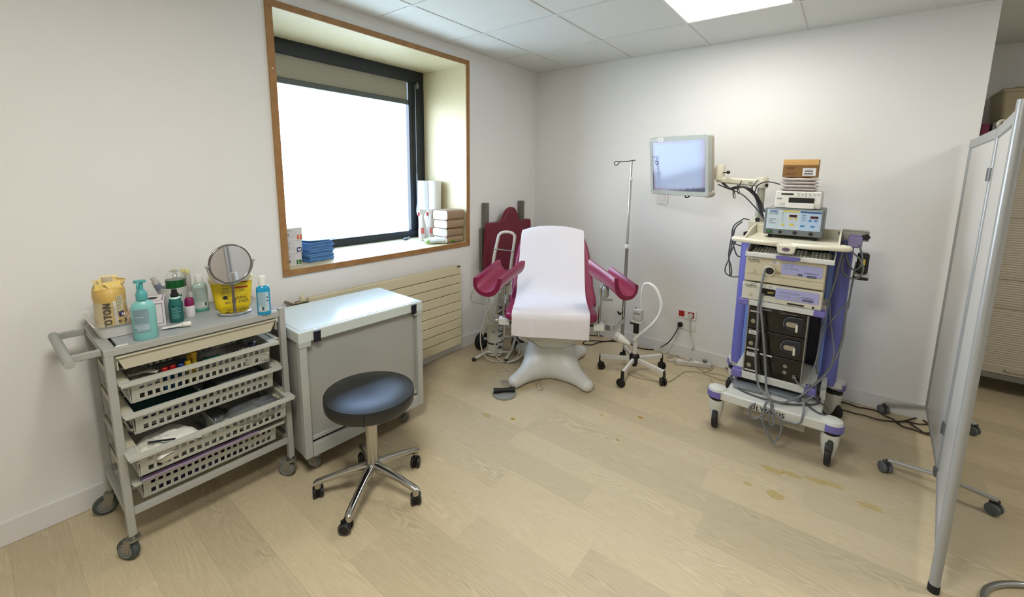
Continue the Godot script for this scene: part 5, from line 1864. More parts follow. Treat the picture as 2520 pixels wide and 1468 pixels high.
	var cover := single("paper_cover", s, M("couch_paper", Color(0.865, 0.85, 0.865), 0.85, 0.0, {"backlight_enabled": true, "backlight": Color(0.05, 0.05, 0.05)}), "white paper sheet draped over the back and seat of the raspberry chair", "paper sheet", "", Vector3(1.0075, 0, 1.175), 0.5825)
	cover.name = "paper_cover"
	# drip pole
	t = thing("drip_pole", "chrome telescopic drip pole with a looped hook, standing right of the chair", "pole", Vector3(1.196, 0, 0.453))
	s = S.new()
	s.tube([Vector3(0, 0.24, 0), Vector3(0, 0.945, 0)], 0.0125, 16)
	part("lower_tube", s, M("chrome_dull"), t)
	s = S.new()
	s.tube([Vector3(0, 0.93, 0), Vector3(0, 1.47, 0)], 0.0095, 14)
	part("middle_tube", s, cr, t)
	s = S.new()
	s.tube([Vector3(0, 1.45, 0), Vector3(0, 1.578, 0)], 0.0075, 12)
	part("upper_tube", s, cr, t)
	for e in [[0.945, 0.0175], [1.450, 0.0145]]:
		s = S.new()
		s.disc(Vector3(0, e[0], 0), Vector3.UP, e[1], 0.03, 18, 0.003)
		part("collar", s, M("collar_white", Color(0.80, 0.80, 0.78), 0.35), t)
	s = S.new()
	s.tube([Vector3(0.028, 1.585, 0.0), Vector3(0.012, 1.583, 0), Vector3(-0.03, 1.577, 0), Vector3(-0.085, 1.575, 0)] + curve([Vector3(-0.100, 1.575, 0), Vector3(-0.125, 1.576, 0.0), Vector3(-0.137, 1.566, 0.0), Vector3(-0.130, 1.551, 0), Vector3(-0.113, 1.551, 0), Vector3(-0.096, 1.570, 0.003)], 5), 0.0038, 8)
	part("hook", s, M("hook_steel", Color(0.40, 0.39, 0.37), 0.3, 0.8), t)
	# foot pedal
	t = thing("foot_pedal", "round grey foot pedal with a black bar on the floor beside the chair pedestal", "foot pedal", Vector3(0.782, 0, 1.396))
	s = S.new()
	s.lathe([Vector2(0, 0), Vector2(0.076, 0), Vector2(0.079, 0.003), Vector2(0.077, 0.010), Vector2(0.070, 0.014), Vector2(0, 0.015)], 36)
	part("foot_plate", s, M("pedal_grey", Color(0.50, 0.51, 0.48), 0.5), t)
	s = S.new()
	var pa := Vector3(-0.052, 0.032, 0.052)
	var pb := Vector3(0.046, 0.030, -0.056)
	s.tube([pa, pa.lerp(pb, 0.2), pa.lerp(pb, 0.5), pa.lerp(pb, 0.85), pb], [0.0175, 0.0165, 0.0135, 0.0165, 0.0175], 16)
	part("pedal_bar", s, M("pedal_black", Color(0.025, 0.025, 0.03), 0.55), t)
	s = S.new()
	s.disc(pa + (pa - pb).normalized() * 0.002, pa - pb, 0.0125, 0.006, 16)
	part("end_cap", s, M("pedal_light", Color(0.60, 0.60, 0.58), 0.4), t)
	s = S.new()
	var pts := []
	for k in 60:
		var a := k * 0.42
		var rr := 0.042 + 0.008 * sin(k * 0.9)
		pts.append(Vector3(cos(a) * rr, 0.004 + 0.034 * absf(sin(a * 0.5 + 0.6)) , sin(a) * rr * 0.8))
	s.tube(pts, 0.0018, 5)
	single("pedal_cable", s, M("cable_grey_clear", Color(0.55, 0.55, 0.50), 0.4), "coil of thin grey cable behind the round foot pedal", "cable", "", Vector3(0.728, 0.0, 1.300), 0.0)
	s = S.new()
	s.tube(curve([Vector3(0, 0.003, -0.05), Vector3(0.010, 0.003, 0.02), Vector3(0.038, 0.003, 0.060), Vector3(0.060, 0.003, 0.045), Vector3(0.040, 0.003, 0.0), Vector3(0.015, 0.003, -0.05)], 6), 0.0022, 6)
	single("clear_tube", s, M("tube_clear", Color(0.58, 0.56, 0.48), 0.3), "loop of thin clear tube on the floor under the chair pedestal arch", "tube", "", Vector3(0.872, 0, 1.158), 0.35)


# ------------------------------------------------------------------ corner: spare board and gas bottle
func corner_items() -> void:
	var t := thing("leg_board", "raspberry padded board with a rounded tab, hung on grey rails in the room corner", "board", Vector3(0.03, 0, 0.5))
	var o := Vector3(0.03, 0, 0.5)
	var s := W(o)
	# outline in (z, y)
	var p: Array = []
	for q in [[0.815, 1.035], [0.785, 1.058], [0.66, 1.060], [0.602, 1.085], [0.555, 1.150], [0.505, 1.178], [0.448, 1.172], [0.405, 1.125], [0.365, 1.058], [0.225, 1.056], [0.200, 1.035], [0.196, 0.93], [0.185, 0.80], [0.185, 0.68], [0.23, 0.625], [0.51, 0.615], [0.78, 0.630], [0.834, 0.69], [0.826, 0.88]]:
		p.append(Vector2(q[0], q[1]))
	s.prism(outline(p, 4), 0.055, Transform3D(Basis(Vector3(0, 0, 1), Vector3(0, 1, 0), Vector3(-1, 0, 0)), Vector3(0.115, 0, 0)), 0.014)
	part("padded_board", s, M("raspberry_deep", Color(0.42, 0.06, 0.165), 0.42), t)
	var gm := M("rail_grey", Color(0.44, 0.42, 0.40), 0.4, 0.3)
	for z in [0.757, 0.252]:
		s = W(o)
		s.bb(Vector3(0.008, 0.58, z - 0.026), Vector3(0.050, 1.225, z + 0.026), 0.004)
		part("rail", s, gm, t)
	s = W(o)
	s.bb(Vector3(0.008, 0.64, 0.785), Vector3(0.040, 1.01, 0.812), 0.003)
	part("side_plate", s, gm, t)
	for y in [0.70, 0.98]:
		s = W(o)
		s.bb(Vector3(0.0, y - 0.02, 0.26), Vector3(0.030, y + 0.02, 0.75), 0.002)
		part("wall_bracket", s, gm, t)
	# gas bottle on its cart
	var P := Vector3(0.33, 0, 0.93)
	t = thing("gas_bottle", "white gas bottle with blue collars and large black vertical lettering, standing in the corner", "gas bottle", P, 0.7025)
	var wm := M("bottle_cream", Color(0.76, 0.75, 0.71), 0.4)
	s = S.new()
	s.lathe([Vector2(0, 0.030), Vector2(0.064, 0.030), Vector2(0.069, 0.036), Vector2(0.069, 0.458), Vector2(0.064, 0.485), Vector2(0.050, 0.505), Vector2(0.050, 0.560), Vector2(0, 0.562)], 32, at(-0.022, 0, 0))
	part("bottle", s, wm, t)
	var nv := M("collar_navy", Color(0.035, 0.045, 0.20), 0.35)
	for e in [[0.470, 0.060, 0.036], [0.612, 0.054, 0.042]]:
		s = S.new()
		s.disc(Vector3(-0.022, e[0], 0), Vector3.UP, e[1], e[2], 28, 0.003)
		part("collar", s, nv, t)
	s = S.new()
	s.lathe([Vector2(0, 0.485), Vector2(0.052, 0.488), Vector2(0.052, 0.590), Vector2(0, 0.592)], 28, at(-0.022, 0, 0))
	part("valve_guard", s, wm, t)
	s = S.new()
	s.disc(Vector3(-0.022, 0.117, 0), Vector3.UP, 0.0696, 0.014, 32)
	part("stripe", s, M("stripe_plum", Color(0.22, 0.15, 0.20), 0.5), t)
	s = S.new()
	s.sheet(func(u: float, w: float) -> Vector3:
		var a := lerpf(0.28, 1.25, u)
		return Vector3(-0.022 + sin(a) * 0.0697, lerpf(0.455, 0.06, w), cos(a) * 0.0697), 10, 2)
	part("label_panel", s, M("label_panel_white", Color(0.83, 0.84, 0.86), 0.5), t)
	var ink := M("print_black")
	var word := "PLACYVAX"
	for k in word.length():
		text(t, word[k], 0.042, ink, Transform3D(Basis(Vector3.UP, 0.62) * Basis(Vector3(0, 0, 1), PI / 2), Vector3(-0.022 + sin(0.62) * 0.0702, 0.088 + k * 0.0475, cos(0.62) * 0.0702)))
	plate(t, "data_label", 0.034, 0.026, stripes("bottle_label", 32, 24, Color(0.70, 0.69, 0.66), [[3, 3, 26, 18, Color(0.30, 0.30, 0.30), 4]]), Transform3D(Basis(Vector3.UP, -0.25), Vector3(-0.022 - sin(0.25) * 0.0698, 0.222, cos(0.25) * 0.0698)))
	# clear jar fixed to its side
	t = thing("suction_jar", "clear suction jar with tubing clipped to the side of the white gas bottle", "jar", P, 0.7025)
	s = S.new()
	s.lathe([Vector2(0, 0.30), Vector2(0.030, 0.302), Vector2(0.044, 0.325), Vector2(0.046, 0.480), Vector2(0.040, 0.492), Vector2(0, 0.495)], 24, at(-0.062, 0, 0.120))
	part("jar", s, glass("jar_clear", Color(0.92, 0.93, 0.91), 0.20), t)
	s = S.new()
	s.tube(curve([Vector3(-0.085, 0.57, 0.12), Vector3(-0.09, 0.45, 0.125), Vector3(-0.075, 0.36, 0.125), Vector3(-0.055, 0.335, 0.12), Vector3(-0.035, 0.38, 0.12), Vector3(-0.015, 0.50, 0.11), Vector3(0.0, 0.58, 0.09)], 6), 0.0085, 10)
	part("inner_tube", s, M("tube_milky", Color(0.72, 0.71, 0.67), 0.3), t)
	# cart
	t = thing("bottle_cart", "white tubular hand cart with black wheels that carries the gas bottle", "cart", P, 0.7025)
	var cm := M("cart_white", Color(0.80, 0.79, 0.75), 0.35)
	s = S.new()
	s.tube(curve([Vector3(-0.076, 0.36, -0.095), Vector3(-0.050, 0.725, -0.095), Vector3(-0.010, 0.945, -0.095), Vector3(0.004, 0.985, -0.095), Vector3(0.034, 1.004, -0.095), Vector3(0.088, 1.004, -0.095), Vector3(0.120, 0.985, -0.095), Vector3(0.127, 0.945, -0.095), Vector3(0.100, 0.725, -0.095), Vector3(0.074, 0.42, -0.095), Vector3(0.072, 0.33, -0.095), Vector3(0.10, 0.24, -0.095), Vector3(0.15, 0.14, -0.10)], 6), 0.0125, 12)
	s.tube(curve([Vector3(-0.076, 0.36, -0.095), Vector3(-0.09, 0.24, -0.095), Vector3(-0.13, 0.14, -0.10)], 6), 0.0125, 12)
	part("handle_frame", s, cm, t)
	s = S.new()
	s.tube([Vector3(-0.045, 0.870, -0.080), Vector3(0.118, 0.852, -0.080)], 0.004, 8)
	s.disc(Vector3(0.118, 0.852, -0.078), Vector3(1, 0, 0), 0.010, 0.014, 10)
	part("cross_bar", s, M("cast_grey"), t)
	s = S.new()
	s.ring(Vector3(-0.022, 0.285, 0), Vector3.UP, 0.076, 0.005, 36, 8)
	part("bottle_hoop", s, cm, t)
	s = S.new()
	s.tube([Vector3(-0.185, 0.018, 0.12), Vector3(-0.10, 0.050, 0.06), Vector3(-0.04, 0.030, 0.02)], 0.011, 10)
	s.tube([Vector3(0.060, 0.018, 0.14), Vector3(0.115, 0.060, 0.03), Vector3(0.15, 0.14, -0.10)], 0.012, 10)
	s.tube([Vector3(-0.185 + 0.09, 0.045, 0.055), Vector3(0.10, 0.045, 0.055)], 0.008, 10)
	s.disc(Vector3(-0.022, 0.022, 0), Vector3.UP, 0.070, 0.012, 24)
	s.tube([Vector3(-0.13, 0.14, -0.10), Vector3(-0.13, 0.095, -0.11), Vector3(0.16, 0.095, -0.11)], 0.010, 10)
	s.tube([Vector3(-0.022, 0.022, -0.03), Vector3(-0.022, 0.095, -0.11)], 0.010, 10)
	part("cart_base", s, cm, t)
	for e in [Vector3(-0.19, 0.015, 0.124), Vector3(0.060, 0.013, 0.147)]:
		s = S.new()
		s.disc(e, Vector3(-0.7, 0, 0.7), 0.0145, 0.028, 14, 0.003)
		part("foot_tip", s, M("rubber_brown", Color(0.20, 0.17, 0.14), 0.7), t)
	for x in [-0.14, 0.168]:
		s = S.new()
		var axw := Vector3(1, 0, 0.9).normalized()
		s.disc(Vector3(x, 0.075, -0.11), axw, 0.075, 0.034, 28, 0.010)
		var w := part("wheel", s, M("black_rubber"), t)
		s = S.new()
		s.disc(Vector3(x, 0.075, -0.11), axw, 0.042, 0.038, 24, 0.003)
		part("hub", s, M("hub_slate", Color(0.16, 0.19, 0.20), 0.4), w)
	# hoses
	s = S.new()
	var loop := []
	for k in 25:
		var a := 1.35 - TAU * k / 24 * 1.0
		loop.append(Vector3(0.070 + 0.103 * cos(a), 0.112 + 0.108 * sin(a), 0.150 + 0.0009 * k))
	s.tube(curve([Vector3(0.016, 0.555, 0.075), Vector3(-0.040, 0.485, 0.12), Vector3(-0.088, 0.411, 0.165), Vector3(-0.128, 0.295, 0.17), Vector3(-0.138, 0.178, 0.165), Vector3(-0.114, 0.067, 0.16), Vector3(-0.055, 0.012, 0.16), Vector3(0.025, -0.0, 0.155), Vector3(0.11, 0.006, 0.15), Vector3(0.165, 0.045, 0.15)], 6), 0.0052, 8)
	s.tube(loop, 0.0052, 8)
	s.tube(curve([Vector3(0.075, 0.006, 0.175), Vector3(0.15, 0.030, 0.17), Vector3(0.21, 0.09, 0.15), Vector3(0.236, 0.18, 0.13), Vector3(0.24, 0.25, 0.09)], 6), 0.007, 8)
	var h := single("oxygen_hose", s, M("hose_white", Color(0.74, 0.73, 0.69), 0.3), "long pale hose hanging in loops in front of the gas bottle", "hose", "", P + Vector3(0, 0.006, 0), 0.7025)
	h.name = "oxygen_hose"
	s = S.new()
	s.tube(curve([Vector3(-0.10, 0.62, -0.05), Vector3(-0.14, 0.589, -0.05), Vector3(-0.195, 0.544, -0.05), Vector3(-0.225, 0.483, -0.05), Vector3(-0.212, 0.438, -0.045), Vector3(-0.156, 0.428, -0.02), Vector3(-0.095, 0.440, 0.03)], 6), 0.0035, 8)
	single("thin_hose", s, M("hose_grey", Color(0.60, 0.59, 0.56), 0.3), "thin grey hose curving out to the left of the gas bottle", "hose", "", P, 0.7025)


# ------------------------------------------------------------------ gooseneck lamp
func exam_lamp() -> void:
	var o := Vector3(1.335, 0, 0.533)
	var t := thing("gooseneck_lamp", "white gooseneck examination lamp with a drooping head on a five-armed castor base", "lamp", o)
	var wm := M("lamp_white", Color(0.84, 0.83, 0.81), 0.35)
	var bk := M("black_plastic", Color(0.03, 0.03, 0.03), 0.45)
	var s := S.new()
	s.lathe([Vector2(0, 0.060), Vector2(0.020, 0.060), Vector2(0.022, 0.085), Vector2(0.036, 0.090), Vector2(0.038, 0.135), Vector2(0.034, 0.148), Vector2(0.024, 0.156), Vector2(0, 0.156)], 24)
	part("hub", s, bk, t)
	for k in 5:
		var a := deg_to_rad(13.5 + 72.0 * k)
		var d := Vector3(cos(a), 0, sin(a))
		s = S.new()
		s.bar(d * 0.034 + Vector3(0, 0.113, 0), d * 0.252 + Vector3(0, 0.100, 0), 0.022, 0.032, 0.004)
		part("leg", s, wm, t)
		s = S.new()
		s.bar(d * 0.250 + Vector3(0, 0.100, 0), d * 0.257 + Vector3(0, 0.0995, 0), 0.024, 0.034, 0.003)
		s.box(d * 0.256 + Vector3(0, 0.072, 0), Vector3(0.010, 0.05, 0.024), 0.003, Basis(Vector3.UP, -a))
		part("end_cap", s, bk, t)
		castor(t, d * 0.252, 0.027, 0.044, 0.068, [0.6, 2.4, -0.9, 1.9, -2.2][k], bk, M("castor_black"), true, null, 0.4)
	s = S.new()
	s.tube([Vector3(0, 0.15, 0), Vector3(0, 0.335, 0)], 0.0175, 18)
	part("pole", s, wm, t)
	s = S.new()
	s.tube([Vector3(0, 0.318, 0), Vector3(0, 0.402, 0)], 0.0205, 18)
	s.box(Vector3(-0.015, 0.392, 0.012), Vector3(0.05, 0.014, 0.03), 0.003)
	part("pole_clamp", s, bk, t)
	s = S.new()
	s.prism(rrect(0.088, 0.070, 0.010), 0.014, Transform3D(Basis(Vector3(1, 0, 0), Vector3(0, 0, -1), Vector3(0, 1, 0)), Vector3(0.008, 0.402, 0)), 0.003)
	s.box(Vector3(0.052, 0.418, 0.0), Vector3(0.006, 0.022, 0.05), 0.002, Basis(Vector3(0, 0, 1), -0.4))
	part("bracket", s, wm, t)
	s = S.new()
	s.prism(rrect(0.070, 0.056, 0.016), 0.088, Transform3D(Basis(Vector3(1, 0, 0), Vector3(0, 0, -1), Vector3(0, 1, 0)), Vector3(0.010, 0.416, 0)), 0.005)
	part("transformer", s, M("housing_white", Color(0.78, 0.76, 0.73), 0.45), t)
	text(t, "TIMO 2", 0.010, M("print_grey", Color(0.22, 0.22, 0.22), 0.6), at(0.012, 0.474, 0.0285), true)
	s = S.new()
	s.disc(Vector3(-0.010, 0.510, 0.0), Vector3.UP, 0.009, 0.014, 14, 0.002)
	part("switch", s, M("cast_grey"), t)
	var g := curve([Vector3(0.030, 0.500, 0), Vector3(0.026, 0.600, 0), Vector3(0.028, 0.640, 0.002), Vector3(0.040, 0.690, 0.004), Vector3(0.064, 0.709, 0.008), Vector3(0.098, 0.705, 0.012), Vector3(0.136, 0.681, 0.016), Vector3(0.167, 0.628, 0.020), Vector3(0.183, 0.572, 0.024), Vector3(0.174, 0.503, 0.028), Vector3(0.142, 0.440, 0.032), Vector3(0.094, 0.380, 0.036), Vector3(0.048, 0.330, 0.040), Vector3(0.003, 0.272, 0.042)], 6)
	var rad := []
	for i in g.size():
		rad.append(lerpf(0.0042, 0.0105, clampf(i / (g.size() * 0.45), 0.0, 1.0)))
	s = S.new()
	s.tube(g, rad, 12)
	part("gooseneck", s, M("lamp_gloss", Color(0.86, 0.86, 0.83), 0.25), t)
	s = S.new()
	s.tube([Vector3(0.006, 0.276, 0.042), Vector3(-0.034, 0.232, 0.046)], 0.0085, 12)
	part("joint", s, M("chrome"), t)
	var tip := Vector3(-0.022, 0.236, 0.046)
	var head := Vector3(-0.140, 0.292, 0.075)
	var y := (head - tip).normalized()
	var sx := y.cross(Vector3(0, 0, 1)).normalized()
	var hx := Transform3D(Basis(sx, y, sx.cross(y)), tip)
	s = S.new()
	s.lathe([Vector2(0, 0), Vector2(0.011, 0.0), Vector2(0.013, 0.012), Vector2(0.022, 0.045), Vector2(0.0315, 0.078), Vector2(0.0345, 0.098), Vector2(0.0345, 0.1005)], 28, hx)
	part("lamp_head", s, M("lamp_gloss"), t)
	s = S.new()
	s.lathe([Vector2(0.0347, 0.1005), Vector2(0.0347, 0.1030)], 28, hx)
	part("head_ring", s, M("ring_slate", Color(0.22, 0.25, 0.28), 0.4), t)
	s = S.new()
	s.lathe([Vector2(0.0345, 0.1030), Vector2(0.034, 0.118), Vector2(0.029, 0.128), Vector2(0.016, 0.133), Vector2(0, 0.134)], 28, hx)
	part("head_cap", s, M("lamp_gloss"), t)


# ------------------------------------------------------------------ endoscopy cart
const CART := Vector3(2.265, 0, 0.60)


func endo_cart() -> void:
	var o := CART
	var t := thing("equipment_cart", "tall white and lilac equipment cart on castors, loaded with endoscopy devices on its shelves", "cart", o)
	var wm := M("cart_shell", Color(0.80, 0.80, 0.765), 0.38)
	var li := M("cart_lilac", Color(0.43, 0.40, 0.66), 0.42)
	var co := M("column_lilac", Color(0.40, 0.41, 0.70), 0.40)
	var s := W(o)
	# base: front beam, plate and rear arms
	var y0 := 0.186
	var y1 := 0.243
	var ol := PackedVector2Array([Vector2(2.035, -0.33), Vector2(2.495, -0.33), Vector2(2.495, -0.84), Vector2(2.515, -0.855), Vector2(2.56, -0.855), Vector2(2.56, -0.915), Vector2(2.49, -0.925), Vector2(2.265, -0.93), Vector2(2.04, -0.925), Vector2(1.965, -0.915), Vector2(1.965, -0.855), Vector2(2.015, -0.855), Vector2(2.035, -0.84)])
	s.prism(ol, y1 - y0, Transform3D(Basis(Vector3(1, 0, 0), Vector3(0, 0, -1), Vector3(0, 1, 0)), Vector3(0, y0, 0)), 0.010)
	part("base", s, wm, t)
	for x in [2.055, 2.485]:
		s = W(o)
		s.bb(Vector3(x - 0.014, y1 - 0.004, 0.345), Vector3(x + 0.014, 0.30, 0.66), 0.004)
		part("base_cheek", s, wm, t)
	s = W(o)
	s.bb(Vector3(1.955, 0.225, 0.325), Vector3(2.575, 0.268, 0.425), 0.010)
	part("rear_beam", s, wm, t)
	text(t, "OLYMPUS", 0.026, M("print_grey"), Transform3D(Basis(), Vector3(2.255, 0.2115, 0.9305) - o), true)
	s = W(o)
	s.bb(Vector3(2.13, 0.118, 0.62), Vector3(2.43, 0.186, 0.86), 0.005)
	part("underside_box", s, M("box_beige", Color(0.66, 0.63, 0.57), 0.5), t)
	# castors in pods
	var tyre := M("tyre_charcoal", Color(0.10, 0.10, 0.10), 0.6)
	for p in [[Vector3(1.990, 0, 0.880), 0.10], [Vector3(2.538, 0, 0.876), 0.0], [Vector3(1.990, 0, 0.365), -0.6], [Vector3(2.540, 0, 0.350), 0.95]]:
		var c: Vector3 = p[0]
		var front := c.z > 0.6
		s = W(o)
		s.lathe([Vector2(0, 0.200), Vector2(0.050, 0.200), Vector2(0.052, 0.205), Vector2(0.052, 0.232), Vector2(0.046, 0.247), Vector2(0.030, 0.253), Vector2(0, 0.254)], 28, Transform3D(Basis(), c + Vector3(0, 0.0 if front else 0.012, 0)))
		part("pod", s, wm, t)
		s = W(o)
		s.sheet(func(u: float, w: float) -> Vector3:
			var mid := atan2(0.35 if front else -0.5, 1.0 if c.x > 2.2 else -1.0)
			var a := mid + lerpf(-1.75, 1.75, u)
			return c + Vector3(cos(a) * 0.0545, lerpf(0.233, 0.197, w) + (0.0 if front else 0.012), sin(a) * 0.0545), 20, 2, 0.004)
		part("pod_bumper", s, li, t)
		s = W(o)
		s.disc(c + Vector3(0, 0.188, 0), Vector3.UP, 0.044, 0.024, 26, 0.003)
		part("swivel", s, M("swivel_black", Color(0.04, 0.035, 0.035), 0.5), t)
		var b := Basis(Vector3.UP, p[1])
		s = W(o)
		var rings := []
		for e in [[0.180, 0.041, 0.041, 0.0], [0.150, 0.041, 0.043, -0.004], [0.105, 0.036, 0.044, -0.010], [0.060, 0.029, 0.036, -0.016], [0.032, 0.023, 0.022, -0.018]]:
			rings.append(ring_of(rrect(e[1] * 2, e[2] * 2, minf(e[1], e[2]) * 0.8, 5), c + Vector3(0, e[0], 0) + b * Vector3(0, 0, e[3]), b.x, b.z))
		s.loft(rings)
		var hs := part("castor", s, wm, t)
		s = W(o)
		s.disc(c + Vector3(0, 0.062, 0) + b * Vector3(0, 0, 0.006 if front else 0.0), b.x, 0.062, 0.030, 30, 0.009)
		part("wheel", s, tyre, hs)
		if front:
			s = W(o)
			s.disc(c + Vector3(0, 0.108, 0) + b * Vector3(0, 0, 0.034), b.x, 0.026, 0.034, 20, 0.006)
			if c.x > 2.2:
				s.box(c + Vector3(0, 0.118, 0) + b * Vector3(0.004, 0.012, 0.050), Vector3(0.026, 0.050, 0.016), 0.007, b * Basis(Vector3(1, 0, 0), -0.25))
				part("brake_lever", s, M("brake_grey", Color(0.16, 0.17, 0.16), 0.5), hs)
	# columns
	for e in [[2.003, 0.041, 1.085], [2.493, 0.049, 1.125]]:
		s = W(o)
		s.lathe([Vector2(0, 0.245), Vector2(e[1], 0.245), Vector2(e[1], e[2]), Vector2(0, e[2])], 28, Transform3D(Basis(), Vector3(e[0], 0, 0.40)), 1.0, 1.0)
		part("column", s, co, t)
		var inx: float = e[0] + (0.040 if e[0] < 2.2 else -0.046)
		s = W(o)
		s.bb(Vector3(inx - 0.016, 0.262, 0.375), Vector3(inx + 0.016, 1.07, 0.445), 0.006)
		part("column_rail", s, M("column_blue", Color(0.44, 0.54, 0.80), 0.35), t)
	s = W(o)
	s.lathe([Vector2(0, 1.085), Vector2(0.043, 1.085), Vector2(0.044, 1.09), Vector2(0.044, 1.125), Vector2(0.040, 1.131), Vector2(0, 1.132)], 26, Transform3D(Basis(), Vector3(2.003, 0, 0.40)))
	part("column_cap", s, wm, t)
	# shelves
	for e in [[0.744, 0.776, 0.785], [0.294, 0.338, 0.775]]:
		s = W(o)
		s.bb(Vector3(2.045, e[0], 0.36), Vector3(2.452, e[1], e[2] - 0.004), 0.005)
		var sh := part("shelf", s, wm, t)
		for x in [[2.035, 2.092], [2.400, 2.456]]:
			s = W(o)
			s.bb(Vector3(x[0], e[0] - 0.002, e[2] - 0.06), Vector3(x[1], e[1] + 0.002, e[2] + 0.002), 0.007)
			part("shelf_corner", s, li, sh)
	s = W(o)
	s.bb(Vector3(2.38, 0.34, 0.39), Vector3(2.44, 0.74, 0.41))
	s.bb(Vector3(2.06, 0.34, 0.375), Vector3(2.44, 1.10, 0.388))
	part("back_cover", s, M("back_navy", Color(0.06, 0.07, 0.16), 0.5), t)
	# top tray with its two grip loops
	var iv := M("tray_ivory", Color(0.85, 0.83, 0.75), 0.35)
	s = W(o)
	s.bb(Vector3(2.030, 1.108, 0.40), Vector3(2.478, 1.126, 0.79), 0.006)
	part("top_tray", s, iv, t)
	s = W(o)
	s.prism(PackedVector2Array([Vector2(-0.40, 1.12), Vector2(-0.79, 1.12), Vector2(-0.79, 1.128), Vector2(-0.56, 1.168), Vector2(-0.40, 1.182)]), 0.010, Transform3D(Basis(Vector3(0, 0, -1), Vector3(0, 1, 0), Vector3(1, 0, 0)), Vector3(2.030, 0, 0)), 0.003)
	s.prism(PackedVector2Array([Vector2(-0.40, 1.12), Vector2(-0.79, 1.12), Vector2(-0.79, 1.128), Vector2(-0.60, 1.172), Vector2(-0.40, 1.186)]), 0.010, Transform3D(Basis(Vector3(0, 0, -1), Vector3(0, 1, 0), Vector3(1, 0, 0)), Vector3(2.468, 0, 0)), 0.003)
	s.bb(Vector3(2.040, 1.12, 0.395), Vector3(2.468, 1.180, 0.405), 0.003)
	part("tray_rim", s, iv, t)
	for e in [[2.030, 2.205, 1.995], [2.478, 2.290, 2.515]]:
		s = W(o)
		s.tube(curve([Vector3(e[0], 1.120, 0.72), Vector3(e[2] + 0.3 * (e[0] - e[2]), 1.124, 0.775), Vector3(e[2], 1.128, 0.815), Vector3(e[2] + 0.15 * (e[0] - e[2]) * 2.0, 1.127, 0.842), Vector3(lerpf(e[0], e[1], 0.35), 1.124, 0.850), Vector3(lerpf(e[0], e[1], 0.75), 1.121, 0.846), Vector3(e[1], 1.119, 0.825), Vector3(e[1] + 0.08 * (e[1] - e[0]), 1.116, 0.782)], 6), 0.0135, 12)
		part("grip_loop", s, iv, t)
	s = W(o)
	s.bb(Vector3(2.190, 1.104, 0.78), Vector3(2.305, 1.124, 0.838), 0.005)
	s.prism(PackedVector2Array([Vector2(2.205, 1.118), Vector2(2.298, 1.118), Vector2(2.288, 1.080), Vector2(2.280, 1.074), Vector2(2.222, 1.074), Vector2(2.214, 1.080)]), 0.022, Transform3D(Basis(), Vector3(0, 0, 0.828)), 0.004)
	part("latch_block", s, iv, t)
	s = W(o)
	s.lathe([Vector2(0, 0), Vector2(0.0115, 0), Vector2(0.0125, 0.001), Vector2(0, 0.0016)], 22, Transform3D(Basis(Vector3(1.45, 0, 0), Vector3(0, 0, 1), Vector3(0, -0.85, 0)), Vector3(2.2515, 1.097, 0.8502)))
	part("latch_badge", s, M("badge_mauve", Color(0.40, 0.32, 0.42), 0.4), t)
	# keyboard drawer
	s = W(o)
	s.bb(Vector3(2.060, 1.033, 0.42), Vector3(2.462, 1.037, 0.80), 0.001)
	s.bb(Vector3(2.060, 1.033, 0.795), Vector3(2.462, 1.058, 0.812), 0.004)
	for x in [2.056, 2.460]:
		s.prism(PackedVector2Array([Vector2(-0.42, 1.034), Vector2(-0.812, 1.034), Vector2(-0.812, 1.052), Vector2(-0.68, 1.098), Vector2(-0.42, 1.098)]), 0.005, Transform3D(Basis(Vector3(0, 0, -1), Vector3(0, 1, 0), Vector3(1, 0, 0)), Vector3(x, 0, 0)), 0.001)
	part("keyboard_drawer", s, M("drawer_white", Color(0.84, 0.84, 0.82), 0.35), t)
	s = W(o)
	s.bb(Vector3(2.205, 1.038, 0.809), Vector3(2.318, 1.055, 0.820), 0.004)
	s.bb(Vector3(2.226, 1.030, 0.811), Vector3(2.298, 1.042, 0.818), 0.003)
	part("drawer_latch", s, li, t)
	# scope holder at the right column
	s = W(o)
	s.bb(Vector3(2.470, 1.128, 0.42), Vector3(2.600, 1.180, 0.44), 0.003)
	s.bb(Vector3(2.480, 1.180, 0.37), Vector3(2.600, 1.186, 0.44), 0.002)
	part("holder_plate", s, M("plate_grey", Color(0.66, 0.65, 0.61), 0.4), t)
	s = W(o)
	s.bb(Vector3(2.508, 1.098, 0.44), Vector3(2.572, 1.158, 0.52), 0.006)
	s.bb(Vector3(2.515, 1.158, 0.44), Vector3(2.566, 1.164, 0.50), 0.003)
	part("holder_hook", s, M("hook_lilac", Color(0.52, 0.48, 0.64), 0.4), t)
	for p in [Vector3(2.586, 1.155, 0.46), Vector3(1.992, 1.115, 0.447)]:
		s = W(o)
		for k in 5:
			var a := TAU * k / 5
			s.disc(p + Vector3(cos(a) * 0.010, sin(a) * 0.010, 0), Vector3(0, 0, 1), 0.009, 0.018, 10, 0.003)
		s.disc(p, Vector3(0, 0, 1), 0.011, 0.02, 12)
		part("star_knob", s, M("black_plastic"), t)
	s = W(o)
	s.bb(Vector3(2.560, 0.955, 0.44), Vector3(2.612, 1.068, 0.50), 0.008)
	part("light_guide_socket", s, M("black_plastic"), t)
	s = W(o)
	s.bb(Vector3(2.556, 0.936, 0.436), Vector3(2.622, 0.951, 0.504), 0.002)
	part("socket_band", s, M("band_white", Color(0.76, 0.76, 0.74), 0.4), t)
	s = W(o)
	s.bb(Vector3(2.552, 0.920, 0.434), Vector3(2.618, 0.936, 0.506), 0.003)
	part("socket_foot", s, M("black_plastic"), t)
	s = W(o)
	s.box(Vector3(2.590, 1.02, 0.502), Vector3(0.012, 0.034, 0.004), 0.001)
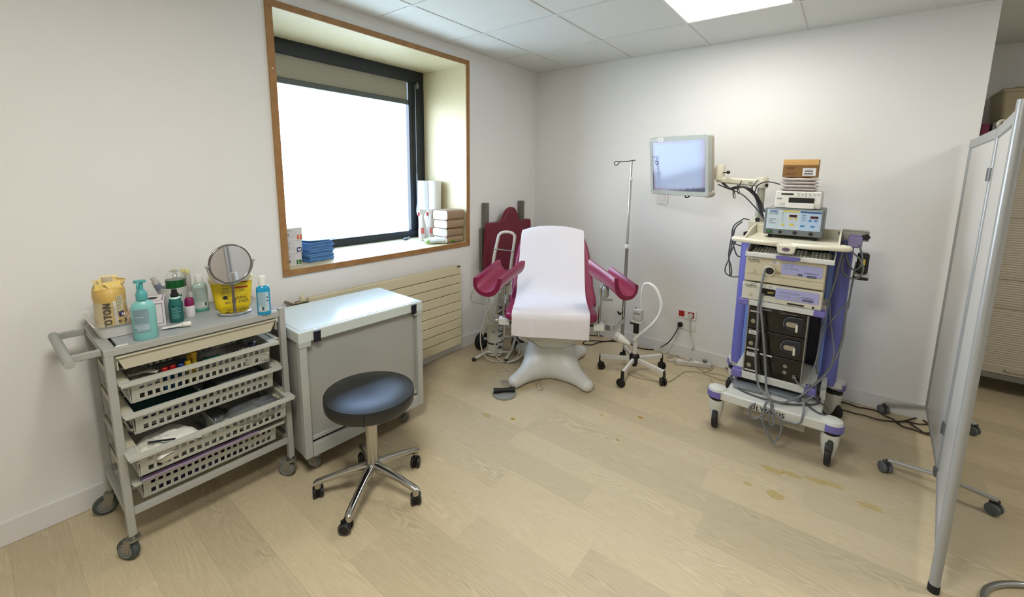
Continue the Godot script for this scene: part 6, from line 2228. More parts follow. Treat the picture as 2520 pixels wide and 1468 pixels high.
	part("yellow_tag", s, M("tag_yellow", Color(0.80, 0.72, 0.25), 0.5), t)
	# pedal keyboard unit lying on the base
	t = thing("pedal_unit", "flat grey foot switch with a black ribbed pedal lying on the cart base", "foot switch", Vector3(2.125, 0.2435, 0.72), 0.12)
	s = S.new()
	s.prism(rrect(0.155, 0.17, 0.015), 0.018, Transform3D(Basis(Vector3(1, 0, 0), Vector3(0, 0, -1), Vector3(0, 1, 0)), Vector3(0, 0.0, 0.02)), 0.004)
	part("foot_plate", s, M("pedal_case", Color(0.50, 0.51, 0.52), 0.5), t)
	s = S.new()
	s.box(Vector3(0, 0.033, -0.02), Vector3(0.125, 0.02, 0.085), 0.004, Basis(Vector3(1, 0, 0), 0.12))
	for k in 7:
		s.box(Vector3(-0.048 + k * 0.016, 0.044, -0.02), Vector3(0.006, 0.005, 0.075), 0.001, Basis(Vector3(1, 0, 0), 0.12))
	part("pedal", s, M("pedal_ribbed", Color(0.035, 0.04, 0.05), 0.55), t)
	s = S.new()
	s.box(Vector3(0, 0.011, 0), Vector3(0.155, 0.022, 0.16), 0.004)
	var bx := single("grey_case", s, M("case_grey", Color(0.46, 0.48, 0.50), 0.45), "flat grey case lying right of the foot switch on the cart base", "case", "", Vector3(2.315, 0.2435, 0.70), -0.05)
	bx.name = "grey_case"
	s = S.new()
	s.box(Vector3(0, 0.016, 0), Vector3(0.10, 0.032, 0.12), 0.003)
	single("dark_box", s, M("box_dark", Color(0.05, 0.035, 0.045), 0.5), "small dark box at the back of the cart base", "box", "", Vector3(2.30, 0.2435, 0.52), 0.0)


# housing with a slightly raised fascia: x0..x1, y0..y1, front z1, back z0
func device(called: String, label: String, cat: String, lo: Vector3, hi: Vector3, body: Material, fascia: Material, b := 0.004) -> Node3D:
	var o := Vector3((lo.x + hi.x) / 2, lo.y, hi.z)
	var t := thing(called, label, cat, o)
	var s := W(o)
	s.bb(lo, Vector3(hi.x, hi.y, hi.z - 0.012), b)
	part("housing", s, body, t)
	s = W(o)
	s.bb(Vector3(lo.x - 0.001, lo.y, hi.z - 0.014), Vector3(hi.x + 0.001, hi.y, hi.z), minf(0.005, b + 0.002))
	part("fascia", s, fascia, t)
	return t


func cart_devices() -> void:
	var s: S
	var cream := M("device_cream", Color(0.75, 0.71, 0.60), 0.45)
	var creamf := M("device_cream_front", Color(0.78, 0.74, 0.63), 0.42)
	var lav := M("panel_lavender", Color(0.64, 0.64, 0.80), 0.4)
	var ink := M("print_grey")
	var lbl := func(k: int) -> StandardMaterial3D: return stripes("sticker_%d" % k, 64, 32, Color(0.84, 0.83, 0.80), [[4, 3, 56, 10, Color(0.30, 0.30, 0.30), 2], [8, 16, 44, 13, Color(0.16, 0.16, 0.16), 2]])
	# video processor: local x from -0.187 to 0.187, y from 0, z = 0 is the front
	var t := device("video_processor", "large cream video processor with a lavender panel, directly under the keyboard", "video processor", Vector3(2.057, 0.887, 0.42), Vector3(2.432, 1.030, 0.775), cream, creamf)
	var h := 0.143
	s = S.new()
	s.prism(rrect(0.186, 0.062, 0.010), 0.003, at(0.082, 0.092, 0), 0.001)
	part("control_panel", s, lav, t)
	for e in [[0.118, 0.066, 0.022, 0.008], [0.078, 0.069, 0.014, 0.009], [0.052, 0.071, 0.012, 0.009]]:
		s = S.new()
		s.prism(rrect(e[2] * 2.0 if e[2] > 0.02 else e[2] * 1.6, e[3] * 1.6, e[3] * 0.75), 0.005, at(e[0] + (0.012 if e[2] > 0.02 else 0.0), e[1], 0), 0.001)
		part("button", s, M("button_slate", Color(0.36, 0.36, 0.46), 0.4) if e[0] > 0.06 else M("button_pale", Color(0.66, 0.65, 0.70), 0.4), t)
	s = S.new()
	s.box(Vector3(0.128, 0.083, 0.0032), Vector3(0.066, 0.0022, 0.001))
	part("slot_line", s, M("print_black"), t)
	for e in [[0.012, 0.113], [0.034, 0.113], [0.012, 0.096]]:
		s = S.new()
		s.prism(rrect(0.014, 0.009, 0.003), 0.0042, at(e[0], e[1], 0), 0.0008)
		part("key", s, M("key_mauve", Color(0.58, 0.58, 0.72), 0.4), t)
	s = S.new()
	s.prism(rrect(0.040, 0.010, 0.004), 0.0042, at(0.048, 0.096, 0), 0.0008)
	part("key", s, M("key_mauve"), t)
	s = S.new()
	s.lathe([Vector2(0.018, 0.0), Vector2(0.029, 0.0), Vector2(0.031, 0.004), Vector2(0.029, 0.010), Vector2(0.020, 0.012), Vector2(0.018, 0.006)], 28, Transform3D(Basis(Vector3(1, 0, 0), Vector3(0, 0, 1), Vector3(0, -1, 0)), Vector3(-0.066, 0.072, 0)))
	part("socket_ring", s, M("ring_ivory", Color(0.82, 0.79, 0.70), 0.4), t)
	s = S.new()
	s.disc(Vector3(-0.062, 0.072, 0.006), Vector3(0, 0, 1), 0.019, 0.012, 24)
	part("socket", s, M("socket_brown", Color(0.13, 0.10, 0.09), 0.45), t)
	s = S.new()
	s.prism(rrect(0.034, 0.014, 0.006), 0.006, at(-0.030, 0.066, 0, 0, 0, -0.15), 0.001)
	part("socket_lever", s, M("lever_tan", Color(0.62, 0.57, 0.47), 0.45), t)
	s = S.new()
	s.disc(Vector3(-0.150, 0.058, 0), Vector3(0, 0, 1), 0.0125, 0.008, 22, 0.001)
	part("power_button", s, creamf, t)
	s = S.new()
	s.box(Vector3(0, 0.042, 0.0004), Vector3(0.374, 0.0025, 0.0012))
	part("fascia_groove", s, M("groove_tan", Color(0.60, 0.56, 0.46), 0.5), t)
	plate(t, "sticker", 0.040, 0.021, lbl.call(1), at(-0.044, 0.122, 0.0002))
	plate(t, "sticker", 0.052, 0.009, lbl.call(2), at(-0.138, 0.135, 0.0002))
	text(t, "OLYMPUS", 0.009, ink, at(-0.148, 0.122, 0.0004))
	text(t, "EXERA II CV-180", 0.0055, ink, at(-0.142, 0.112, 0.0004), false)
	# light source
	t = device("light_source", "flat cream light source with a dark cable socket, on the middle cart shelf", "light source", Vector3(2.052, 0.777, 0.42), Vector3(2.432, 0.880, 0.775), cream, M("device_pale_front", Color(0.80, 0.78, 0.71), 0.4))
	s = S.new()
	s.prism(rrect(0.200, 0.062, 0.008), 0.003, at(0.076, 0.060, 0), 0.001)
	part("control_panel", s, lav, t)
	s = S.new()
	s.prism(rrect(0.052, 0.013, 0.006), 0.005, at(0.128, 0.044, 0), 0.001)
	part("button", s, M("button_slate"), t)
	s = S.new()
	s.prism(rrect(0.016, 0.013, 0.006), 0.005, at(0.080, 0.046, 0), 0.001)
	part("button", s, M("button_pale"), t)
	s = S.new()
	s.box(Vector3(0.126, 0.058, 0.0032), Vector3(0.060, 0.002, 0.001))
	part("slot_line", s, M("print_black"), t)
	for x in [-0.004, 0.020, 0.042]:
		s = S.new()
		s.prism(rrect(0.014, 0.009, 0.003), 0.0042, at(x, 0.048, 0), 0.0008)
		part("key", s, M("key_mauve"), t)
	s = S.new()
	s.prism(rrect(0.10, 0.010, 0.003), 0.0038, at(0.040, 0.070, 0), 0.0006)
	part("key_strip", s, M("key_mauve"), t)
	s = S.new()
	s.prism(rrect(0.072, 0.040, 0.008), 0.003, at(-0.060, 0.058, 0), 0.001)
	part("socket", s, M("black_plastic"), t)
	s = S.new()
	s.box(Vector3(-0.046, 0.058, 0.005), Vector3(0.030, 0.005, 0.004), 0.001, Basis(Vector3(0, 0, 1), 0.15))
	part("yellow_latch", s, M("tag_yellow"), t)
	s = S.new()
	s.disc(Vector3(-0.150, 0.034, 0), Vector3(0, 0, 1), 0.011, 0.008, 22, 0.001)
	part("power_button", s, creamf, t)
	s = S.new()
	s.prism(rrect(0.078, 0.009, 0.002), 0.0022, at(0.075, 0.012, 0), 0.0005)
	part("card_slot", s, M("black_plastic"), t)
	s = S.new()
	s.disc(Vector3(0.155, 0.012, 0), Vector3(0, 0, 1), 0.006, 0.006, 16, 0.001)
	part("jack", s, M("socket_brown"), t)
	plate(t, "sticker", 0.042, 0.016, lbl.call(1), at(-0.044, 0.089, 0.0002))
	plate(t, "sticker", 0.060, 0.008, lbl.call(2), at(-0.128, 0.097, 0.0002))
	text(t, "OLYMPUS", 0.009, ink, at(-0.150, 0.084, 0.0004))
	text(t, "EXERA II CLV-180", 0.0055, ink, at(-0.142, 0.074, 0.0004), false)
	# three black units
	var bk := M("unit_black", Color(0.018, 0.018, 0.02), 0.22)
	var bkb := M("unit_side", Color(0.56, 0.56, 0.53), 0.4, 0.4)
	var lab := ["lowest black device with two round sockets on the bottom cart shelf", "middle black device with a D-shaped grey cover and white lever", "top black device with a D-shaped grey cover, under the middle cart shelf"]
	for k in 3:
		var y := 0.3385 + k * 0.1335
		t = device("black_device", lab[k], "medical device", Vector3(2.098, y, 0.42), Vector3(2.378, y + 0.1325, 0.765), bkb, bk, 0.002)
		for e in [-1.0, 1.0]:
			s = S.new()
			s.box(Vector3(e * 0.1425, 0.0662, -0.012), Vector3(0.007, 0.130, 0.03), 0.002)
			part("side_trim", s, M("trim_silver", Color(0.58, 0.58, 0.56), 0.35, 0.6), t)
		s = S.new()
		s.disc(Vector3(-0.115, 0.046, 0.002), Vector3(0, 0, 1), 0.0125, 0.010, 24, 0.002)
		part("power_button", s, M("button_steel", Color(0.62, 0.60, 0.54), 0.35, 0.7), t)
		s = S.new()
		s.disc(Vector3(-0.115, 0.072, 0.0), Vector3(0, 0, 1), 0.003, 0.003, 12)
		part("pilot_lamp", s, M("pilot_grey", Color(0.18, 0.18, 0.22), 0.4), t)
		plate(t, "screen", 0.090, 0.062, M("screen_dark", Color(0.045, 0.05, 0.045), 0.12), at(-0.030, 0.062, 0.0002))
		plate(t, "sticker", 0.062, 0.009, lbl.call(2), at(-0.104, 0.014 if k < 2 else 0.104, 0.0003))
		if k < 2:
			plate(t, "sticker", 0.050, 0.024, lbl.call(1), at(-0.108, 0.112, 0.0003))
		else:
			plate(t, "sticker", 0.060, 0.009, M("sticker_grey", Color(0.42, 0.42, 0.42), 0.5), at(-0.060, 0.124, 0.0003))
			plate(t, "sticker", 0.090, 0.003, M("sticker_grey"), at(0.050, 0.121, 0.0003))
		if k == 0:
			plate(t, "sticker", 0.060, 0.010, lbl.call(2), at(-0.034, 0.126, 0.0003))
		text(t, "STORZ", 0.009, M("print_dim", Color(0.26, 0.27, 0.27), 0.5), at(-0.110, 0.086 if k < 2 else 0.118, 0.0004))
		if k > 0:
			s = S.new()
			var dsh := PackedVector2Array()
			for i in 13:
				var a := PI * 0.5 + PI * i / 12
				dsh.append(Vector2(-0.012 + cos(a) * 0.038, sin(a) * 0.040))
			dsh.append(Vector2(0.036, -0.040))
			dsh.append(Vector2(0.044, -0.030))
			dsh.append(Vector2(0.044, 0.034))
			dsh.append(Vector2(0.038, 0.040))
			s.prism(dsh, 0.010, at(0.083, 0.070, 0), 0.003)
			part("connector_cover", s, M("cover_slate", Color(0.10, 0.12, 0.16), 0.35), t)
			s = S.new()
			var rim := []
			for q in dsh.slice(0, 9):
				rim.append(Vector3(0.083 + q.x, 0.070 + q.y, 0.010))
			rim.push_front(Vector3(0.121, 0.110, 0.010))
			s.tube(rim, 0.0016, 6)
			part("cover_edge", s, M("edge_light", Color(0.46, 0.50, 0.55), 0.35), t)
			s = S.new()
			s.prism(rrect(0.058, 0.026, 0.0125), 0.006, at(0.075, 0.068, 0.009), 0.001)
			part("connector_plate", s, M("plate_tan", Color(0.64, 0.60, 0.52), 0.4, 0.3), t)
			s = S.new()
			s.box(Vector3(0.098, 0.054, 0.022), Vector3(0.012, 0.042, 0.012), 0.004, Basis(Vector3(0, 0, 1), 0.02))
			part("lever", s, M("lever_white", Color(0.82, 0.80, 0.76), 0.35), t)
		else:
			for yy in [0.088, 0.052]:
				s = S.new()
				s.ring(Vector3(0.064, yy, 0.003), Vector3(0, 0, 1), 0.0085, 0.0022, 22, 8)
				s.disc(Vector3(0.064, yy, 0.002), Vector3(0, 0, 1), 0.005, 0.006, 16)
				part("round_socket", s, M("button_steel"), t)
			s = S.new()
			s.box(Vector3(0.110, 0.040, 0.004), Vector3(0.014, 0.020, 0.010), 0.002)
			part("plug", s, M("plug_grey", Color(0.42, 0.44, 0.46), 0.4), t)
	# keyboard
	var ko := Vector3(2.262, 1.0375, 0.70)
	t = thing("keyboard", "pale grey computer keyboard lying in the drawer under the top tray", "keyboard", ko)
	s = S.new()
	s.prism(PackedVector2Array([Vector2(-0.075, 0.0), Vector2(0.088, 0.0), Vector2(0.088, 0.010), Vector2(-0.075, 0.030)]), 0.374, Transform3D(Basis(Vector3(0, 0, 1), Vector3(0, 1, 0), Vector3(-1, 0, 0)), Vector3(0.187, 0, 0)), 0.003)
	part("keyboard_body", s, M("keyboard_body", Color(0.72, 0.71, 0.66), 0.5), t)
	s = S.new()
	for r in 5:
		for k in 21:
			if (k == 15 or k == 16) and r != 4 and k == 15:
				continue
			if r == 4 and k in [3, 4, 5, 6, 7]:
				continue
			s.box(Vector3(-0.172 + k * 0.0172, 0.031 - r * 0.0034 - 0.001, -0.052 + r * 0.0245), Vector3(0.0135, 0.009, 0.0185), 0.002)
		if r == 4:
			s.box(Vector3(-0.086, 0.0165, -0.052 + r * 0.0245), Vector3(0.084, 0.009, 0.0185), 0.002)
	var keys := part("keys", s, M("keys_grey", Color(0.74, 0.74, 0.68), 0.5), t)
	keys.set_meta("kind", "stuff")
	# electrosurgical unit on the tray
	t = device("electrosurgical_unit", "grey electrosurgical unit with blue and yellow panel print on the top tray", "surgical unit", Vector3(2.108, 1.146, 0.30), Vector3(2.392, 1.300, 0.62), M("esu_case", Color(0.52, 0.54, 0.53), 0.42), M("esu_front", Color(0.40, 0.42, 0.43), 0.4), 0.006)
	for e in [[-0.11, -0.03], [0.11, -0.03], [-0.11, -0.28], [0.11, -0.28]]:
		s = S.new()
		s.disc(Vector3(e[0], -0.010, e[1]), Vector3.UP, 0.010, 0.020, 12)
		part("foot", s, M("black_rubber"), t)
	plate(t, "front_panel", 0.262, 0.112, M("esu_panel", Color(0.72, 0.77, 0.80), 0.4), at(0, 0.090, 0.0))
	plate(t, "front_panel", 0.098, 0.108, M("esu_panel_blue", Color(0.66, 0.74, 0.83), 0.4), at(0.080, 0.089, 0.0007))
	plate(t, "panel_strip", 0.080, 0.010, M("strip_yellow", Color(0.76, 0.72, 0.36), 0.4), at(-0.014, 0.140, 0.0008))
	plate(t, "panel_strip", 0.096, 0.010, M("strip_blue", Color(0.16, 0.33, 0.52), 0.4), at(0.080, 0.138, 0.0014))
	for x in [-0.002, 0.098]:
		s = S.new()
		s.box(Vector3(x, 0.113 - x * 0.02, 0.002), Vector3(0.036, 0.013, 0.003), 0.0008)
		part("display", s, M("display_red", Color(0.26, 0.03, 0.05), 0.2), t)
	for e in [[-0.016, 0.098, 0], [0.010, 0.098, 0], [-0.048, 0.062, 0], [-0.006, 0.064, 0], [0.080, 0.092, 1], [0.106, 0.092, 1], [0.046, 0.060, 1], [0.094, 0.060, 1]]:
		s = S.new()
		s.prism(rrect(0.020 if e[1] < 0.07 and e[0] > -0.01 else 0.013, 0.010, 0.003), 0.002, at(e[0], e[1], 0.0012), 0.0005)
		part("touch_key", s, M("key_yellow", Color(0.82, 0.72, 0.20), 0.4) if e[2] == 0 else M("key_blue", Color(0.24, 0.46, 0.68), 0.4), t)
	plate(t, "panel_print", 0.048, 0.044, stripes("esu_print", 48, 44, Color(0.72, 0.77, 0.80), [[4, 4, 40, 34, Color(0.40, 0.44, 0.47), 3]]), at(-0.100, 0.074, 0.0008))
	plate(t, "panel_print", 0.014, 0.060, stripes("esu_print_b", 14, 60, Color(0.72, 0.77, 0.80), [[2, 4, 10, 54, Color(0.42, 0.45, 0.46), 4]]), at(-0.050, 0.100, 0.0008))
	plate(t, "panel_print", 0.022, 0.044, stripes("esu_print_c", 22, 44, Color(0.66, 0.74, 0.83), [[2, 3, 18, 40, Color(0.36, 0.42, 0.48), 3]]), at(0.050, 0.104, 0.0014))
	text(t, "ERBE", 0.0125, M("print_blue", Color(0.14, 0.36, 0.62), 0.4), at(-0.098, 0.135, 0.001), true)
	text(t, "ICC 200", 0.0095, M("print_mid", Color(0.36, 0.40, 0.43), 0.5), at(-0.098, 0.121, 0.001), false)
	s = S.new()
	s.box(Vector3(-0.112, 0.017, 0.001), Vector3(0.026, 0.019, 0.004), 0.001)
	part("switch_frame", s, M("black_plastic"), t)
	s = S.new()
	s.box(Vector3(-0.112, 0.017, 0.003), Vector3(0.020, 0.014, 0.004), 0.001)
	part("switch", s, M("switch_green", Color(0.14, 0.42, 0.20), 0.3), t)
	for x in [-0.058, 0.014, 0.090]:
		s = S.new()
		if x > 0:
			s.ring(Vector3(x, 0.018, 0.002), Vector3(0, 0, 1), 0.0085, 0.0022, 22, 8)
		s.disc(Vector3(x, 0.018, 0.002), Vector3(0, 0, 1), 0.0085, 0.006, 18)
		part("output_socket", s, M("socket_brown") if x > 0 else M("black_plastic"), t)
	# printer
	t = device("label_printer", "white medical photo printer with a dark paper slot on top of the grey surgical unit", "printer", Vector3(2.150, 1.3015, 0.30), Vector3(2.368, 1.398, 0.60), M("printer_case", Color(0.78, 0.77, 0.74), 0.42), M("printer_front", Color(0.86, 0.85, 0.82), 0.38), 0.004)
	s = S.new()
	s.box(Vector3(0.018, 0.046, 0.0005), Vector3(0.122, 0.028, 0.002), 0.0005)
	part("paper_slot", s, M("slot_black", Color(0.02, 0.015, 0.02), 0.5), t)
	s = S.new()
	s.box(Vector3(0.018, 0.016, 0.006), Vector3(0.126, 0.030, 0.016), 0.003)
	part("paper_tray", s, M("printer_front"), t)
	s = S.new()
	s.box(Vector3(0.018, 0.0605, 0.002), Vector3(0.122, 0.003, 0.006))
	part("slot_lip", s, M("trim_silver"), t)
	s = S.new()
	s.box(Vector3(-0.052, 0.080, 0.0006), Vector3(0.060, 0.010, 0.0015))
	part("display", s, M("lcd_olive", Color(0.16, 0.18, 0.14), 0.25), t)
	for e in [[0.002, 0.084], [0.002, 0.073], [0.020, 0.079], [0.036, 0.084], [0.036, 0.073], [0.056, 0.084], [0.056, 0.073], [0.076, 0.080], [0.094, 0.080]]:
		s = S.new()
		s.prism(rrect(0.009, 0.006, 0.002), 0.0018, at(e[0], e[1], 0), 0.0004)
		part("button", s, M("button_grey", Color(0.64, 0.64, 0.62), 0.4), t)
	s = S.new()
	s.prism(rrect(0.026, 0.012, 0.002), 0.002, at(-0.074, 0.024, 0), 0.0005)
	part("power_button", s, M("printer_case"), t)
	text(t, "SONY", 0.007, ink, at(-0.088, 0.053, 0.0004))
	# packs of print paper in film
	for k in 4:
		s = S.new()
		pillow(s, Vector3(0, 0.0095, 0), Vector3(0.092, 0.0105, 0.085), 0.0, 81 + k, 0.25)
		var pk := single("paper_pack", s, M("pack_film_%d" % (k % 2), [Color(0.80, 0.76, 0.75), Color(0.86, 0.83, 0.81)][k % 2], 0.14, 0.0, {"clearcoat_enabled": true, "clearcoat": 0.6}), "film-wrapped pale paper pack under the brown carton, %s of four" % ["lowest", "second from the bottom", "third from the bottom", "topmost"][k], "pack", "film packs on the printer", Vector3(2.255 + 0.003 * sin(k * 2.0), 1.3985 + k * 0.0193, 0.512), 0.03 * sin(k * 3.0))
		pk.name = pk.name
	var cb := M("carton_brown", Color(0.50, 0.36, 0.18), 0.75)
	t = thing("brown_carton", "small brown cardboard carton with a white barcode label, topmost on the cart", "carton", Vector3(2.254, 1.4765, 0.525), 0.0)
	s = S.new()
	s.box(Vector3(0, 0.0335, 0), Vector3(0.166, 0.067, 0.130), 0.001)
	part("carton_body", s, cb, t)
	s = S.new()
	s.prism(PackedVector2Array([Vector2(-0.065, 0.067), Vector2(0.066, 0.067), Vector2(0.066, 0.0695), Vector2(0.050, 0.100), Vector2(-0.065, 0.100)]), 0.168, Transform3D(Basis(Vector3(0, 0, 1), Vector3(0, 1, 0), Vector3(-1, 0, 0)), Vector3(0.084, 0, 0)), 0.001)
	part("carton_lid", s, M("carton_lid_lit", Color(0.68, 0.52, 0.29), 0.7), t)  # paler than the body: light falling on the lid, put into its colour
	plate(t, "barcode_label", 0.062, 0.042, stripes("carton_label", 64, 42, Color(0.84, 0.83, 0.81), [[8, 4, 46, 5, Color(0.4, 0.4, 0.4), 1], [10, 12, 40, 9, Color(0.42, 0.41, 0.42)], [8, 26, 42, 9, Color(0.42, 0.41, 0.42)]]), at(0.044, 0.030, 0.0652))
	text(t, "SONY", 0.011, M("print_brown", Color(0.22, 0.13, 0.06), 0.6), at(-0.046, 0.050, 0.0653))
	text(t, "UPC-21L", 0.008, M("print_brown"), at(-0.042, 0.018, 0.0653), false)


# ------------------------------------------------------------------ monitor and its arm
func monitor_arm() -> void:
	var o := Vector3(2.038, 1.126, 0.350)
	var t := thing("monitor_arm", "cream swing arm on a short post with cable ties, reaching to the monitor", "arm", o)
	var cm := M("arm_cream", Color(0.78, 0.76, 0.69), 0.4)
	var s := W(o)
	s.bb(Vector3(1.990, 1.112, 0.310), Vector3(2.085, 1.196, 0.398), 0.008)
	s.lathe([Vector2(0, 1.190), Vector2(0.038, 1.190), Vector2(0.036, 1.222), Vector2(0, 1.224)], 22, Transform3D(Basis(), Vector3(2.038, 0, 0.350)))
	part("post_socket", s, cm, t)
	s = W(o)
	s.tube([Vector3(2.038, 1.20, 0.35), Vector3(2.038, 1.42, 0.35)], 0.0225, 22)
	part("post", s, M("arm_grey", Color(0.62, 0.62, 0.56), 0.4), t)
	s = W(o)
	s.disc(Vector3(2.038, 1.208, 0.390), Vector3(0, 0, 1), 0.014, 0.022, 8, 0.003)
	s.disc(Vector3(2.066, 1.425, 0.372), Vector3(0.6, 0, 1), 0.010, 0.02, 10, 0.003)
	part("lock_knob", s, M("black_plastic"), t)
	s = W(o)
	s.lathe([Vector2(0, 1.405), Vector2(0.034, 1.405), Vector2(0.036, 1.41), Vector2(0.036, 1.468), Vector2(0.032, 1.476), Vector2(0, 1.477)], 26, Transform3D(Basis(), Vector3(2.038, 0, 0.350)))
	var rings := []
	for e in [[2.03, 1.438, 0.027, 0.024], [1.93, 1.444, 0.025, 0.022], [1.82, 1.452, 0.024, 0.020], [1.77, 1.462, 0.024, 0.022]]:
		rings.append(ring_of(rrect(e[2] * 2, e[3] * 2, 0.012), Vector3(e[0], e[1], 0.350 + (2.03 - e[0]) * 0.04), Vector3(0, 0, 1), Vector3(0, 1, 0)))
	s.loft(rings)
	part("swing_arm", s, cm, t)
	text(t, "OLYMPUS", 0.014, M("print_grey"), Transform3D(Basis(), Vector3(1.945, 1.438, 0.378) - o), true)
	s = W(o)
	s.lathe([Vector2(0, 1.452), Vector2(0.030, 1.452), Vector2(0.030, 1.545), Vector2(0.026, 1.552), Vector2(0, 1.553)], 22, Transform3D(Basis(), Vector3(1.785, 0, 0.362)))
	s.bb(Vector3(1.60, 1.465, 0.335), Vector3(1.785, 1.535, 0.375), 0.008)
	part("elbow", s, cm, t)
	s = W(o)
	s.tube([Vector3(1.80, 1.500, 0.375), Vector3(1.835, 1.503, 0.39)], 0.004, 8)
	s.disc(Vector3(1.843, 1.504, 0.393), Vector3(1, 0, 0.3), 0.011, 0.018, 14, 0.005)
	part("clamp_handle", s, M("black_plastic"), t)
	var bk := M("black_plastic")
	for e in [[1.905, 1.405, 0.02, 0.028], [1.985, 1.412, 0.035, 0.030], [1.882, 1.375, -0.004, 0.02]]:
		s = W(o)
		s.tube([Vector3(e[0], e[1] - 0.03, 0.385), Vector3(e[0] + 0.004, e[1], 0.386), Vector3(e[0] + e[2], e[1] + e[3] * 1.6, 0.388)], 0.0026, 6)
		s.ring(Vector3(e[0], e[1] - 0.012, 0.362), Vector3(1, 0.2, 0), 0.030, 0.0022, 20, 6)
		part("cable_tie", s, bk, t)
	# monitor
	var mo := Vector3(1.514, 1.543, 0.410)
	t = thing("monitor", "square grey medical monitor showing a pale blue picture, on the swing arm", "monitor", mo, -0.339)
	t.rotation = Vector3(0, -0.339, 0)
	t.rotate_object_local(Vector3(1, 0, 0), 0.135)
	var wd := 0.482
	var hg := 0.412
	s = S.new()
	s.prism(rrect(wd, hg, 0.020, 6), 0.040, at(0, 0, -0.040), 0.005)
	part("bezel", s, M("bezel_grey", Color(0.66, 0.68, 0.65), 0.42), t)
	s = S.new()
	s.prism(rrect(wd - 0.010, hg - 0.010, 0.022, 6), 0.036, at(0, 0, -0.077), 0.006)
	s.prism(rrect(wd - 0.16, hg - 0.14, 0.03, 6), 0.022, at(0, 0, -0.098), 0.006)
	part("rear_shell", s, M("shell_taupe", Color(0.66, 0.63, 0.57), 0.45), t)
	s = S.new()
	for e in [[-1.0, -0.020], [-1.0, -0.058]]:
		s.disc(Vector3(wd / 2 - 0.022, -hg / 2 + 0.016, e[1]), Vector3(0, 0, 1), 0.026, 0.032, 22, 0.008)
	part("corner_bumper", s, M("bezel_cream", Color(0.74, 0.71, 0.66), 0.4), t)
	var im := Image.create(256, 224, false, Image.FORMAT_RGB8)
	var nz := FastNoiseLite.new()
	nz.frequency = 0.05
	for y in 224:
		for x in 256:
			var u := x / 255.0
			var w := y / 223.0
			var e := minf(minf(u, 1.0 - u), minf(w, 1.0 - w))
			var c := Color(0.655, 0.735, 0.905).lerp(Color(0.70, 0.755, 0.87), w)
			var edge := clampf(1.0 - e / 0.075, 0.0, 1.0) * (0.45 + 0.9 * absf(nz.get_noise_2d(x * 1.0, y * 1.0)))
			if u > 0.86:
				edge = maxf(edge, (u - 0.86) / 0.14 * 0.75 * (1.0 - w))
			c = c.lerp(Color(0.62, 0.50, 0.60), clampf(edge, 0.0, 0.75))
			var dk := clampf((w - (1.005 - 0.12 * pow(maxf(0.0, u - 0.15), 0.8) - 0.02 * nz.get_noise_2d(x * 0.7, 3.0))) / 0.05, 0.0, 1.0)
			c = c.lerp(Color(0.30, 0.33, 0.40), dk * 0.85 * clampf(u * 2.2, 0.0, 1.0))
			if u < 0.012:
				c = c.lerp(Color(0.08, 0.06, 0.07), 0.85)
			# reflection of the drip pole hook, painted into the screen picture
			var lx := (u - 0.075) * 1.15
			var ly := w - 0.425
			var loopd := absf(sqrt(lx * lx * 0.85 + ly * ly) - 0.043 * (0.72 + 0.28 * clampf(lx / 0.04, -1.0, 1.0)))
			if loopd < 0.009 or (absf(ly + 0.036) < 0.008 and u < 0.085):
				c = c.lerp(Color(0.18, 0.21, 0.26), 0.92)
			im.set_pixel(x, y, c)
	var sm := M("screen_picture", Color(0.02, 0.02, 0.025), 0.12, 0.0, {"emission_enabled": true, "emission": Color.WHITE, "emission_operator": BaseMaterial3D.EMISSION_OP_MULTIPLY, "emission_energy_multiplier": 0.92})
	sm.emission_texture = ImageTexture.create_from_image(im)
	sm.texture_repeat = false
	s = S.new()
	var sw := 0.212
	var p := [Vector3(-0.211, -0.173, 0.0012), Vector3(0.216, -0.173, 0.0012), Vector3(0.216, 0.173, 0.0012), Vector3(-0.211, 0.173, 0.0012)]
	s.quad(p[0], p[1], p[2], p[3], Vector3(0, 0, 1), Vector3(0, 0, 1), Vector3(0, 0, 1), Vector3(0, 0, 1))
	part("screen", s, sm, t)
	s = S.new()
	for k in 5:
		s.disc(Vector3(0.2285, -0.075 - k * 0.018, 0.0), Vector3(0, 0, 1), 0.0035, 0.003, 10)
	part("bezel_button", s, M("button_pale"), t)
	plate(t, "maker_sticker", 0.068, 0.012, stripes("monitor_sticker", 64, 12, Color(0.86, 0.86, 0.84), [[4, 2, 52, 8, Color(0.5, 0.5, 0.5), 2]]), at(-0.196, 0.188, 0.0))
	plate(t, "inventory_sticker", 0.044, 0.026, stripes("inv_sticker", 44, 26, Color(0.90, 0.90, 0.88), [[8, 10, 28, 9, Color(0.35, 0.35, 0.35), 2]]), at(-0.134, 0.188, 0.0))
	s = S.new()
	s.tube(curve([Vector3(0.025, -0.204, -0.05), Vector3(0.035, -0.222, -0.04), Vector3(0.055, -0.222, -0.04), Vector3(0.068, -0.204, -0.05)], 5), 0.005, 8)
	part("bottom_cable", s, bk, t)


# ------------------------------------------------------------------ cables
func cable(called: String, label: String, cat: String, r: float, m: String, runs: Array) -> void:
	var cols := {"cable_grey": Color(0.44, 0.45, 0.46), "cable_slate": Color(0.27, 0.28, 0.29), "cable_black": Color(0.025, 0.024, 0.024), "cable_navy": Color(0.04, 0.06, 0.16), "cable_white": Color(0.76, 0.74, 0.70), "cable_cream": Color(0.72, 0.67, 0.56), "cable_brown": Color(0.17, 0.125, 0.085)}
	for p in runs:
		var s := S.new()
		s.tube(curve(p, 5), r, 8)
		single(called, s, M(m, cols[m], 0.42), label, cat, "" if runs.size() == 1 else "lengths of: " + label)



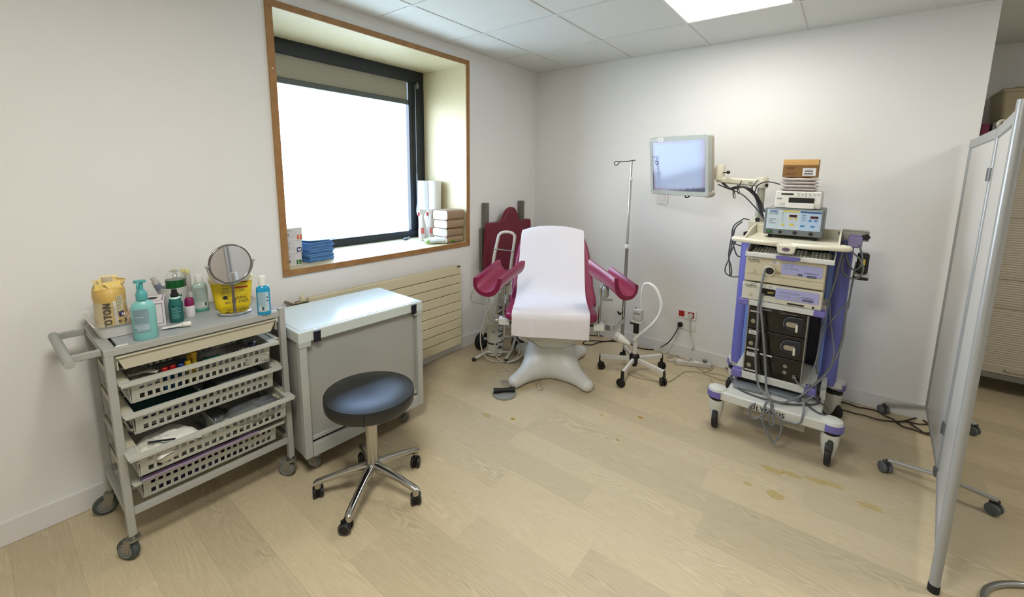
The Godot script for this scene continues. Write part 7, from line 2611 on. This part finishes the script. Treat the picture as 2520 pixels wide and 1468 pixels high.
func cart_cables() -> void:
	cable("hanging_cable", "slate grey cable hanging in a long loop from the left top of the cart", "cable", 0.0042, "cable_slate", [[Vector3(2.001, 1.205, 0.440), Vector3(1.969, 1.210, 0.433), Vector3(1.954, 1.199, 0.427), Vector3(1.909, 1.156, 0.420), Vector3(1.904, 1.076, 0.413), Vector3(1.937, 0.972, 0.407), Vector3(1.961, 0.956, 0.400)], [Vector3(1.959, 1.191, 0.430), Vector3(1.913, 1.127, 0.431), Vector3(1.897, 0.984, 0.432), Vector3(1.906, 0.909, 0.433), Vector3(1.918, 0.826, 0.434), Vector3(1.925, 0.845, 0.435), Vector3(1.918, 0.893, 0.436), Vector3(1.902, 0.945, 0.437), Vector3(1.917, 1.009, 0.438), Vector3(1.929, 1.050, 0.439), Vector3(1.950, 1.090, 0.440)], [Vector3(1.955, 1.184, 0.450), Vector3(1.926, 1.151, 0.446), Vector3(1.914, 1.071, 0.441), Vector3(1.902, 0.945, 0.437), Vector3(1.884, 0.879, 0.433), Vector3(1.890, 0.838, 0.429), Vector3(1.929, 0.821, 0.424), Vector3(1.966, 0.825, 0.420)], [Vector3(1.955, 1.093, 0.470), Vector3(1.926, 1.066, 0.460), Vector3(1.936, 1.044, 0.450), Vector3(1.968, 1.034, 0.440)]])
	cable("scope_cable", "grey cable from the round socket of the large processor down to the cart base", "cable", 0.0062, "cable_grey", [[Vector3(2.161, 0.972, 0.800), Vector3(2.158, 0.947, 0.814), Vector3(2.156, 0.919, 0.827), Vector3(2.153, 0.867, 0.834), Vector3(2.152, 0.792, 0.838), Vector3(2.150, 0.755, 0.840), Vector3(2.159, 0.602, 0.840), Vector3(2.161, 0.484, 0.840), Vector3(2.172, 0.388, 0.840), Vector3(2.187, 0.323, 0.845), Vector3(2.212, 0.294, 0.873), Vector3(2.253, 0.280, 0.900)]])
	cable("scope_cable", "grey cable from the dark socket of the flat light source down to the knot", "cable", 0.0062, "cable_grey", [[Vector3(2.163, 0.825, 0.790), Vector3(2.157, 0.809, 0.810), Vector3(2.159, 0.772, 0.830), Vector3(2.159, 0.775, 0.835), Vector3(2.172, 0.702, 0.840), Vector3(2.197, 0.553, 0.840), Vector3(2.218, 0.402, 0.840), Vector3(2.233, 0.320, 0.870), Vector3(2.256, 0.281, 0.900)]])
	cable("knotted_cable", "grey cable tied in a hanging loop over the lettered front of the cart base", "cable", 0.0055, "cable_grey", [[Vector3(2.253, 0.299, 0.945), Vector3(2.269, 0.293, 0.945), Vector3(2.247, 0.266, 0.945), Vector3(2.241, 0.221, 0.945), Vector3(2.240, 0.166, 0.945), Vector3(2.257, 0.114, 0.945), Vector3(2.288, 0.068, 0.945), Vector3(2.306, 0.061, 0.945), Vector3(2.325, 0.106, 0.945), Vector3(2.330, 0.159, 0.945), Vector3(2.316, 0.203, 0.945), Vector3(2.288, 0.227, 0.945), Vector3(2.271, 0.256, 0.945), Vector3(2.273, 0.291, 0.945)], [Vector3(2.274, 0.241, 0.945), Vector3(2.251, 0.213, 0.945), Vector3(2.211, 0.161, 0.945), Vector3(2.185, 0.161, 0.945), Vector3(2.169, 0.187, 0.945), Vector3(2.176, 0.221, 0.945), Vector3(2.197, 0.245, 0.945)], [Vector3(2.271, 0.225, 0.945), Vector3(2.265, 0.187, 0.945), Vector3(2.282, 0.149, 0.945), Vector3(2.291, 0.170, 0.945), Vector3(2.286, 0.215, 0.945), Vector3(2.273, 0.249, 0.945)], [Vector3(2.253, 0.299, 0.945), Vector3(2.267, 0.285, 0.945), Vector3(2.279, 0.258, 0.945), Vector3(2.272, 0.233, 0.945)]])
	cable("light_guide_cable", "thick grey cable sweeping from the right column of the cart to the knot", "cable", 0.0062, "cable_grey", [[Vector3(2.539, 0.805, 0.560), Vector3(2.541, 0.695, 0.575), Vector3(2.541, 0.599, 0.589), Vector3(2.531, 0.526, 0.611), Vector3(2.509, 0.461, 0.655), Vector3(2.485, 0.412, 0.698), Vector3(2.450, 0.365, 0.745), Vector3(2.399, 0.302, 0.796), Vector3(2.356, 0.278, 0.847), Vector3(2.323, 0.265, 0.876), Vector3(2.294, 0.268, 0.898), Vector3(2.270, 0.279, 0.920)]])
	cable("light_guide_cable", "grey cable hanging straight down beside the right lilac column", "cable", 0.0055, "cable_grey", [[Vector3(2.498, 1.116, 0.500), Vector3(2.491, 1.073, 0.527), Vector3(2.482, 1.001, 0.555), Vector3(2.477, 0.929, 0.582), Vector3(2.463, 0.836, 0.602), Vector3(2.453, 0.763, 0.607), Vector3(2.451, 0.785, 0.613), Vector3(2.453, 0.706, 0.618), Vector3(2.442, 0.625, 0.616), Vector3(2.443, 0.525, 0.611), Vector3(2.442, 0.423, 0.605), Vector3(2.450, 0.363, 0.600)]])
	cable("thin_cable", "thin grey cable crossing the right column and ending at the lowest black device", "cable", 0.0035, "cable_grey", [[Vector3(2.464, 0.795, 0.580), Vector3(2.473, 0.704, 0.596), Vector3(2.496, 0.598, 0.612), Vector3(2.510, 0.522, 0.640), Vector3(2.506, 0.469, 0.680), Vector3(2.486, 0.416, 0.720), Vector3(2.451, 0.364, 0.752), Vector3(2.412, 0.346, 0.784), Vector3(2.382, 0.351, 0.795), Vector3(2.360, 0.367, 0.785), Vector3(2.356, 0.381, 0.775)], [Vector3(2.528, 0.771, 0.520), Vector3(2.504, 0.720, 0.553), Vector3(2.478, 0.680, 0.587), Vector3(2.455, 0.625, 0.620), Vector3(2.444, 0.569, 0.673), Vector3(2.437, 0.485, 0.727), Vector3(2.418, 0.345, 0.780)]])
	cable("coiled_cable", "grey cable hung in a coil on the holder right of the cart", "cable", 0.0048, "cable_grey", [[Vector3(2.463, 1.172, 0.460), Vector3(2.474, 1.140, 0.467), Vector3(2.501, 1.083, 0.473), Vector3(2.516, 1.024, 0.480), Vector3(2.535, 0.982, 0.487), Vector3(2.557, 0.972, 0.493), Vector3(2.578, 0.995, 0.500), Vector3(2.581, 1.044, 0.507), Vector3(2.567, 1.095, 0.513), Vector3(2.559, 1.117, 0.520)], [Vector3(2.506, 1.109, 0.500), Vector3(2.538, 1.068, 0.502), Vector3(2.571, 1.035, 0.504), Vector3(2.590, 0.990, 0.507), Vector3(2.583, 0.944, 0.509), Vector3(2.562, 0.926, 0.511), Vector3(2.538, 0.927, 0.513), Vector3(2.510, 0.945, 0.516), Vector3(2.496, 0.982, 0.518), Vector3(2.500, 1.036, 0.520)], [Vector3(2.559, 1.013, 0.470), Vector3(2.555, 0.941, 0.470), Vector3(2.552, 0.863, 0.470), Vector3(2.549, 0.739, 0.470)]])
	cable("base_cable", "grey cable coiled flat on the cart base round the foot switch", "cable", 0.0045, "cable_slate", [[Vector3(2.066, 0.250, 0.652), Vector3(2.043, 0.250, 0.727), Vector3(2.025, 0.250, 0.674), Vector3(2.022, 0.250, 0.699), Vector3(2.043, 0.250, 0.760), Vector3(2.093, 0.250, 0.834), Vector3(2.167, 0.250, 0.862), Vector3(2.234, 0.250, 0.869), Vector3(2.328, 0.250, 0.855), Vector3(2.416, 0.250, 0.798), Vector3(2.470, 0.250, 0.736), Vector3(2.476, 0.250, 0.649), Vector3(2.462, 0.250, 0.579)], [Vector3(2.413, 0.250, 0.764), Vector3(2.441, 0.250, 0.812), Vector3(2.466, 0.250, 0.842), Vector3(2.493, 0.250, 0.853), Vector3(2.508, 0.254, 0.860), Vector3(2.522, 0.253, 0.820), Vector3(2.512, 0.254, 0.780), Vector3(2.490, 0.255, 0.740), Vector3(2.420, 0.268, 0.700)]])
	cable("drooping_cable", "grey cable drooping in front of the right half of the cart base", "cable", 0.005, "cable_grey", [[Vector3(2.446, 0.312, 0.800), Vector3(2.420, 0.294, 0.841), Vector3(2.411, 0.298, 0.883), Vector3(2.415, 0.269, 0.924), Vector3(2.410, 0.219, 0.945), Vector3(2.393, 0.201, 0.945), Vector3(2.367, 0.198, 0.945), Vector3(2.327, 0.196, 0.945)]])
	cable("monitor_cable", "thick black cable of the bundle tied under the cream swing arm", "cable", 0.0055, "cable_black", [[Vector3(1.776, 1.469, 0.360), Vector3(1.808, 1.437, 0.367), Vector3(1.852, 1.402, 0.372), Vector3(1.887, 1.408, 0.372), Vector3(1.922, 1.414, 0.372), Vector3(1.958, 1.408, 0.372), Vector3(1.995, 1.384, 0.372), Vector3(2.026, 1.347, 0.372), Vector3(2.052, 1.304, 0.384), Vector3(2.075, 1.259, 0.400)], [Vector3(1.778, 1.463, 0.360), Vector3(1.819, 1.421, 0.371), Vector3(1.860, 1.396, 0.380), Vector3(1.896, 1.402, 0.383), Vector3(1.928, 1.409, 0.384), Vector3(1.963, 1.402, 0.384), Vector3(1.995, 1.374, 0.386), Vector3(2.024, 1.335, 0.389), Vector3(2.046, 1.288, 0.394), Vector3(2.069, 1.233, 0.400)], [Vector3(1.777, 1.466, 0.350), Vector3(1.822, 1.424, 0.356), Vector3(1.856, 1.398, 0.361), Vector3(1.895, 1.405, 0.363), Vector3(1.934, 1.409, 0.366), Vector3(1.971, 1.389, 0.369), Vector3(2.006, 1.355, 0.373), Vector3(2.027, 1.315, 0.379), Vector3(2.048, 1.269, 0.393), Vector3(2.072, 1.225, 0.410)]])
	cable("monitor_cable", "thin dark blue cable sagging below the black bundle of the swing arm", "cable", 0.0036, "cable_navy", [[Vector3(1.779, 1.423, 0.360), Vector3(1.827, 1.404, 0.371), Vector3(1.873, 1.389, 0.382), Vector3(1.918, 1.373, 0.391), Vector3(1.956, 1.348, 0.395), Vector3(1.994, 1.311, 0.399), Vector3(2.032, 1.272, 0.405), Vector3(2.058, 1.246, 0.413), Vector3(2.077, 1.216, 0.420)]])
	cable("monitor_cable", "single thin black cable arching from the arm post to the brown carton packs", "cable", 0.0036, "cable_black", [[Vector3(2.032, 1.320, 0.410), Vector3(2.014, 1.366, 0.414), Vector3(2.014, 1.389, 0.419), Vector3(2.025, 1.420, 0.426), Vector3(2.052, 1.441, 0.434), Vector3(2.083, 1.447, 0.443), Vector3(2.116, 1.443, 0.451), Vector3(2.152, 1.433, 0.460)]])

func floor_cables() -> void:
	cable("power_cord", "black power cord from the lower wall socket across the floor towards the chair", "cord", 0.0045, "cable_black", [[Vector3(1.508, 0.284, 0.035), Vector3(1.496, 0.250, 0.050), Vector3(1.474, 0.184, 0.100), Vector3(1.448, 0.141, 0.160), Vector3(1.318, 0.006, -0.041), Vector3(1.289, 0.006, 0.023), Vector3(1.212, 0.006, 0.058), Vector3(1.136, 0.006, 0.052), Vector3(1.089, 0.006, 0.018), Vector3(1.013, 0.006, 0.029), Vector3(0.929, 0.006, 0.083), Vector3(0.867, 0.006, 0.156), Vector3(0.837, 0.006, 0.258), Vector3(0.799, 0.006, 0.290), Vector3(0.763, 0.006, 0.289)], [Vector3(0.863, 0.006, 0.147), Vector3(0.923, 0.006, 0.071), Vector3(0.934, 0.006, 0.029), Vector3(0.885, 0.006, -0.007), Vector3(0.810, 0.006, 0.014), Vector3(0.712, 0.006, 0.078)], [Vector3(0.763, 0.006, 0.289), Vector3(0.750, 0.006, 0.215), Vector3(0.836, 0.006, 0.148), Vector3(0.889, 0.006, 0.116)]])
	cable("white_cord", "white power cord from the right wall sockets down to the white power strip", "cord", 0.004, "cable_white", [[Vector3(1.580, 0.377, 0.030), Vector3(1.586, 0.333, 0.050), Vector3(1.591, 0.248, 0.045), Vector3(1.610, 0.176, 0.050), Vector3(1.629, 0.126, 0.060), Vector3(1.542, 0.006, -0.093), Vector3(1.491, 0.006, -0.019), Vector3(1.446, 0.006, 0.028), Vector3(1.436, 0.006, 0.080), Vector3(1.455, 0.006, 0.136), Vector3(1.489, 0.006, 0.134), Vector3(1.527, 0.006, 0.094)]])
	cable("white_cord", "cream cable lying in large loops on the floor left of the cart", "cord", 0.0038, "cable_cream", [[Vector3(1.310, 0.006, 0.563), Vector3(1.318, 0.006, 0.579), Vector3(1.400, 0.006, 0.592), Vector3(1.476, 0.006, 0.566), Vector3(1.542, 0.006, 0.547), Vector3(1.595, 0.006, 0.504), Vector3(1.614, 0.006, 0.388), Vector3(1.639, 0.006, 0.263), Vector3(1.723, 0.006, 0.210), Vector3(1.817, 0.006, 0.222), Vector3(1.902, 0.006, 0.231), Vector3(1.919, 0.006, 0.175), Vector3(1.859, 0.006, 0.144), Vector3(1.785, 0.006, 0.174), Vector3(1.714, 0.006, 0.155), Vector3(1.682, 0.006, 0.117), Vector3(1.694, 0.006, 0.083), Vector3(1.753, 0.006, 0.107), Vector3(1.785, 0.006, 0.174), Vector3(1.828, 0.006, 0.285), Vector3(1.884, 0.006, 0.362)], [Vector3(1.898, 0.008, 0.072), Vector3(1.875, 0.008, 0.012), Vector3(1.818, 0.008, -0.014), Vector3(1.764, 0.008, 0.023), Vector3(1.729, 0.008, 0.093), Vector3(1.732, 0.008, 0.177), Vector3(1.760, 0.008, 0.177), Vector3(1.783, 0.008, 0.103), Vector3(1.773, 0.008, 0.016), Vector3(1.737, 0.008, -0.090), Vector3(1.682, 0.008, -0.153), Vector3(1.644, 0.008, -0.149), Vector3(1.639, 0.008, -0.063), Vector3(1.651, 0.008, 0.014)]])
	cable("white_cord", "white cable looping by the skirting end of the white power strip", "cord", 0.0034, "cable_white", [[Vector3(1.396, 0.012, 0.049), Vector3(1.444, 0.012, -0.000), Vector3(1.495, 0.012, 0.013), Vector3(1.554, 0.012, 0.054)], [Vector3(1.616, 0.012, 0.038), Vector3(1.571, 0.012, -0.041), Vector3(1.519, 0.012, -0.025), Vector3(1.475, 0.012, 0.057), Vector3(1.450, 0.012, 0.122), Vector3(1.471, 0.012, 0.166), Vector3(1.512, 0.012, 0.137), Vector3(1.518, 0.012, 0.048)]])
	cable("white_cord", "grey plug lead running from the power strip behind the cart", "cord", 0.0038, "cable_slate", [[Vector3(1.720, 0.014, -0.022), Vector3(1.757, 0.014, -0.072), Vector3(1.776, 0.014, -0.102), Vector3(1.819, 0.014, -0.055), Vector3(1.871, 0.014, 0.017), Vector3(1.905, 0.014, 0.059)]])
	cable("floor_cord", "upper brown cord lying along the skirting behind the screen castors", "cord", 0.0045, "cable_brown", [[Vector3(2.564, 0.006, 0.070), Vector3(2.626, 0.006, 0.061), Vector3(2.673, 0.006, 0.075), Vector3(2.724, 0.006, 0.059), Vector3(2.774, 0.006, 0.057), Vector3(2.809, 0.006, 0.096), Vector3(2.851, 0.006, 0.121), Vector3(2.868, 0.006, 0.159), Vector3(2.893, 0.006, 0.183), Vector3(2.933, 0.006, 0.183), Vector3(2.976, 0.006, 0.197), Vector3(3.033, 0.006, 0.192)], [Vector3(2.868, 0.006, 0.159), Vector3(2.882, 0.006, 0.119), Vector3(2.922, 0.006, 0.092), Vector3(2.968, 0.006, 0.084), Vector3(3.032, 0.006, 0.038)]])
	cable("floor_cord", "lower brown cord lying on the floor between the cart and the screen", "cord", 0.0045, "cable_brown", [[Vector3(2.566, 0.008, 0.194), Vector3(2.613, 0.008, 0.185), Vector3(2.664, 0.008, 0.187), Vector3(2.713, 0.008, 0.178), Vector3(2.769, 0.008, 0.186), Vector3(2.833, 0.008, 0.159), Vector3(2.882, 0.008, 0.124), Vector3(2.924, 0.008, 0.066), Vector3(2.963, 0.008, 0.011), Vector3(2.994, 0.008, 0.010), Vector3(3.013, 0.008, 0.046), Vector3(3.031, 0.008, 0.045)], [Vector3(2.922, 0.008, 0.097), Vector3(2.934, 0.008, 0.126), Vector3(2.960, 0.008, 0.165), Vector3(2.987, 0.008, 0.192), Vector3(3.039, 0.008, 0.134)]])
	var t := thing("power_strip", "white power strip on the floor by the skirting, left of the equipment cart", "power strip", Vector3(1.649, 0.0, 0.116), 0.425)
	var s := S.new()
	s.box(Vector3(0, 0.018, 0), Vector3(0.27, 0.036, 0.05), 0.006)
	part("strip_body", s, M("cable_white"), t)
	for k in 4:
		s = S.new()
		s.disc(Vector3(-0.10 + k * 0.062, 0.036, 0), Vector3.UP, 0.0185, 0.004, 20, 0.001)
		part("strip_socket", s, M("switch_white"), t)
	for k in [1, 3]:
		s = S.new()
		s.disc(Vector3(-0.10 + k * 0.062, 0.048, 0), Vector3.UP, 0.017, 0.022, 16, 0.004)
		part("plug", s, M("cable_white") if k == 1 else M("plug_grey"), t)
	t = thing("black_plug", "round black plug in the left of the lower double wall socket", "plug", Vector3(1.505, 0.281, 0.0115))
	s = S.new()
	s.disc(Vector3(0, 0, 0.013), Vector3(0, 0, 1), 0.0205, 0.024, 20, 0.004)
	s.tube([Vector3(-0.004, -0.006, 0.022), Vector3(-0.012, -0.022, 0.030)], 0.007, 10)
	part("plug_body", s, M("black_plastic"), t)
	t = thing("white_plug", "round white plug in the right red wall socket", "plug", Vector3(1.580, 0.371, 0.0115))
	s = S.new()
	s.disc(Vector3(0, 0, 0.013), Vector3(0, 0, 1), 0.0190, 0.024, 20, 0.004)
	s.tube([Vector3(0.0, -0.008, 0.018), Vector3(0.0, -0.034, 0.022)], 0.007, 10)
	part("plug_body", s, M("cable_white"), t)



# ------------------------------------------------------------------ folding screen
func screen() -> void:
	var o := Vector3(2.95, 0, 0.80)
	var t := thing("folding_screen", "white folding privacy screen with a grey metal frame on castor feet at the right", "screen", o)
	var al := M("screen_frame", Color(0.66, 0.665, 0.66), 0.34, 0.35)
	var pm := M("screen_panel", Color(0.80, 0.79, 0.765), 0.30, 0.0, {"backlight_enabled": true, "backlight": Color(0.12, 0.12, 0.11)})
	var A := Vector3(3.000, 0, 0.036)
	var B := Vector3(2.962, 0, 0.800)
	var C := Vector3(2.876, 0, 1.492)
	var top := 1.695
	var s: S
	for e in [[A, 0.095, 0.011], [B, 0.075, 0.0125], [C, 0.022, 0.0155]]:
		s = W(o)
		s.tube([e[0] + Vector3(0, e[1], 0), e[0] + Vector3(0, top + (0.0 if e[0] != C else 0.02), 0)], e[2], 18)
		part("post", s, al, t)
	s = W(o)
	s.tube([C, C + Vector3(0, 0.030, 0)], 0.017, 16)
	part("rubber_foot", s, M("black_rubber"), t)
	for e in [[A, B], [B, C]]:
		var d: Vector3 = (e[1] - e[0]).normalized()
		var p: Vector3 = e[0] + d * 0.012
		var q: Vector3 = e[1] - d * 0.016
		s = W(o)
		s.bar(p + Vector3(0, 0.845 + 0.042, 0), q + Vector3(0, 0.845 + 0.042, 0), 0.006, 1.54, 0.0)
		part("panel", s, pm, t)
		s = W(o)
		s.bar(p + Vector3(0, 1.672, 0), q + Vector3(0, 1.672, 0), 0.020, 0.046, 0.004)
		part("top_rail", s, al, t)
		s = W(o)
		s.bar(p + Vector3(0, 0.106, 0), q + Vector3(0, 0.106, 0), 0.018, 0.024, 0.003)
		part("bottom_rail", s, al, t)
		for k in [[p, 0.008], [q, -0.010]]:
			s = W(o)
			s.bar(k[0] + d * k[1] + Vector3(0, 0.118, 0), k[0] + d * k[1] + Vector3(0, 1.65, 0), 0.014, 0.016, 0.002, d)
			part("edge_strip", s, al, t)
	for y in [1.47, 0.30]:
		s = W(o)
		s.tube([B + Vector3(-0.004, y, 0.0), B + Vector3(-0.004, y + 0.055, 0)], 0.0165, 14)
		part("hinge", s, M("hinge_grey", Color(0.42, 0.42, 0.42), 0.4, 0.5), t)
	s = W(o)
	s.ring(B + Vector3(0, top + 0.012, 0), Vector3(0.5, 0, 1), 0.013, 0.006, 20, 8)
	part("hinge_eye", s, M("eye_cream", Color(0.72, 0.70, 0.64), 0.4), t)
	var wh := M("castor_grey", Color(0.36, 0.38, 0.40), 0.45)
	for e in [[A, Vector3(2.805, 0, 0.060), Vector3(3.215, 0, 0.022), 0.10], [B, Vector3(2.780, 0, 0.774), Vector3(3.152, 0, 0.828), 0.085]]:
		s = W(o)
		s.bar(e[1] + Vector3(0, 0.072, 0), e[0] + Vector3(0, e[3] + 0.004, 0), 0.022, 0.014, 0.004)
		s.bar(e[0] + Vector3(0, e[3] + 0.004, 0), e[2] + Vector3(0, 0.072, 0), 0.022, 0.014, 0.004)
		part("foot_bar", s, al, t)
		if e[0] == B:
			s = W(o)
			s.bb(B + Vector3(-0.020, 0.082, -0.018), B + Vector3(0.016, 0.125, 0.018), 0.004)
			part("foot_clamp", s, M("hinge_grey"), t)
		for k in [1, 2]:
			castor(t, e[k] - o, 0.027, 0.046, 0.072, 0.5 if k == 1 else 1.0, M("castor_body", Color(0.22, 0.22, 0.23), 0.5), wh, true, null, 0.3)


# ------------------------------------------------------------------ alcove behind the screen
func alcove_items() -> void:
	var o := Vector3(3.80, 0, -0.95)
	var t := thing("shutter_cupboard", "pale office cupboard with a ribbed roller shutter, standing behind the folding screen", "cupboard", o)
	var bd := M("cupboard_pale", Color(0.66, 0.63, 0.56), 0.5)
	var s := W(o)
	s.bb(Vector3(3.10, 0.125, -1.125), Vector3(3.12, 1.70, -0.765), 0.002)
	s.bb(Vector3(4.395, 0.125, -1.125), Vector3(4.415, 1.70, -0.765), 0.002)
	s.bb(Vector3(3.12, 0.125, -1.125), Vector3(4.395, 1.70, -1.110))
	s.bb(Vector3(3.12, 1.675, -1.110), Vector3(4.395, 1.70, -0.765), 0.002)
	s.bb(Vector3(3.12, 0.15, -1.110), Vector3(4.395, 0.165, -0.80))
	part("carcass", s, bd, t)
	s = W(o)
	s.bb(Vector3(3.105, 0.115, -0.80), Vector3(4.410, 0.152, -0.760), 0.003)
	part("base_rail", s, M("cupboard_rail", Color(0.46, 0.45, 0.42), 0.45), t)
	s = W(o)
	for x in [3.22, 4.30]:
		s.bb(Vector3(x - 0.04, 0.0, -1.08), Vector3(x + 0.04, 0.118, -0.98), 0.003)
	part("plinth_leg", s, M("plinth_black", Color(0.025, 0.025, 0.025), 0.6), t)
	s = W(o)
	var n := 92
	s.sheet(func(u: float, w: float) -> Vector3:
		var y := lerpf(0.155, 1.672, w)
		return Vector3(lerpf(3.122, 4.393, u), y, -0.772 + 0.0035 * absf(sin(w * n * PI))), 1, n * 6)
	var sl := part("shutter_slat", s, M("shutter_cream", Color(0.70, 0.67, 0.60), 0.45), t)
	sl.set_meta("kind", "stuff")
	for y in [0.625, 0.825, 1.24]:
		s = W(o)
		s.bb(Vector3(3.122, y - 0.009, -0.772), Vector3(4.393, y + 0.009, -0.763), 0.003)
		part("shutter_ridge", s, M("shutter_cream"), t)
	s = W(o)
	s.bb(Vector3(3.122, 0.155, -0.772), Vector3(4.393, 0.215, -0.760), 0.003)
	part("shutter_end", s, M("shutter_cream"), t)
	s = W(o)
	s.bb(Vector3(3.46, 0.180, -0.760), Vector3(3.70, 0.198, -0.748), 0.004)
	part("shutter_grip", s, bd, t)
	# boxes on top of the cupboard
	t = thing("flat_grey_box", "flat grey box with a dark slot on top of the shutter cupboard, under the crate", "box", Vector3(3.46, 1.7005, -0.93))
	s = S.new()
	s.box(Vector3(0, 0.080, 0), Vector3(0.52, 0.160, 0.32), 0.003)
	part("box_body", s, M("box_grey", Color(0.46, 0.46, 0.46), 0.55), t)
	s = S.new()
	s.box(Vector3(-0.17, 0.105, 0.160), Vector3(0.10, 0.016, 0.003), 0.001)
	part("hand_slot", s, M("slot_black"), t)
	t = thing("storage_crate", "beige lidded storage crate, topmost on the shutter cupboard behind the screen", "crate", Vector3(3.46, 1.8615, -0.93))
	s = S.new()
	var rings := []
	for e in [[0.0, 0.470, 0.300], [0.185, 0.500, 0.330]]:
		rings.append(ring_of(rrect(e[1], e[2], 0.02), Vector3(0.01, e[0], 0), Vector3(1, 0, 0), Vector3(0, 0, 1)))
	s.loft(rings)
	var crm := M("crate_beige", Color(0.62, 0.58, 0.47), 0.5)
	part("crate_body", s, crm, t)
	s = S.new()
	s.prism(rrect(0.515, 0.345, 0.02), 0.026, Transform3D(Basis(Vector3(1, 0, 0), Vector3(0, 0, -1), Vector3(0, 1, 0)), Vector3(0.01, 0.185, 0)), 0.006)
	s.prism(rrect(0.44, 0.28, 0.02), 0.012, Transform3D(Basis(Vector3(1, 0, 0), Vector3(0, 0, -1), Vector3(0, 1, 0)), Vector3(0.03, 0.209, 0)), 0.004)
	part("crate_lid", s, crm, t)
	s = S.new()
	s.box(Vector3(0, 0.0775, 0), Vector3(0.036, 0.155, 0.28), 0.002)
	single("magenta_binder", s, M("binder_magenta", Color(0.42, 0.02, 0.20), 0.45), "magenta binder standing left of the flat grey box on the cupboard", "binder", "", Vector3(3.172, 1.7005, -0.92), 0.0)
	# bent chrome tube of a seat base, mostly outside the picture
	t = thing("tubular_base", "bent chrome tube of a chair base on the floor in the lower right corner", "chair base", Vector3(3.25, 0, 1.55))
	s = W(Vector3(3.25, 0, 1.55))
	s.tube(curve([Vector3(3.015, 0.011, 1.80), Vector3(3.008, 0.011, 1.60), Vector3(3.009, 0.011, 1.46), Vector3(3.020, 0.011, 1.395), Vector3(3.048, 0.011, 1.345), Vector3(3.092, 0.011, 1.299), Vector3(3.150, 0.011, 1.263), Vector3(3.26, 0.011, 1.24), Vector3(3.40, 0.011, 1.28), Vector3(3.47, 0.011, 1.36), Vector3(3.49, 0.011, 1.50), Vector3(3.49, 0.011, 1.80)], 6), 0.0105, 12)
	part("bent_tube", s, M("chrome_dull"), t)
